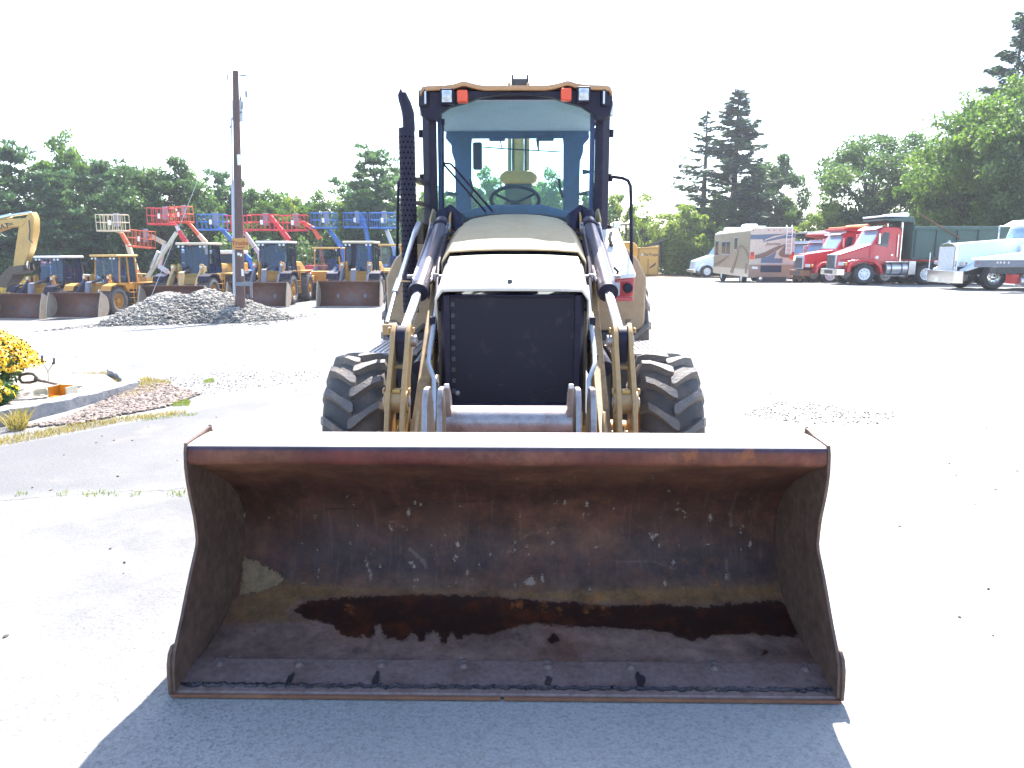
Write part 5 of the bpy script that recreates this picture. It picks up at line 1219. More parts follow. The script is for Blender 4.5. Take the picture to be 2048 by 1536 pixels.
# exhaust stack
ex = L(816, 400, 5.9); exx = ex.x; EX = link('exhaust_stack', MB(OFF).lathe([(.0615, 1.12), (.062, 2.528), (.045, 2.528)], (exx, 5.9, 0), 'z', 28).mesh('exhaust_guard', M['black'], 50), BH)
mb = B(); mb.tube([L(818, 262, 5.9), L(817.5, 246, 5.9), L(816, 226, 5.9), L(811, 208, 5.9), L(806.5, 197, 5.9), L(804, 187, 5.9)], [.047, .047, .047, .044, .040, .034], 18, cap=False)
mb.tube([L(804, 188, 5.9), L(801.5, 178, 5.9)], [.034, .006], 14, cap=False); mb.build('exhaust_tip', M['black'], EX)
mb = B()
M['hole'] = paint('dark_hole', (.003, .003, .004), .9, bump=0, damount=0, spec=.1)
for i in range(34):
    for k in range(12):
        a = 2 * PI * (k + .5 * (i % 2)) / 12; z_ = 2.46 - i * .039
        c0 = Vector((exx + .0628 * math.cos(a), 5.9 + .0628 * math.sin(a), z_)); t1 = Vector((-math.sin(a), math.cos(a), 0))
        mb.add([c0 + (t1 * math.cos(q) + Vector((0, 0, 1)) * math.sin(q)) * .0085 for q in [2 * PI * j / 7 for j in range(7)]], [tuple(range(7))])
tag(mb.build('guard_holes', M['hole'], EX), kind='stuff')
mb = B(); mb.box(exx + .05, -.74, 5.93, 6.26, 2.13, 2.17); mb.box(exx + .05, -.74, 5.93, 6.26, 1.96, 1.99); mb.box(exx + .055, -.72, 5.92, 6.3, 1.66, 1.82); mb.build('exhaust_bracket', M['brownmetal'], EX, bevel=.006)
# red casing strapped beside the right arm
q = lambda px, py, Y: L(px, py, Y)
mb = B(); b0 = [q(1203, 466, 6.2), q(1236, 464, 6.2), q(1271, 556, 5.72), q(1228, 560, 5.72)]
mb.hexa([b0[0] - Vector((0, 0, .17)), b0[1] - Vector((0, 0, .17)), b0[2] - Vector((0, -.03, .15)), b0[3] - Vector((0, -.03, .15)), b0[0], b0[1], b0[2], b0[3]]); o = mb.build('red_casing', M['redplastic'], BH, bevel=.022, seg=4)
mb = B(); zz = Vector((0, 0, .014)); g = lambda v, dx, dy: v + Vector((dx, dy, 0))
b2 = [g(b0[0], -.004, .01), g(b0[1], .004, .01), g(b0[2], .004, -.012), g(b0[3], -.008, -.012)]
mb.hexa(b2 + [v + zz * 2.2 for v in b2]); mb.build('casing_glare', M['white'], o, bevel=.012, seg=3)  # white slab added over the casing, standing in for glare on its top
mb = B(); mb.tube([q(1228, 535, 5.70), q(1236, 543, 5.68), q(1233, 552, 5.68), q(1227, 552, 5.7)], .011, 8); mb.tube([q(1222, 465, 6.1), q(1219, 478, 6.05), q(1224, 492, 6.0)], .014, 8); mb.build('hook', M['dark'], o)
mb = B(); mb.lathe([(0, -.012), (.035, -.01), (.04, 0)], tuple(q(1256, 576, 5.68)), 'y', 16); mb.build('socket', M['black'], o)
p = q(1234, 578, 5.69); mb = B(); mb.box(p.x - .03, p.x + .02, p.y - .012, p.y + .01, p.z - .05, p.z + .05); mb.build('sticker', M['lightgrey'], o, bevel=.003)
p = q(1248, 594, 5.68); mb = B(); mb.box(p.x - .09, p.x + .07, p.y - .02, p.y + .03, p.z - .03, p.z + .0); mb.build('lower_flange', M['redplastic'], o, bevel=.01)
# front grease fitting on top of the right rod eye
mb = B(); mb.lathe([(0, .03), (.03, .03), (.03, .01), (.012, 0)], (.665, 4.35, 1.13), 'z', 12); mb.build('filler_cap', M['black'], BH)
# chassis
mb = B(); mb.box(-.42, .42, 4.9, 9.0, .45, .95); mb.build('chassis', M['dark'], BH, bevel=.02)
# backhoe behind the cab
p = L(1037, 400, 8.5); bx = p.x
mb = B(); mb.box(bx - .35, bx + .35, 8.2, 8.7, .5, 1.3); mb.tube([(bx, 8.62, .6), (bx, 8.62, 1.9)], .14, 14); mb.build('swing_frame', M['yellow'], BH, bevel=.02)
mb = B(); mb.prism([(bx - .14, 2.33), (bx + .14, 2.33), (bx + .205, 2.36), (bx + .205, 2.42), (bx + .14, 2.465), (bx - .14, 2.465), (bx - .205, 2.42), (bx - .205, 2.36)], 'y', 8.30, 8.55); mb.build('boom_foot', M['oyellow'], BH, bevel=.025)
mb = B(); mb.box(bx - .15, bx + .15, 8.33, 8.6, 1.2, 2.335); mb.build('boom_base', M['brownmetal'], BH, bevel=.02)
mb = B(); mb.box(bx - .12, bx - .085, 8.45, 8.8, 2.40, 3.40); mb.box(bx + .085, bx + .12, 8.45, 8.8, 2.40, 3.40); mb.box(bx - .085, bx + .085, 8.7, 8.8, 2.40, 3.40); mb.build('boom', M['yellow'], BH, bevel=.01)
mb = B(); mb.tube([(bx, 8.48, 2.42), (bx, 8.48, 3.1)], .055, 16); mb.build('boom_cylinder', M['cyellow'], BH)
mb = B(); mb.tube([(bx - .075, 8.44, 2.45), (bx - .075, 8.44, 2.85)], .008, 8); mb.tube([(bx + .06, 8.42, 2.45), (bx + .06, 8.42, 2.85)], .008, 8); mb.build('boom_line', M['chrome'], BH)
bt = L(1040, 160, 8.9)
mb = B()
for s_ in (-1, 1): mb.prism([(8.75, 3.3), (8.95, 3.3), (8.97, bt.z + .05), (8.86, bt.z + .05)], 'x', bt.x + s_ * .075, bt.x + s_ * .098)
mb.box(bt.x - .076, bt.x + .076, 8.85, 8.95, 3.3, bt.z + .005); mb.build('boom_clevis', M['dark'], BH, bevel=.005)
mb = B(); mb.prism([(8.9, 3.45), (9.15, 3.35), (9.6, 1.2), (9.45, 1.1)], 'x', bx - .1, bx + .1); mb.build('dipper_arm', M['yellow'], BH, bevel=.02)
# ------------------------------------------------------------------ parked wheel loaders
_wc = {}
def far_wheel(parent, x, y, r_, w_, rimr, rimmat, key, z=None, tm='rubber_far', lugs=26, hub='dark'):
    if key not in _wc:
        mb = MB(); mb.lathe(tyre_prof(r_ - .02, rimr, w_), (0, 0, 0), 'x', 44)
        for k in range(lugs):
            for s_ in (-1, 1):
                a0 = 2 * PI * (k + .5 * (s_ > 0)) / lugs; vs = []
                for f_, th in ((0, 0), (.5, .5), (.98, 1.0)):
                    a = a0 + th * .16; da = .045 if lugs < 30 else .02; rr = (r_ - .03 - .05 * (f_ > .9)); x_ = s_ * f_ * w_ / 2
                    for q, dr in ((-da, -.01), (-da, .035), (da, .035), (da, -.01)): vs.append((x_, -(rr + dr) * math.cos(a + q), (rr + dr) * math.sin(a + q)))
                mb.add(vs, [(i * 4 + j, i * 4 + j + 1, i * 4 + 5 + j, i * 4 + 4 + j) for i in range(2) for j in range(3)] + [(0, 1, 2, 3), (11, 10, 9, 8)])
        _wc[key] = (mb.mesh('tyre', M[tm], 45), rim_mesh(rimr, w_, rimmat, 8, hub))
    t, m_ = _wc[key]; wl = link('wheel', t, parent, loc=(x, y, r_ if z is None else z)); link('rim', m_, wl, rot=(0, 0, 0 if x > 0 else PI)); return wl

def far_bucket(parent, w_, y0, h, mats=('bucketfar', 'bucketside'), d=.9):
    """y0: front lip; opening faces -y"""
    pf = [(y0, .02), (y0 + d * .55, .05), (y0 + d * .85, .22 * h), (y0 + d * .95, .5 * h), (y0 + d * .85, .80 * h), (y0 + d * .55, .97 * h), (y0 + d * .42, h)]
    p2 = smooth_path(pf, 4); mb = MB(); n = len(p2); vs = [(x, q[0], q[1]) for x in (-w_ / 2, w_ / 2) for q in p2]
    mb.add(vs, [(k, k + 1, n + k + 1, n + k) for k in range(n - 1)]); o = mb.build('bucket', M[mats[0]], parent); sm = o.modifiers.new('t', 'SOLIDIFY'); sm.thickness = .05; sm.offset = 0
    for s_ in (-1, 1):
        mb = MB(); e = [(y0 - .02, .0), (y0 - .02, .12), (y0 + d * .13, .55 * h), (y0 + d * .36, h * 1.02)] + [tuple(q) for q in p2[::-1]]
        mb.prism(e, 'x', s_ * w_ / 2, s_ * (w_ / 2 + .045)); mb.build('bucket_side', M[mats[1]], o)
    mb = MB(); mb.box(-w_ / 2, w_ / 2, y0 - .06, y0 + .02, 0, .05); mb.build('cutting_edge', M['steel'], o)
    return o

def wheel_loader(loc, rz, label, body='cyellow', arm='armblue', roof='white', bw=2.75, s=1.0, hood='cyellow', text_arm=None, text_hood=None, openpost=False, bh=1.15):
    t = thing('wheel_loader', label, 'wheel loader', (loc[0], loc[1], hz(loc[0], loc[1])), rz, 'wheel loaders parked along the left side of the yard'); t.scale = (s, s, s)
    for x in (-1, 1):
        for y in (-1.5, 1.5): far_wheel(t, x * 1.02, y, .745, .54, .40, 'oyellow', 'loader')
    mb = MB(); mb.box(-.42, .42, -1.9, .2, .55, 1.15); mb.box(-.55, .55, .2, 2.7, .6, 1.25); mb.box(-.9, .9, -1.62, -1.38, .6, .85); mb.box(-.9, .9, 1.38, 1.62, .6, .85); mb.build('chassis', M['dark'], t, bevel=.03)
    mb = MB()
    for x in (-1, 1): mb.prism([(-1.3, 1.1), (-.75, 1.1), (-.80, 1.9), (-.93, 2.12), (-1.08, 2.12), (-1.16, 1.9)], 'x', x * .50, x * .42 if 0 else x * .58)
    mb.box(-.5, .5, -1.2, -.8, 1.0, 1.45); mb.build('loader_tower', M[body], t, bevel=.02)
    for x in (-1, 1):
        mb = MB(); top = smooth_path([(-.85, 2.0), (-1.3, 1.95), (-1.9, 1.45), (-2.4, .85), (-2.65, .55)], 5); bot = smooth_path([(-.85, 1.75), (-1.25, 1.62), (-1.75, 1.05), (-2.25, .50), (-2.65, .30)], 5)
        mb.prism([tuple(q) for q in top] + [tuple(q) for q in bot[::-1]], 'x', x * .60, x * .72); o = mb.build('lift_arm', M[arm], t, bevel=.02)
        if text_arm and x > 0: text('lettering', text_arm, .26, M['ltwhite'], o, (x * .725, -1.75, 1.28), (R(90), R(0), R(90)), .003).rotation_euler = Matrix(((0, 0, 1), (.78, .62, 0), (.62 * -1 * -1, -.78 * -1, 0))).to_euler() if False else (R(90), R(-40) * 0, R(90))
        mb = MB(); mb.tube([(x * .66, -.9, 1.15), (x * .66, -1.75, 1.0)], .075, 12); mb.build('lift_cylinder', M['barrel'], t)
    mb = MB(); mb.tube([(-.72, -2.1, .92), (.72, -2.1, .92)], .14, 14); mb.build('cross_tube', M[arm], t)
    mb = MB(); mb.tube([(0, -1.0, 1.85), (0, -1.75, 1.72)], .075, 12); mb.tube([(0, -1.75, 1.72), (0, -2.0, 1.68)], .04, 10); mb.build('tilt_cylinder', M['barrel'], t)
    mb = MB(); mb.prism([(-1.95, 1.78), (-2.15, 1.72), (-2.28, .9), (-2.5, .62), (-2.3, .5), (-2.0, .95)], 'x', -.11, .11); mb.build('bellcrank', M[arm if arm != 'armblue' else 'armgrey'], t, bevel=.02)
    far_bucket(t, bw, -3.45, bh)
    # cab
    post = M['black'] if not openpost else M[body]
    mb = MB(); mb.box(-.72, .72, -.55, 1.0, 1.25, 1.62); mb.build('cab_base', M[body], t, bevel=.03)
    for x in (-1, 1):
        for y0, y1, nm in ((-.55, -.35, 'front_post'), (.25, .25, 'middle_post'), (1.0, .92, 'rear_post')):
            mb = MB(); mb.tube([(x * .70, y0, 1.6), (x * .68, y1, 3.0)], .045, 6); mb.build(nm, post, t)
        mb = MB(); mb.quad((x * .712, -.52, 1.62), (x * .712, 1.0, 1.62), (x * .69, .92, 2.98), (x * .69, -.35, 2.98)); mb.build('side_window', M['glassclear' if openpost else 'glassblue'], t)
        mb = MB(); mb.prism([(-2.25, 1.30), (-2.1, 1.55), (-1.6, 1.66), (-.9, 1.60), (-.62, 1.2), (-.70, 1.18), (-.98, 1.54), (-1.6, 1.60), (-2.05, 1.50), (-2.19, 1.29)], 'x', x * .78, x * 1.3); mb.build('front_fender', M['black' if not openpost else body], t)
        mb = MB(); mb.box(*sorted((x * .80, x * 1.25)), .75, 2.25, 1.56, 1.62); mb.build('rear_fender', M[body], t, bevel=.02)
        mb = MB()
        for z_ in (.5, .8, 1.1): mb.box(*sorted((x * .82, x * 1.1)), .0, .28, z_, z_ + .03)
        mb.box(*sorted((x * 1.08, x * 1.11)), -.02, 0.01, .5, 1.7); mb.box(*sorted((x * 1.08, x * 1.11)), .27, .3, .5, 1.7); mb.build('ladder', M['oyellow'], t)
        mb = MB(); mb.box(*sorted((x * .58, x * .78)), -1.42, -1.28, 1.78, 2.08) ; mb.box(*sorted((x * .60, x * .76)), -1.5, -1.2, 1.55, 1.8); o = mb.build('headlight', M[body], t, bevel=.03)
        mb = MB(); mb.lathe([(0, -.02), (.07, -.015), (.075, 0)], (x * .68, -1.425, 1.95), 'y', 14); mb.build('lens', M['lens'], o)
        mb = MB(); mb.lathe([(0, -.02), (.045, -.015), (.05, 0)], (x * .62, -1.425, 1.84), 'y', 12); mb.build('turn_signal', M['orange'], o)
        mb = MB(); mb.box(*sorted((x * .95, x * 1.10)), -.62, -.56, 2.35, 2.75); mb.tube([(x * .68, -.5, 2.9), (x * 1.0, -.6, 2.75)], .015, 6); mb.build('side_mirror', M['black'], t, bevel=.01)
    mb = MB(); mb.quad((-.67, -.56, 1.62), (.67, -.56, 1.62), (.65, -.40, 2.98), (-.65, -.40, 2.98)); mb.build('windscreen', M['glassblue'], t)
    mb = MB(); mb.box(-.66, .66, .96, 1.02, 1.6, 2.1); mb.box(-.66, -.3, .94, 1.0, 2.1, 3.0); mb.box(.3, .66, .94, 1.0, 2.1, 3.0); mb.build('cab_rear', M['interior'], t)
    mb = MB(); mb.box(-.25, .25, .2, .7, 1.7, 1.95); mb.box(-.22, .22, .65, .8, 1.9, 2.55); mb.tube([(0, -.3, 1.6), (0, -.1, 2.1)], .06, 8); mb.lathe([(.2, -.02), (.22, 0), (.2, .02), (.18, 0)], (0, -.08, 2.12), 'z', 16); mb.build('seat', M['interior'], t, bevel=.03)
    mb = MB(); mb.box(-.80, .80, -.72, 1.12, 3.0, 3.12); mb.build('cab_roof', M[roof], t, bevel=.05, seg=3)
    for x in (-.62, -.42, .42, .62):
        mb = MB(); mb.lathe([(0, -.05), (.055, -.045), (.06, 0), (.03, .05)], (x, -.70, 2.92), 'y', 12); mb.build('work_light', M['lens'], t)
    # engine hood and counterweight
    mb = MB(); mb.prism([(1.02, 1.25), (1.02, 2.12), (2.2, 2.05), (2.85, 1.75), (2.95, 1.25)], 'x', -.66, .66); o = mb.build('engine_hood', M[hood], t, bevel=.05, seg=3)
    mb = MB()
    for k in range(6): mb.box(.662, .672, 1.25, 1.9, 1.45 + .07 * k, 1.48 + .07 * k); mb.box(-.672, -.662, 1.25, 1.9, 1.45 + .07 * k, 1.48 + .07 * k)
    mb.build('vent_slats', M['dark'], o)
    if text_hood: text('lettering', text_hood, .30, M['ltblack'], o, (.668, 1.85, 1.95), (R(90), 0, R(90)))
    mb = MB(); mb.box(-1.1, 1.1, 2.4, 3.15, .75, 1.3); mb.build('counterweight', M[body], t, bevel=.06, seg=3)
    mb = MB(); mb.tube([(.35, 1.5, 2.0), (.35, 1.5, 2.75)], .06, 12); mb.build('exhaust_pipe', M['dark'], t)
    return t

def place(px, Y): p = W(px, 500, Y); return (p.x, Y)
# seen from left to right; px is where the middle of the machine shows
wheel_loader(place(111, 40.5), R(-6), 'leftmost wheel loader with white-roofed cab, its rusty bucket cut by the left edge', 'oyellow', 'armblue', 'white', text_arm='544J', text_hood='DEERE', hood='bluewhite', s=1.0, bw=2.75, bh=1.25)
wheel_loader(place(222, 40), R(-7), 'older wheel loader with open yellow cab posts and blue arms, left of the rubble heap', 'oyellow', 'armblue', 'cyellow', bw=2.8, openpost=True, bh=1.25, text_arm='KOMATSU', text_hood='KOMATSU', s=.99)
wheel_loader(place(396, 38.5), R(0), 'wheel loader with cream lift arms behind the rubble heap, left of the utility pole', 'cyellow', 'armcream', 'liftcream', bw=2.9, s=1.04)
wheel_loader(place(552, 38.5), R(0), 'wheel loader with grey arms and white roof just right of the utility pole', 'oyellow', 'armgrey', 'white', bw=2.8)
wheel_loader(place(722, 38.5), R(0), 'wheel loader with wide brown bucket nearest the left side of the backhoe loader', 'oyellow', 'armgrey', 'liftcream', bw=2.95, bh=1.2)

# smaller tractors with loaders between and behind
def small_loader(loc, label, roof='cyellow', s=1.0, rz=0.0):
    t = thing('tractor_loader', label, 'tractor', (loc[0], loc[1], hz(*loc)), rz); t.scale = (s, s, s)
    for x in (-1, 1):
        far_wheel(t, x * .85, 1.2, .70, .42, .38, 'oyellow', 'tract_rear'); far_wheel(t, x * .85, -1.2, .46, .32, .25, 'oyellow', 'tract_front')
    mb = MB(); mb.box(-.42, .42, -1.6, .2, .6, 1.35); mb.build('hood', M['oyellow'], t, bevel=.05); mb = MB(); mb.box(-.35, .35, -1.2, 1.9, .45, .8); mb.build('chassis', M['dark'], t)
    for x in (-1, 1):
        for y in (.1, 1.5):
            mb = MB(); mb.tube([(x * .66, y, 1.2), (x * .62, y + .03, 2.45)], .045, 6); mb.build('cab_post', M['oyellow'], t)
        mb = MB(); mb.tube([(x * .5, -.2, 1.5), (x * .5, -1.3, 1.2), (x * .5, -2.2, .4)], .07, 8); mb.build('lift_arm', M['armgrey'], t)
    mb = MB(); mb.quad((-.62, .08, 1.35), (.62, .08, 1.35), (.6, .11, 2.4), (-.6, .11, 2.4)); mb.build('windscreen', M['glassblue'], t)
    mb = MB(); mb.box(-.72, .72, -.05, 1.65, 2.45, 2.54); mb.build('cab_roof', M[roof], t, bevel=.03)
    for x in (-.55, .55):
        mb = MB(); mb.lathe([(0, -.04), (.05, -.035), (.055, 0)], (x, -.06, 2.38), 'y', 10); mb.build('work_light', M['lens'], t)
    mb = MB(); mb.box(-.25, .25, .7, 1.1, 1.2, 1.45); mb.box(-.22, .22, 1.05, 1.18, 1.4, 1.95); mb.build('seat', M['interior'], t, bevel=.03)
    far_bucket(t, 2.1, -2.9, .8, d=.7); return t
small_loader(place(652, 43.5), 'small open-cab loader showing between the two right-hand wheel loaders', s=1.12)
small_loader(place(776, 46), 'small tractor showing behind the last wheel loader, beside the backhoe fender', s=1.2)

# articulated dumper cab behind the pole
t = thing('dumper_truck', 'yellow dumper with a white-roofed cab behind the utility pole', 'dumper', (*place(456, 42), hz(*place(456, 42))), 0)
mb = MB(); mb.box(-1.1, 1.1, -1, 5, .7, 1.5); mb.build('body', M['oyellow'], t, bevel=.05); mb = MB(); mb.box(-.65, .75, -.8, .9, 1.5, 2.15); mb.build('cab_base', M['oyellow'], t, bevel=.04)
mb = MB(); mb.box(-.6, .7, -.82, .8, 2.15, 2.65); mb.build('cab_window', M['glassdark'], t, bevel=.02); mb = MB(); mb.box(-.72, .82, -.95, .95, 2.65, 2.85); mb.build('cab_roof', M['white'], t, bevel=.08, seg=3)
for x in (-1, 1):
    for y in (-.3, 3.6): far_wheel(t, x * 1.05, y, .745, .54, .40, 'oyellow', 'loader')

# ------------------------------------------------------------------ aerial lifts
def aerial_lift(px, pyb, wpx, Yd, m1, m2, segs, label, tilt=0.0, dbl=False):
    """px, pyb: middle of the basket floor; segs: boom joints as photo pixels from the basket downwards"""
    base = W(segs[-1][0], 500, Yd); z0 = hz(base.x, Yd)
    t = thing('aerial_lift', label, 'aerial lift', (base.x, Yd, z0), 0, 'aerial work platforms with raised baskets behind the wheel loaders'); O = Vector(t.location)
    far = lambda a, b, dy=0: W(a, b, Yd + dy) - O
    c = W(px, pyb, Yd) - O; w_ = wpx / F * Yd; h = 1.05; d = .85; rot = Matrix.Rotation(tilt, 3, 'Y')
    P = lambda x, y, z: c + rot @ Vector((x * w_ / 2, y * d / 2 - .4, z))
    mb = MB()
    for y in (-1, 1):
        mb.tube([P(-1, y, .06), P(1, y, .06)], .05, 6)
        for z_ in (h, h * .55): mb.tube([P(-1, y, z_), P(1, y, z_)], .024, 6)
        for x in np.linspace(-1, 1, 7 if wpx > 46 else 6): mb.tube([P(x, y, 0), P(x, y, h)], .02, 6)
    for x in (-1, 1):
        for z_ in (.06, h * .55, h): mb.tube([P(x, -1, z_), P(x, 1, z_)], .024, 6)
    mb.hexa([P(-1, -1, 0), P(1, -1, 0), P(1, 1, 0), P(-1, 1, 0), P(-1, -1, .1), P(1, -1, .1), P(1, 1, .1), P(-1, 1, .1)])
    bk = mb.build('basket', M[m1], t)
    mb = MB(); mb.hexa([P(-.15, .75, .35), P(.25, .75, .35), P(.25, 1.15, .35), P(-.15, 1.15, .35), P(-.15, .75, h * 1.12), P(.25, .75, h * 1.12), P(.25, 1.15, h * 1.12), P(-.15, 1.15, h * 1.12)]); mb.build('control_box', M['basketpanel'], bk, bevel=.03)
    mb = MB(); mb.hexa([P(-.05, -1.1, .4), P(.15, -1.1, .4), P(.15, -1.04, .4), P(-.05, -1.04, .4), P(-.05, -1.1, .7), P(.15, -1.1, .7), P(.15, -1.04, .7), P(-.05, -1.04, .7)]); mb.build('notice_plate', M['white'], bk)
    pts = [far(a, b, .6) for a, b, *_ in segs]
    for i in range(len(pts) - 1):
        mb = MB(); a, b = pts[i], pts[i + 1]; dd = (b - a).normalized(); sd_ = Vector((0, 1, 0)); up = dd.cross(sd_).normalized(); r_ = segs[i][2] if len(segs[i]) > 2 else .11
        mb.hexa([a - up * r_ - sd_ * r_, a + up * r_ - sd_ * r_, b + up * r_ * 1.1 - sd_ * r_, b - up * r_ * 1.1 - sd_ * r_, a - up * r_ + sd_ * r_, a + up * r_ + sd_ * r_, b + up * r_ * 1.1 + sd_ * r_, b - up * r_ * 1.1 + sd_ * r_])
        mb.build('boom_section', M[segs[i][3] if len(segs[i]) > 3 else m2], t, bevel=.015)
    mb = MB(); mb.tube([pts[0] + Vector((0, -.6, .1)), pts[0]], .09, 8); mb.build('basket_mount', M[m1], t)
    b = pts[-1]; mb = MB(); mb.box(-.9, .9, -.9, 1.4, .9, 1.7); mb.build('turntable', M[m1], t, bevel=.06)
    mb = MB(); mb.tube([b, Vector((0, .6, 1.3))], .14, 8); mb.build('boom_base', M[m2], t)
    mb = MB(); mb.box(-1.0, 1.0, -1.2, 1.3, .45, .85); mb.build('undercarriage', M['dark'], t, bevel=.04)
    for x in (-1, 1):
        for y in (-.95, 1.05): far_wheel(t, x * 1.0, y, .42, .3, .24, 'white', 'liftwheel')
    return t
aerial_lift(234, 464, 51, 48, 'liftcream', 'liftorange', [(243, 466, .11, 'liftorange'), (256, 489, .13, 'liftcream'), (272, 540)], 'cream and orange lift with its pale basket furthest left of the lifts')
aerial_lift(290, 496, 40, 47, 'liftorange', 'liftcream', [(302, 472, .12, 'liftcream'), (330, 487, .11, 'silver'), (318, 532, .12, 'silver'), (334, 543)], 'orange lift with its basket tilted low and a folded white jib beside it', tilt=R(5))
aerial_lift(330, 451, 44, 48.5, 'liftred', 'liftred', [(352, 449, .09, 'white'), (358, 462, .13, 'liftred'), (369, 479, .14, 'liftred'), (385, 510)], 'crimson lift, left of the two touching high baskets', tilt=R(1.5))
aerial_lift(369, 447, 38, 50, 'liftorange', 'liftcream', [(380, 449, .10, 'liftorange'), (398, 470, .13, 'liftcream'), (412, 486)], 'orange lift, right of the two touching high baskets', tilt=R(-2))
aerial_lift(431, 462, 50, 50, 'liftblue', 'liftblue', [(444, 459, .12), (470, 487, .13), (500, 520)], 'blue lift just left of the utility pole')
aerial_lift(480, 463, 47, 52, 'liftred', 'silver', [(490, 466, .12, 'silver'), (521, 510, .17, 'silver'), (524, 530)], 'red lift basket half hidden behind the utility pole, on a grey boom')
aerial_lift(531, 462, 52, 51, 'liftred', 'liftred', [(541, 433, .12, 'liftred'), (560, 457, .15, 'liftred'), (578, 480)], 'bright red lift with a thick red boom right of the utility pole')
aerial_lift(592, 463, 50, 51, 'liftred', 'liftorange', [(607, 446, .13, 'liftorange'), (628, 458, .13, 'liftorange'), (640, 478, .07, 'dark'), (642, 500)], 'orange-red lift with an arched rusty orange boom', tilt=R(-1))
aerial_lift(652, 458, 46, 52, 'liftblue', 'liftblue', [(660, 462, .14, 'liftblue'), (686, 498, .17, 'liftblue'), (692, 530)], 'leftmost of the three blue lifts near the backhoe')
aerial_lift(714, 457, 42, 53, 'liftblue', 'liftblue', [(722, 432, .13, 'liftblue'), (732, 462, .13, 'liftblue'), (740, 500)], 'middle of the three blue lifts near the backhoe, boom rising beside its basket')
aerial_lift(768, 458, 46, 51, 'liftblue', 'silver', [(773, 460, .12, 'silver'), (789, 500, .15, 'silver'), (794, 530)], 'rightmost blue lift on a grey boom, next to the exhaust stack')
# long cream boom leaning across in front of the lifts
t = thing('telescopic_handler', 'long cream telescopic boom slanting up in front of the red lift basket', 'telehandler', (W(290, 500, 43).x, 43, hz(W(290, 500, 43).x, 43)), 0); O = Vector(t.location)
mb = MB(); mb.tube([W(353, 465, 42) - O, W(294, 556, 41) - O], .115, 8); mb.build('boom', M['liftcream'], t); mb = MB(); mb.tube([W(317, 503, 41) - O, W(302, 537, 41) - O], .10, 8); mb.build('ram', M['alu'], t)
mb = MB(); mb.box(-1, 1, -1.5, 2, .8, 1.5); mb.build('chassis', M['dark'], t, bevel=.05)
for x in (-1, 1):
    for y in (-.9, 1.4): far_wheel(t, x * 1.0, y, .55, .4, .3, 'white', 'handlerwheel')

# ------------------------------------------------------------------ excavator at the far left
Ye = 40.0; exo = W(-190, 500, Ye)
t = thing('excavator', 'big pale yellow excavator whose bent arm reaches in at the left edge', 'excavator', (exo.x, Ye, hz(exo.x, Ye)), 0); O = Vector(t.location)
def pxy(pts, Y=Ye): return [(W(a, b, Y).x - O.x, W(a, b, Y).z - O.z) for a, b in pts]
mb = MB(); mb.prism(pxy([(-150, 560), (-90, 470), (-20, 445), (30, 438), (62, 437), (52, 453), (20, 455), (-10, 466), (-70, 500), (-110, 575)]), 'y', -.3, .3); bo = mb.build('boom', M['cyellow'], t, bevel=.04)
mb = MB(); mb.prism(pxy([(60, 432), (68, 424), (74, 436), (74, 462), (66, 500), (52, 535), (32, 535), (38, 490), (44, 452)]), 'y', -.27, .27); mb.build('stick', M['cyellow'], t, bevel=.04)
mb = MB(); mb.tube([W(0, 436, Ye) - O, W(22, 431, Ye) - O], .12, 10); mb.tube([W(22, 431, Ye) - O, W(62, 425, Ye) - O], .075, 10); mb.build('stick_cylinder', M['chrome'], t)
mb = MB(); mb.tube([W(58, 440, Ye - .35) - O, W(60, 462, Ye - .35) - O, W(58, 478, Ye - .35) - O, W(66, 486, Ye - .35) - O], .03, 6); mb.build('hose', M['dark'], t)
mb = MB(); mb.tube([W(57, 522, Ye - .2) - O, W(55, 535, Ye - .2) - O], .07, 8); mb.build('bucket_cylinder', M['chrome'], t)
mb = MB(); mb.prism(pxy([(30, 533), (56, 530), (60, 540), (52, 546), (38, 548), (34, 560), (22, 575), (2, 572), (12, 552)]), 'y', -.5, .5); mb.build('bucket', M['brownmetal'], t, bevel=.03)
text('lettering', 'CAT', .38, M['ltblack'], bo, (W(12, 453, Ye).x - O.x, -.305, W(12, 453, Ye).z - O.z - .02), (R(90), R(-8), 0))
text('lettering', '320C', .17, M['ltblack'], bo, (W(28, 449, Ye).x - O.x, -.305, W(28, 448, Ye).z - O.z - .02), (R(90), R(-8), 0))
mb = MB(); mb.box(-1.4, 1.4, -1.2, 2.8, 1.1, 2.1); mb.build('upper_body', M['cyellow'], t, bevel=.08); mb = MB(); mb.box(-1.4, -.5, -1.3, .3, 1.2, 2.9); mb.build('cab', M['glassdark'], t, bevel=.06)
for x in (-1, 1): mb = MB(); mb.box(x * 1.1 - .3, x * 1.1 + .3, -2, 2, 0, .9); mb.build('track', M['dark'], t, bevel=.25, seg=4)

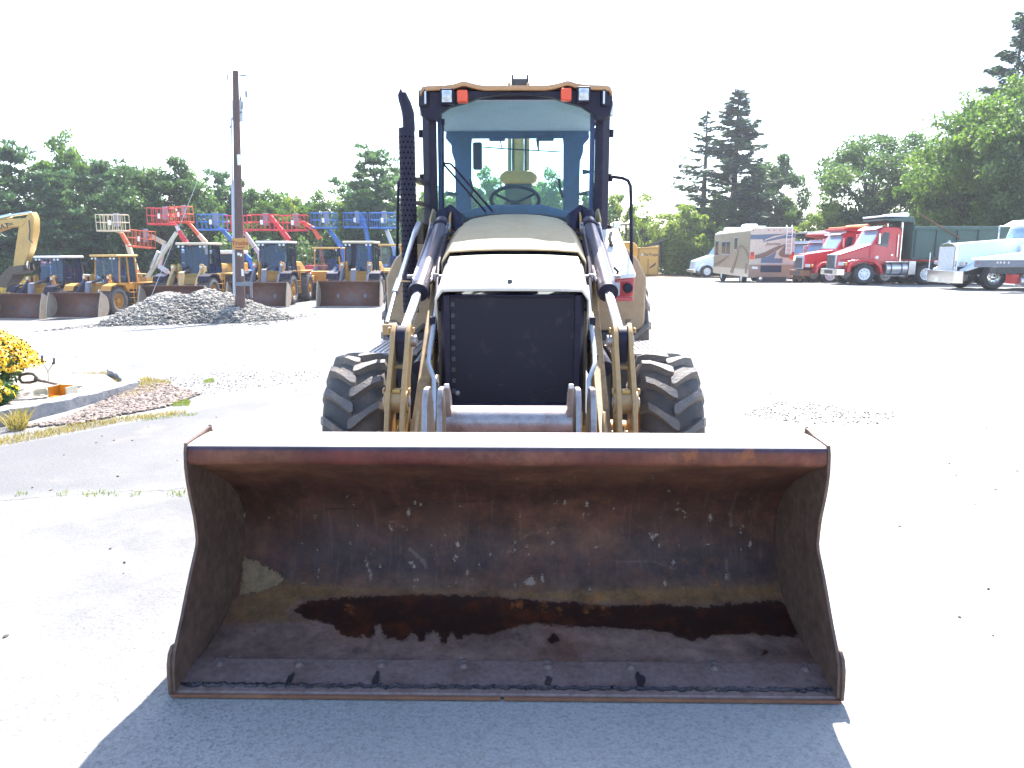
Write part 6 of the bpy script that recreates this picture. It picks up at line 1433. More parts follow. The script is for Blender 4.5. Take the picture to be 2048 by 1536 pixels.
# ------------------------------------------------------------------ utility pole
Yp = 28.2; a, b = W(479, 598, Yp), W(471, 142, Yp)
t = thing('utility_pole', 'tall leaning wooden utility pole standing in the rubble heap with a transformer near its top', 'utility pole', (a.x, Yp, a.z), 0); O = Vector(t.location)
mb = MB(); A_ = Vector((0, 0, -.6)); B_ = b - O; mb.tube([A_, A_.lerp(B_, .33), A_.lerp(B_, .66), B_], [.185, .165, .135, .10], 16); mb.build('post', M['wood'], t)
p = lambda px, py, dy=0: W(px, py, Yp + dy) - O
mb = MB(); mb.tube([p(467, 360, -.05), p(470.5, 590, -.05)], .085, 10); mb.tube([p(463, 235, -.1), p(466, 470, -.05)], .03, 8); mb.build('cable_conduit', M['lightgrey'], t)
c0 = p(475, 202, .28); c1 = p(475.5, 242, .28); mb = MB(); mb.tube([c1, c0], .195, 18); mb.tube([c0, c0 + Vector((0, 0, .04))], [.20, .15], 18); mb.build('transformer', M['lightgrey'], t, bevel=.01)
mb = MB(); mb.tube([p(481, 200, .2), p(482, 187, .2)], [.035, .015], 8); mb.tube([p(492, 182, .2), p(492.5, 195, .2)], .04, 8); mb.tube([p(485, 205, .1), p(484, 218, .1)], .03, 8); mb.tube([p(484, 224, .1), p(475, 226, 0)], .03, 8); mb.tube([p(463, 250, .1), p(459, 256, .1)], .03, 6); mb.build('bushing', M['insulator'], t)
mb = MB(); mb.tube([p(454.5, 146), p(455.5, 162)], .022, 6); mb.tube([p(455, 153), p(467, 157)], .015, 6); mb.tube([p(480, 151), p(493, 151)], .025, 6); mb.tube([p(474, 150), p(480, 151)], .012, 6); mb.tube([p(494, 250), p(494, 256)], .02, 6); mb.build('insulator', M['insulator'], t)
mb = MB(); q0, q1 = p(474, 309, -.2), p(484, 330, -.2); mb.box(q0.x, q1.x, -.21, -.17, q1.z, q0.z); mb.build('white_plate', M['white'], t)
q0, q1 = p(463, 476, -.25), p(497, 499, -.25); mb = MB(); mb.box(q0.x, q1.x, -.24, -.20, q1.z, q0.z); sg = mb.build('sign_board', M['signwood'], t, bevel=.006)
text('lettering', 'Trucks', .215, M['signred'], sg, ((q0.x + q1.x) / 2, -.245, (q0.z + q1.z) / 2 + .02), (R(90), 0, 0))
mb = MB(); mb.box(q0.x + .12, q1.x - .16, -.247, -.241, q1.z + .06, q1.z + .085); mb.build('underline', M['signred'], sg)
q0, q1 = p(470, 564, -.3), p(505, 572, -.3); mb = MB(); mb.box(q0.x, q1.x, -.33, -.27, q1.z, q0.z); mb.box(q1.x - .1, q1.x - .02, -.33, -.27, q1.z - .45, q1.z); mb.build('barrier_board', M['armgrey'], t, bevel=.005)
for px, py in ((477, 508), (482, 510), (485, 545)):
    mb = MB(); q0 = p(px, py, -.22); h = .05 if py < 520 else .13; mb.box(q0.x - .035, q0.x + .035, q0.y - .02, q0.y + .01, q0.z - h, q0.z + h); mb.build('tag_plate', M['white'], t)
g0 = p(474, 165, 0); g1 = W(276, 597, 27.0); g1.z = hz(g1.x, 27.0); g1 = g1 - O
mb = MB(); mb.tube([g0, g1], .011, 6); gw = mb.build('guy_wire', M['lightgrey'], t)
mb = MB(); mb.tube([g0.lerp(g1, .925), g0.lerp(g1, .992)], .035, 8); mb.build('guy_guard', M['liftcream'], gw)

# ------------------------------------------------------------------ trucks on the right
def truck_wheels(t, spec, key, rimmat='alu', r_=.52):
    for x in (-1, 1):
        for y in spec: far_wheel(t, x * (1.02 if y == spec[0] else 1.0), y, r_, .28 if y == spec[0] else .56, .29, rimmat, key + ('f' if y == spec[0] else 'r'), tm='truckrubber', lugs=40)
def hood_mesh(w0, w1, y0, y1, z0, z1, zb):
    return [(-w0, y0, zb), (w0, y0, zb), (w1, y1, zb), (-w1, y1, zb), (-w0, y0, z0), (w0, y0, z0), (w1, y1, z1), (-w1, y1, z1)]
MB0 = MB
def dump_truck(loc, rz, label, paintkey='red', bodym=('green', 'greendark'), style='new', s=1.0, tarp='white', bodyh=1.35, rimmat='white', bumper='chrome'):
    t = thing('dump_truck', label, 'dump truck', (loc[0], loc[1], hz(*loc)), rz, 'dump trucks parked in a row'); t.scale = (s, s, s)
    MB = MB0; P = M[paintkey]; new = style == 'new'
    mb = MB(); mb.box(-.42, .42, -1.2, 7.4, .62, .92); mb.build('chassis', M['dark'], t)
    truck_wheels(t, (0, 2.95, 4.6, 5.9), 'tk' + rimmat, rimmat)
    yf = -1.15 if new else -1.25; zg = 1.62 if new else 1.72
    mb = MB()
    if new: mb.hexa([(-.62, yf, .72), (.62, yf, .72), (.98, .45, .95), (-.98, .45, .95), (-.60, yf + .05, 1.45), (.60, yf + .05, 1.45), (.92, .45, 2.0), (-.92, .45, 2.0)])
    else: mb.hexa([(-.55, yf, .85), (.55, yf, .85), (.72, .35, .85), (-.72, .35, .85), (-.52, yf + .03, 1.62), (.52, yf + .03, 1.62), (.72, .35, 1.86), (-.72, .35, 1.86)])
    hd = mb.build('hood', P, t, bevel=.09, seg=4)
    for x in (-1, 1):   # wheel arch
        mb = MB(); arch = [(-.86, .60), (-.80, .95), (-.5, 1.19), (0, 1.27), (.5, 1.19), (.80, .95), (.90, .55), (.78, .55), (.66, .85), (.42, 1.06), (0, 1.13), (-.42, 1.06), (-.66, .85), (-.72, .60)]
        mb.prism(arch, 'x', x * .62, x * 1.17); mb.build('fender', P, t, bevel=.025)
        if new:
            mb = MB(); mb.hexa([(x * .62, yf + .05, .85), (x * 1.10, -.70, .85), (x * 1.14, -.60, 1.15), (x * .62, -.60, 1.15), (x * .60, yf + .1, 1.2), (x * 1.02, -.72, 1.12), (x * 1.1, -.5, 1.22), (x * .6, -.5, 1.3)]); mb.build('fender_front', P, t, bevel=.03)
        mb = MB(); mb.box(*sorted((x * .66, x * .98)), yf + .10, yf + .16, .92, 1.10, rot=('Z', x * R(32))); o = mb.build('headlight', M['lens'], t, bevel=.03)
        mb = MB(); mb.box(*sorted((x * .95, x * 1.06)), yf + .26, yf + .33, .94, 1.08, rot=('Z', x * R(45))); mb.build('turn_signal', M['amber'], t, bevel=.02)
        mb = MB(); mb.box(*sorted((x * 1.12, x * 1.24)), .52, .60, 1.95, 2.45); mb.tube([(x * .95, .75, 2.5), (x * 1.18, .56, 2.42)], .02, 6); mb.tube([(x * .95, .75, 1.9), (x * 1.18, .56, 1.98)], .02, 6); mb.build('side_mirror', M['chrome'], t, bevel=.02)
        mb = MB(); mb.tube([(x * 1.02, .98, .78), (x * 1.02, 2.0, .78)], .30, 20); o = mb.build('fuel_tank', M['alu'], t, bevel=.03)
        mb = MB()
        for y in (1.2, 1.7): mb.lathe([(.306, -.03), (.306, .03)], (x * 1.02, y, .78), 'y', 20)
        mb.build('tank_strap', M['dark'], o)
        mb = MB(); mb.box(*sorted((x * 1.02, x * 1.34)), .88, 1.95, 1.09, 1.13); mb.box(*sorted((x * 1.06, x * 1.34)), .88, 1.85, .42, .46); mb.build('running_board', M['chrome'], t, bevel=.01)
        mb = MB(); mb.box(*sorted((x * .80, x * 1.22)), 2.08, 2.42, .5, 1.15); mb.build('battery_box', M['alu'], t, bevel=.02)
    mb = MB(); mb.box(-.52, .52, yf - .03, yf + .06, .82, 1.46 if new else 1.55); gr = mb.build('grille', M['silver'], t, bevel=.02)
    mb = MB()
    for k in range(12): mb.box(-.47 + .08 * k, -.44 + .08 * k, yf - .045, yf - .025, .86, 1.42)
    mb.build('grille_slats', M['dark'], gr)
    mb = MB(); mb.prism([(-1.16, yf + .10), (-.95, yf - .12), (.95, yf - .12), (1.16, yf + .10), (1.16, yf + .18), (-1.16, yf + .18)], 'z', .46, .76); o = mb.build('bumper', M[bumper], t, bevel=.02)
    mb = MB(); mb.box(-.45, .45, yf - .135, yf - .115, .52, .70); mb.build('bumper_opening', M['dark'], o)
    # cab (laid out half a metre further back, then moved)
    CB = Matrix.Translation((0, -.55, 0))
    class MB(MB0):
        def __init__(s, off=(0, 0, 0)): MB0.__init__(s, off); s.M = CB
    mb = MB(); mb.prism([(.80, .95), (2.25, .95), (2.28, 2.62), (2.1, 2.76), (1.42, 2.78), (1.28, 2.70), (.82, 1.85)], 'x', -1.0, 1.0); cb = mb.build('cab', P, t, bevel=.07, seg=4)
    mb = MB(); mb.hexa([(-.88, .83, 1.90), (.88, .83, 1.90), (.88, .90, 1.90), (-.88, .90, 1.90), (-.84, 1.235, 2.62), (.84, 1.235, 2.62), (.84, 1.30, 2.62), (-.84, 1.30, 2.62)]); mb.build('windscreen', M['windscreen'], t, bevel=.03)
    for x in (-1, 1):
        dr = MB(); dr.prism([(.95, 1.02), (2.0, 1.02), (2.02, 2.58), (1.42, 2.60), (1.30, 2.50), (.95, 1.88)], 'x', x * 1.0, x * 1.018); d_ = dr.build('door', P, t, bevel=.006)
        mb = MB(); mb.prism([(1.06, 1.92), (1.62, 1.80), (1.66, 2.50), (1.40, 2.52)], 'x', x * 1.0185, x * 1.026); mb.build('door_window', M['glassdark'], d_)
        mb = MB(); mb.box(*sorted((x * 1.02, x * 1.06)), 1.80, 1.90, 1.40, 1.45); mb.build('handle', M['chrome'], d_)
        mb = MB(); mb.tube([(x * 1.07, 2.08, 1.35), (x * 1.07, 2.08, 2.4)], .025, 8); mb.build('grab_bar', M['chrome'], t)
        mb = MB(); mb.lathe([(0, .01), (.08, .008), (.08, 0)], (x * 1.022, 1.15, 1.32), 'x', 14); mb.build('badge', M['ltwhite'], d_)
        mb = MB(); mb.tube([(x * .7, 2.42, 1.0), (x * .7, 2.42, 3.0)], .07, 12); mb.build('exhaust_stack', M['chrome'], t)
    mb = MB(); mb.hexa([(-.92, .98, 2.62), (.92, .98, 2.62), (.95, 1.35, 2.76), (-.95, 1.35, 2.76), (-.90, .98, 2.66), (.90, .98, 2.66), (.93, 1.35, 2.84), (-.93, 1.35, 2.84)]); mb.build('sun_visor', M['white'], t, bevel=.02)
    for x in (-.7, -.35, 0, .35, .7):
        mb = MB(); mb.lathe([(0, .09), (.05, .05), (.055, 0)], (x, 1.55, 2.80), 'z', 10); mb.build('roof_marker', M['amber'], t)
    MB = MB0
    # dump body
    y0, y1, z0, z1 = 2.15, 7.4, 1.22, 1.22 + bodyh
    G, D_ = M[bodym[0]], M[bodym[1]]
    mb = MB()
    for x in (-1, 1): mb.box(*sorted((x * 1.14, x * 1.20)), y0, y1, z0, z1)
    mb.box(-1.14, 1.14, y0 + .02, y1, z0, z0 + .08); mb.box(-1.14, 1.14, y0, y0 + .06, z0 + .08, z1 + .35); mb.box(-1.14, 1.14, y1 - .06, y1, z0 + .08, z1); bd = mb.build('dump_body', G, t, bevel=.01)
    for x in (-1, 1):
        mb = MB(); mb.box(*sorted((x * 1.20, x * 1.28)), y0 - .02, y1 + .02, z1 - .16, z1 + .02); mb.build('top_rail', G, bd, bevel=.02)
        mb = MB(); mb.box(*sorted((x * 1.20, x * 1.25)), y0, y1, z0, z0 + .12); mb.build('lower_rail', D_, bd, bevel=.01)
        for y in np.linspace(y0 + .15, y1 - .1, 6):
            mb = MB(); mb.box(*sorted((x * 1.201, x * 1.27)), y - .06, y + .06, z0 + .12, z1 - .16); mb.build('side_rib', D_, bd, bevel=.01)
        mb = MB(); mb.tube([(x * 1.30, y0 + .1, z1 + .62), (x * 1.31, y0 + 2.2, z1 - .55)], .03, 6); mb.build('tarp_arm', M['rust'], t)
    mb = MB(); mb.prism([(y0, z1 + .2), (y0, z1 + .48), (y0 - 1.35, z1 + .38), (y0 - 1.35, z1 + .30)], 'x', -1.15, 1.15) if new else mb.prism([(y0, z1 + .1), (y0, z1 + .5), (y0 - 1.6, z1 + .44), (y0 - 1.6, z1 + .34)], 'x', -1.15, 1.15); mb.build('cab_shield', G, bd, bevel=.02)
    mb = MB(); mb.tube([(-1.18, y0 - .35, z1 + .56), (1.18, y0 - .35, z1 + .56)], .11, 12); mb.box(-1.17, 1.17, y0 - 1.4, y0 - .3, z1 + .46, z1 + .54); mb.build('tarp_roller', M[tarp], t, bevel=.03)
    return t
C_ = dump_truck((17.05, 37.3), R(-90), 'nearest red dump truck with a long dark green dump body, beside the white truck', bodyh=1.55, s=1.0)
for ch in C_.children:
    if ch.name.startswith('hood'):
        text('lettering', 'SCHMIDHUBER', .135, M['ltwhite'], ch, (-.93, .35, 1.62), (R(90), 0, R(-90 + 9)))
        text('lettering', 'INC  1948', .08, M['ltwhite'], ch, (-.95, .35, 1.46), (R(90), 0, R(-90 + 9)))
dump_truck((16.95, 41.0), R(-88), 'second red dump truck with round headlights and an orange board over its cab', style='old', bodym=('red', 'red'), tarp='tarporange', bumper='rust', rimmat='white', bodyh=1.3)
dump_truck((18.75, 46.6), R(-58), 'third red dump truck half hidden behind the motorhome', style='old', bodym=('red', 'red'), tarp='white', bumper='rust', bodyh=1.5)
dump_truck((19.9, 52.5), R(-55), 'rearmost yellow-cabbed dump truck with a black tarp, showing only over the motorhome corner', paintkey='oyellow', bodym=('tarp', 'tarp'), tarp='tarp', bodyh=1.6)

# ---- white conventional truck
kx, ky = 20.15, 32.4
t = thing('white_truck', 'white long-nosed truck with tall chrome grille at the right edge', 'truck', (kx, ky, hz(kx, ky)), R(-88), None)
truck_wheels(t, (0, 5.2, 6.5), 'kw', 'chrome', .53)
mb = MB(); mb.box(-.42, .42, -1.3, 7.4, .62, .95); mb.build('chassis', M['dark'], t)
mb = MB(); mb.hexa([(-.66, -1.30, .95), (.66, -1.30, .95), (.92, 1.7, .95), (-.92, 1.7, .95), (-.60, -1.28, 1.93), (.60, -1.28, 1.93), (.80, 1.7, 2.16), (-.80, 1.7, 2.16)]); mb.build('hood', M['bluewhite'], t, bevel=.08, seg=4)
mb = MB(); mb.prism([(-.60, .72), (.60, .72), (.60, 1.80), (.40, 1.92), (0, 1.98), (-.40, 1.92), (-.60, 1.80)], 'y', -1.42, -1.30); gr = mb.build('grille_surround', M['chrome'], t, bevel=.02)
mb = MB(); mb.box(-.52, .52, -1.425, -1.415, .80, 1.78); mb.build('grille_backing', M['dark'], gr)
for k in range(12): mb = MB(); mb.box(-.50 + .088 * k, -.455 + .088 * k, -1.445, -1.425, .80, 1.80); mb.build('grille_bar', M['white'], gr)
mb = MB(); mb.tube([(0, -1.38, 1.97), (0, -1.34, 2.06)], [.05, .03], 10); mb.build('hood_ornament', M['chrome'], t)
mb = MB(); mb.prism([(-1.2, -1.42), (-.95, -1.62), (.95, -1.62), (1.2, -1.42), (1.2, -1.35), (.9, -1.55), (-.9, -1.55), (-1.2, -1.35)], 'z', .28, .80); o = mb.build('bumper', M['chrome'], t, bevel=.015)
mb = MB(); mb.box(-.35, -.05, -1.64, -1.622, .32, .47); mb.build('number_plate', M['ltwhite'], o)
for x in (-1, 1):
    mb = MB(); arch = smooth_path([(-1.25, .85), (-.95, 1.0), (-.62, 1.16), (0, 1.22), (.5, 1.12), (.80, .85), (.95, .5)], 4); arc2 = smooth_path([(.85, .5), (.68, .80), (.42, 1.02), (0, 1.10), (-.5, 1.05), (-.85, .9), (-1.25, .78)], 4)
    mb.prism([tuple(q) for q in arch] + [tuple(q) for q in arc2], 'x', x * .70, x * 1.20); mb.build('fender', M['bluewhite'], t, bevel=.03)
    mb = MB(); mb.box(*sorted((x * .72, x * 1.08)), -1.30, -1.15, 1.02, 1.20); o = mb.build('headlight', M['chrome'], t, bevel=.03)
    mb = MB(); mb.box(*sorted((x * .75, x * 1.05)), -1.315, -1.30, 1.05, 1.17); mb.build('lens', M['lens'], o, bevel=.01)
    mb = MB(); mb.tube([(x * 1.02, 1.30, 1.0), (x * 1.02, 1.30, 1.85)], .24, 18); mb.build('air_cleaner', M['chrome'], t, bevel=.03)
    mb = MB(); mb.tube([(x * .98, 3.55, .9), (x * .98, 3.55, 3.6)], .085, 14); mb.build('exhaust_stack', M['chrome'], t)
    mb = MB(); mb.tube([(x * 1.0, 2.0, .72), (x * 1.0, 3.2, .72)], .30, 20); mb.build('fuel_tank', M['chrome'], t, bevel=.03)
    mb = MB(); mb.box(*sorted((x * 1.15, x * 1.25)), 1.55, 1.62, 2.1, 2.7); mb.tube([(x * .95, 1.8, 2.7), (x * 1.2, 1.6, 2.72)], .02, 6); mb.tube([(x * .95, 1.8, 2.1), (x * 1.2, 1.6, 2.1)], .02, 6); mb.build('side_mirror', M['chrome'], t, bevel=.01)
    mb = MB(); mb.tube([(x * .98, -1.55, .8), (x * .98, -1.55, 1.55)], .018, 6); mb.build('marker_rod', M['ltwhite'], t)
    mb = MB(); mb.prism([(1.88, 1.5), (2.75, 1.5), (2.75, 2.72), (2.1, 2.72), (1.88, 2.2)], 'x', x * .955, x * .962); mb.build('door_window', M['glassdark'], t)
mb = MB(); mb.prism([(1.72, .95), (3.3, .95), (3.3, 2.85), (2.05, 2.92), (1.98, 2.86), (1.72, 2.10)], 'x', -.95, .95); mb.build('cab', M['bluewhite'], t, bevel=.06, seg=4)
mb = MB(); mb.hexa([(-.86, 1.70, 2.14), (.86, 1.70, 2.14), (.86, 1.76, 2.14), (-.86, 1.76, 2.14), (-.84, 1.925, 2.68), (.84, 1.925, 2.68), (.84, 2.0, 2.68), (-.84, 2.0, 2.68)]); mb.build('windscreen', M['windscreen'], t, bevel=.02)
mb = MB(); mb.hexa([(-.95, 1.52, 2.66), (.95, 1.52, 2.66), (.93, 1.98, 2.90), (-.93, 1.98, 2.90), (-.94, 1.52, 2.69), (.94, 1.52, 2.69), (.92, 1.98, 2.94), (-.92, 1.98, 2.94)]); mb.build('sun_visor', M['bluewhite'], t, bevel=.01)
mb = MB(); mb.box(-1.12, 1.12, 3.4, 5.0, 1.0, 3.3); mb.build('sleeper', M['bluewhite'], t, bevel=.12, seg=4)
for x in (-.6, -.3, 0, .3, .6): mb = MB(); mb.lathe([(0, .08), (.045, .05), (.05, 0)], (x, 2.3, 2.92), 'z', 10); mb.build('roof_marker', M['amber'], t)
mb = MB(); mb.tube([(.7, 1.9, 2.2), (.72, 1.9, 4.6)], .008, 5); mb.build('antenna', M['dark'], t)
text('lettering', 'T800', .12, M['ltblack'], t, (-.875, 1.1, 1.78), (R(90), 0, R(-90 + 4)))
# ---- flatbed trailer cutting in front of it
p0 = W(1952, 520, 29.3)
t = thing('flatbed_trailer', 'low flatbed trailer with white deck edge cut by the right edge of the picture', 'trailer', (p0.x, 29.3, hz(p0.x, 29.3)), R(2)); O = Vector(t.location)
zt = p0.z - O.z + .06
mb = MB(); mb.prism([(0, zt - .07), (7.5, zt - .07), (7.5, zt + .55), (2.2, zt + .27), (0, zt + .01)], 'y', 0, .30); mb.box(2.6, 7.5, .31, 2.3, zt - .07, zt + .2); mb.build('deck', M['white'], t, bevel=.01)
mb = MB(); mb.box(.02, 7.5, .03, .12, zt - .34, zt - .072); sr = mb.build('side_rail', M['armgrey'], t, bevel=.008)
mb = MB(); mb.box(1.0, 2.4, .2, .6, zt - .60, zt - .342); mb.box(2.55, 7.4, .5, .7, zt - .7, zt - .342); mb.build('frame', M['dark'], t, bevel=.02)
for x0 in (.85, .98, 1.12, 1.3): mb = MB(); mb.box(x0, x0 + .07, .015, .028, zt - .2, zt - .12); mb.build('marker_lamp', M['lens'], sr)
mb = MB(); mb.box(.08, .12, .015, .028, zt - .2, zt - .15); mb.build('red_marker', M['redlens'], sr)
for y in (.35, 2.0):
    for x0 in (4.6, 5.6):
        wl = far_wheel(t, x0, y, .42, .26, .24, 'white', 'trailer'); wl.rotation_euler = (0, 0, R(90))
mb = MB(); mb.tube([(2.0, .3, zt - .9), (3.1, .3, zt - .95)], .2, 14); mb.build('air_tank', M['alu'], t); mb = MB(); mb.box(1.7, 2.0, .25, .6, zt - 1.0, zt - .62); mb.build('tool_box', M['redlens'], t, bevel=.02)

# ---- motorhome
rp = W(1540, 573, 44.5); rx0 = rp.x
t = thing('motorhome', 'tan and cream motorhome with brown swooshes, seen from behind', 'motorhome', (rx0, 44.5, hz(rx0, 44.5)), R(-3.5)); 
wd, Hh, Ln = 1.30, 3.42, 10.2
mb = MB(); mb.prism([(-wd, .52), (wd, .52), (wd, Hh - .12), (wd - .18, Hh), (-wd + .18, Hh), (-wd, Hh - .12)], 'y', 0, Ln); mb.build('body', M['rvcream'], t, bevel=.04, seg=3)
def panel(name, poly, m, y=-.004, th=.006, parent=None, ax='y'):
    mb = MB(); mb.prism(poly, ax, y, y - th); return mb.build(name, M[m], parent or t)
px2 = lambda a, b: ((a - 1493) / 92 * 2 * wd - wd, .52 + (565 - b) / (565 - 455) * (Hh - .52))      # photo pixel -> rear wall
R2 = lambda pts: [px2(*q) for q in pts]
panel('top_band', R2([(1493, 470), (1584, 467), (1584, 476), (1560, 478), (1520, 486), (1518, 480), (1493, 480)]), 'rvblue')
panel('swoosh', R2([(1519, 485), (1530, 480), (1550, 474), (1572, 468), (1560, 469), (1540, 473), (1524, 480)]), 'rvcream', y=-.011)
panel('lower_wall', R2([(1493, 536), (1584, 536), (1584, 565), (1493, 565)]), 'rvtaupe')
def swoosh(name, up, lo, m, y=-.011):
    a = smooth_path([px2(*q) for q in up], 5); b = smooth_path([px2(*q) for q in lo], 5); panel(name, [tuple(q) for q in a] + [tuple(q) for q in b[::-1]], m, y)
swoosh('swoosh', [(1504, 515), (1522, 509), (1545, 497), (1569, 489)], [(1504, 523), (1526, 519), (1548, 505), (1569, 490)], 'rvbrown')
swoosh('swoosh', [(1566, 492), (1556, 504), (1553, 513), (1560, 519), (1583, 521)], [(1567, 493), (1566, 503), (1566, 510), (1570, 513), (1583, 515)], 'rvbrown')
swoosh('swoosh', [(1519, 521), (1532, 517), (1548, 506)], [(1519, 530), (1540, 528), (1546, 515)], 'rvblue')
panel('engine_hatch', R2([(1517, 522), (1561, 522), (1561, 532), (1517, 532)]), 'rvblue', y=-.018)
panel('rear_grille', R2([(1517, 538), (1560, 538), (1560, 553), (1517, 553)]), 'glassdark', y=-.011)
panel('chrome_strip', R2([(1517, 533), (1584, 533), (1584, 535), (1517, 535)]), 'lightgrey', y=-.02)
panel('number_plate', R2([(1499, 540), (1511, 541), (1511, 546), (1499, 545)]), 'ltwhite', y=-.011)
for xa, xb in ((1493.5, 1502), (1576, 1584)):
    panel('tail_light', R2([(xa + 1, 508), (xb, 508), (xb, 516), (xa + 1, 516)]), 'redlens', y=-.011, th=.03); panel('turn_signal', R2([(xa, 516), (xb, 516), (xb, 524), (xa, 524)]), 'orange', y=-.011, th=.03)
for xa in (1496, 1528, 1539, 1551, 1580): panel('marker_light', R2([(xa, 459), (xa + 3, 459), (xa + 3, 461), (xa, 461)]), 'redlens', y=-.011)
text('lettering', 'Journey', .27, M['rvbrown'], t, (px2(1540, 490)[0], -.015, px2(1540, 490)[1]), (R(90), 0, 0), shear=.35)
mb = MB()
for a_ in (1566, 1577):
    x_ = px2(a_, 500)[0]; mb.tube([(x_, -.10, px2(0, 513)[1]), (x_, -.10, Hh + .05), (x_, .02, Hh + .16), (x_, .18, Hh + .08)], .025, 8)
for k in range(6): z_ = px2(0, 508 - 9 * k)[1]; mb.tube([(px2(1566, 0)[0], -.10, z_), (px2(1577, 0)[0], -.10, z_)], .015, 6)
mb.build('ladder', M['white'], t)
# left side, its own panels
S2 = lambda pts: [(y, z) for y, z in pts]
def side(name, poly, m, d=.006, x=-wd - .002): mb = MB(); mb.prism(poly, 'x', x, x - d); return mb.build(name, M[m], t)
side('side_wall', [(.02, .55), (Ln, .55), (Ln, 3.2), (.02, 3.25)], 'rvtan'); side('side_lower', [(.05, .55), (Ln, .55), (Ln, 1.0), (.05, 1.0)], 'rvcream', .006, -wd - .010)
for y0, y1, z0, z1 in ((5.2, 6.2, 1.9, 2.7), (6.5, 7.6, 1.9, 2.7), (3.2, 3.9, 2.2, 2.9), (8.8, 9.7, 1.8, 2.8)):
    w_ = side('window', [(y0, z0), (y1, z0), (y1, z1), (y0, z1)], 'glassdark', .012, -wd - .010); mb = MB(); mb.box(-wd - .03, -wd - .008, y0 - .04, y1 + .04, z1, z1 + .05); mb.box(-wd - .03, -wd - .008, y0 - .04, y1 + .04, z0 - .05, z0); mb.build('frame', M['lightgrey'], w_)
def sside(up, lo, m):
    a = smooth_path(up, 5); b = smooth_path(lo, 5); side('side_swoosh', [tuple(q) for q in a] + [tuple(q) for q in b[::-1]], m, .006, -wd - .018)
sside([(.05, 1.9), (1.2, 2.3), (2.4, 2.45), (3.2, 2.1)], [(.05, 1.6), (1.2, 2.15), (2.3, 2.3), (3.2, 2.05)], 'rvbrown'); sside([(2.6, 2.2), (3.6, 1.5), (4.8, .7)], [(2.6, 2.15), (3.2, 1.4), (3.9, .65)], 'rvbrown'); sside([(5.5, 1.8), (7.5, 1.5), (9.8, 1.2)], [(5.5, 1.75), (7.5, 1.3), (9.8, .95)], 'rvbrown')
mb = MB(); mb.box(-wd - .03, -wd - .01, .35, .85, .75, 1.35); mb.build('side_vent', M['rvbrown'], t)
mb = MB(); mb.box(-wd + .15, wd - .15, .3, 9.6, Hh, Hh + .05); mb.build('roof_membrane', M['white'], t, bevel=.02)
mb = MB(); mb.hexa([(-.9, 3.4, Hh + .05), (.1, 3.4, Hh + .05), (.1, 4.6, Hh + .05), (-.9, 4.6, Hh + .05), (-.8, 3.6, Hh + .36), (0, 3.6, Hh + .36), (0, 4.4, Hh + .36), (-.8, 4.4, Hh + .36)]); mb.build('roof_air_conditioner', M['white'], t, bevel=.08, seg=4)
mb = MB(); mb.box(-.9, .1, 8.3, 9.3, Hh + .05, Hh + .3); mb.build('roof_air_conditioner', M['white'], t, bevel=.08, seg=4); mb = MB(); mb.box(-.5, 0, 1.6, 2.2, Hh + .05, Hh + .17); mb.build('roof_vent', M['white'], t, bevel=.03)
mb = MB(); mb.box(-.95, 1.05, -.55, -.45, .16, .34); mb.box(-1.0, 1.1, -.45, -.02, .30, .36); mb.build('tow_platform', M['dark'], t, bevel=.02); mb = MB(); mb.box(-.8, .9, -.1, 0, .36, .56); mb.build('rear_bumper', M['dark'], t, bevel=.02)
mb = MB(); mb.lathe([(0, -.03), (.10, -.02), (.13, .02)], (-.62, -.25, .46), 'y', 16); mb.build('spare_hub', M['chrome'], t)
for x in (-1, 1):
    for y in (2.2, 7.9): far_wheel(t, x * 1.08, y, .5, .30, .28, 'white', 'rvwheel', tm='truckrubber', lugs=40)

# ---- small white truck nose beyond the motorhome
wp = W(1405, 550, 62)
t = thing('white_box_truck', 'small white truck whose nose shows left of the motorhome', 'truck', (wp.x, 62, hz(wp.x, 62)), R(-86))
truck_wheels(t, (0, 4.2), 'wt', 'white', .50)
mb = MB(); mb.hexa([(-.75, -.95, .55), (.75, -.95, .55), (1.0, .75, .55), (-1.0, .75, .55), (-.7, -.85, 1.35), (.7, -.85, 1.35), (.95, .75, 1.85), (-.95, .75, 1.85)]); mb.build('hood', M['bluewhite'], t, bevel=.1, seg=4)
for x in (-1, 1): mb = MB(); mb.prism([(-.80, .5), (-.7, .9), (-.35, 1.12), (.2, 1.14), (.7, .9), (.8, .5), (.68, .5), (.5, .85), (0, 1.02), (-.5, .85), (-.66, .5)], 'x', x * .7, x * 1.12); mb.build('fender', M['bluewhite'], t, bevel=.02)
mb = MB(); mb.prism([(.75, .6), (2.2, .6), (2.2, 2.5), (1.2, 2.5), (.75, 1.8)], 'x', -1, 1); mb.build('cab', M['bluewhite'], t, bevel=.06)
mb = MB(); mb.hexa([(-.9, .72, 1.85), (.9, .72, 1.85), (.9, .8, 1.85), (-.9, .8, 1.85), (-.85, 1.12, 2.42), (.85, 1.12, 2.42), (.85, 1.2, 2.42), (-.85, 1.2, 2.42)]); mb.build('windscreen', M['windscreen'], t)
mb = MB(); mb.box(-1.05, 1.05, -1.08, -.9, .4, .62); mb.build('bumper', M['alu'], t, bevel=.02)
for x in (-1, 1): mb = MB(); mb.box(*sorted((x * 1.1, x * 1.25)), .75, .82, 1.7, 2.3); mb.build('side_mirror', M['dark'], t); mb = MB(); mb.prism([(.95, 1.75), (1.8, 1.75), (1.8, 2.4), (1.25, 2.4)], 'x', x * 1.002, x * 1.01); mb.build('door_window', M['glassdark'], t)
mb = MB(); mb.box(-1.1, 1.1, 2.4, 6, .9, 2.1); mb.build('box_body', M['bluewhite'], t, bevel=.03)

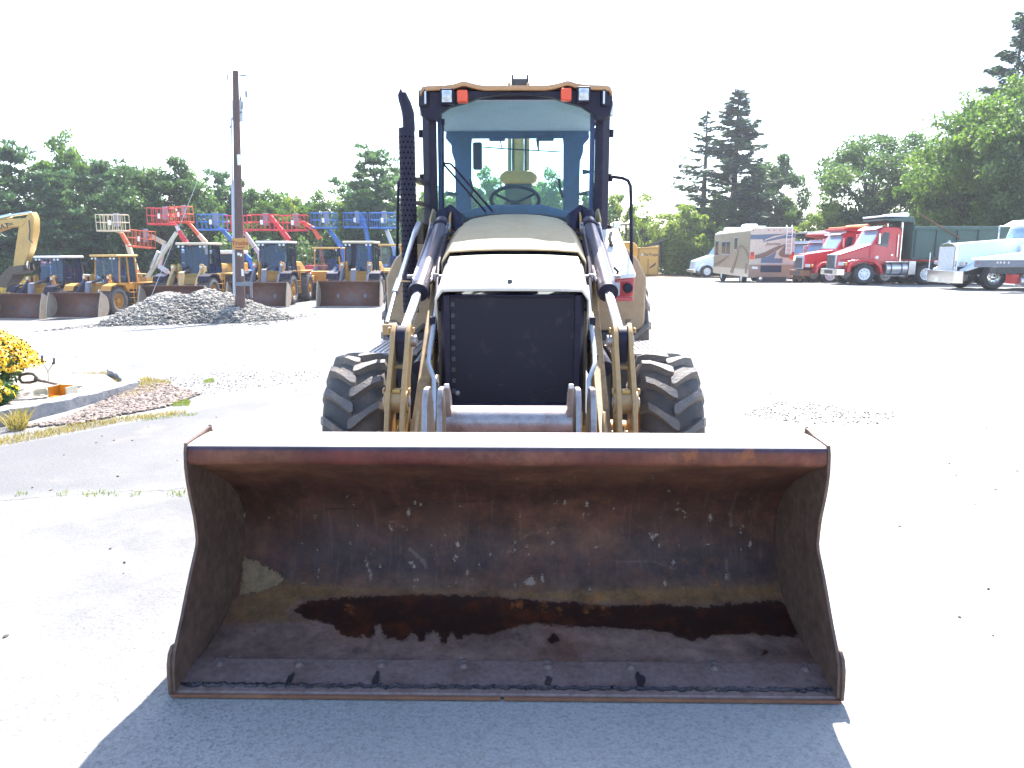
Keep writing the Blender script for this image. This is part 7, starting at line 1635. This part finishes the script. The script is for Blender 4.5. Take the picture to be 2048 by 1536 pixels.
# ---- yellow container with a slanted conveyor
Yc = 66.0; c0 = W(1276, 548, Yc); c1 = W(1317, 548, Yc); ww = c1.x - c0.x
t = thing('yellow_container', 'yellow metal container with black lettering standing in front of the bushes', 'container', (c0.x, Yc, hz(c0.x, Yc)), R(4)); O = Vector(t.location)
hh_ = W(1276, 496, Yc).z - O.z
mb = MB(); mb.prism([(0, .05), (ww, .05), (ww, hh_ + .2), (0, hh_)], 'y', 0, 2.4); cb = mb.build('walls', M['contyellow'], t, bevel=.02)
for a_, b_, c_2, d_2, nm in ((0, .09, .05, hh_, 'corner_post'), (ww - .09, ww, .05, hh_ + .1, 'corner_post'), (.1, ww - .1, hh_ - .1, hh_ - .02, 'top_beam'), (.1, ww - .1, .06, .16, 'bottom_beam'), (ww * .46, ww * .52, .18, hh_ * .62, 'door_post')):
    mb = MB(); mb.box(a_, b_, -.07, -.003, c_2, d_2); mb.build(nm, M['oyellow'], t, bevel=.01)
text('lettering', 'PorTrape', .34, M['ltblack'], cb, (ww * .60, -.012, hh_ * .76), (R(90), 0, 0)); mb = MB(); mb.box(ww * .14, ww * .27, -.014, -.004, hh_ * .73, hh_ * .79); mb.build('logo_plate', M['ltwhite'], cb)
mb = MB(); mb.prism([(ww * .55, hh_ * .25), (ww * .78, hh_ * .34), (ww * .88, hh_ * .42), (ww * .84, hh_ * .50), (ww * .80, hh_ * .44), (ww * .55, hh_ * .30)], 'y', -.012, -.004); mb.build('arrow_emblem', M['rust'], cb)
t = thing('conveyor', 'dark slanted conveyor rising over the yellow container', 'conveyor', (c0.x - .5, Yc + 1.2, hz(c0.x, Yc))); O = Vector(t.location); Yv = Yc + 1.2
mb = MB()
for dy in (-.4, .4): mb.tube([W(1268, 502, Yv + dy) - O, W(1345, 474, Yv + dy) - O], .10, 6)
mb.build('frame', M['dark'], t); mb = MB(); mb.tube([W(1300, 492, Yv) - O, W(1338, 477, Yv) - O], .07, 6); mb.build('side_rail', M['lightgrey'], t)
mb = MB(); mb.tube([W(1272, 500, Yv) - O, Vector((.1, 0, 0))], .07, 6); mb.tube([W(1322, 484, Yv) - O, W(1322, 545, Yv) - O], .07, 6); mb.build('support_leg', M['dark'], t)
mb = MB(); mb.quad(W(1268, 500, Yv - .4) - O, W(1345, 472, Yv - .4) - O, W(1345, 472, Yv + .4) - O, W(1268, 500, Yv + .4) - O); mb.build('belt', M['tarp'], t)
# ---- yellow machine behind the right handrail
q0 = W(1262, 500, 24)
t = thing('roller_machine', 'small machine with rounded orange hood and roll bars behind the right handrail', 'machine', (q0.x, 24, 0), 0); O = Vector(t.location)
mb = MB(); mb.prism([(W(a_, b_, 24).x - O.x, W(a_, b_, 24).z - O.z) for a_, b_ in ((1225, 486), (1248, 483), (1262, 484), (1271, 492), (1271, 508), (1262, 540), (1225, 540))], 'y', -.5, 1.0); mb.build('hood', M['oyellow'], t, bevel=.08, seg=4)
mb = MB()
for a_ in (1233, 1252, 1268): mb.tube([W(a_ - (3 if a_ > 1260 else 0), 450, 24.6) - O, W(a_, 490, 24.6) - O], .035, 6)
mb.tube([W(1230, 450, 24.6) - O, W(1266, 449, 24.6) - O], .035, 6); mb.tube([W(1230, 468, 24.6) - O, W(1256, 469, 24.6) - O], .03, 6); mb.build('roll_bars', M['dark'], t)
mb = MB(); mb.box(W(1226, 445, 24).x - O.x, W(1240, 445, 24).x - O.x, -.2, .2, W(1230, 457, 24).z, W(1230, 444, 24).z); mb.build('lamp_box', M['lens'], t, bevel=.03)
for x_ in (-.45, .35): wl = far_wheel(t, x_, 0.2, .45, .3, .25, 'dark', 'rollerwheel')
mb = MB(); mb.box(-.6, .3, -.4, 1.2, .3, 1.1); mb.build('chassis', M['dark'], t, bevel=.04)

# ------------------------------------------------------------------ air
m, n, l = newmat('haze'); o = n.new('ShaderNodeOutputMaterial'); v = n.new('ShaderNodeVolumePrincipled')
v.inputs['Color'].default_value = (0.86, 0.91, 1.0, 1); v.inputs['Density'].default_value = HAZE; v.inputs['Anisotropy'].default_value = 0.3
l.new(v.outputs[0], o.inputs['Volume'])
mb = MB(); mb.box(-110, 130, -12, 130, -2.4, 24); hb = mb.build('haze', m); tag(hb, kind='stuff')
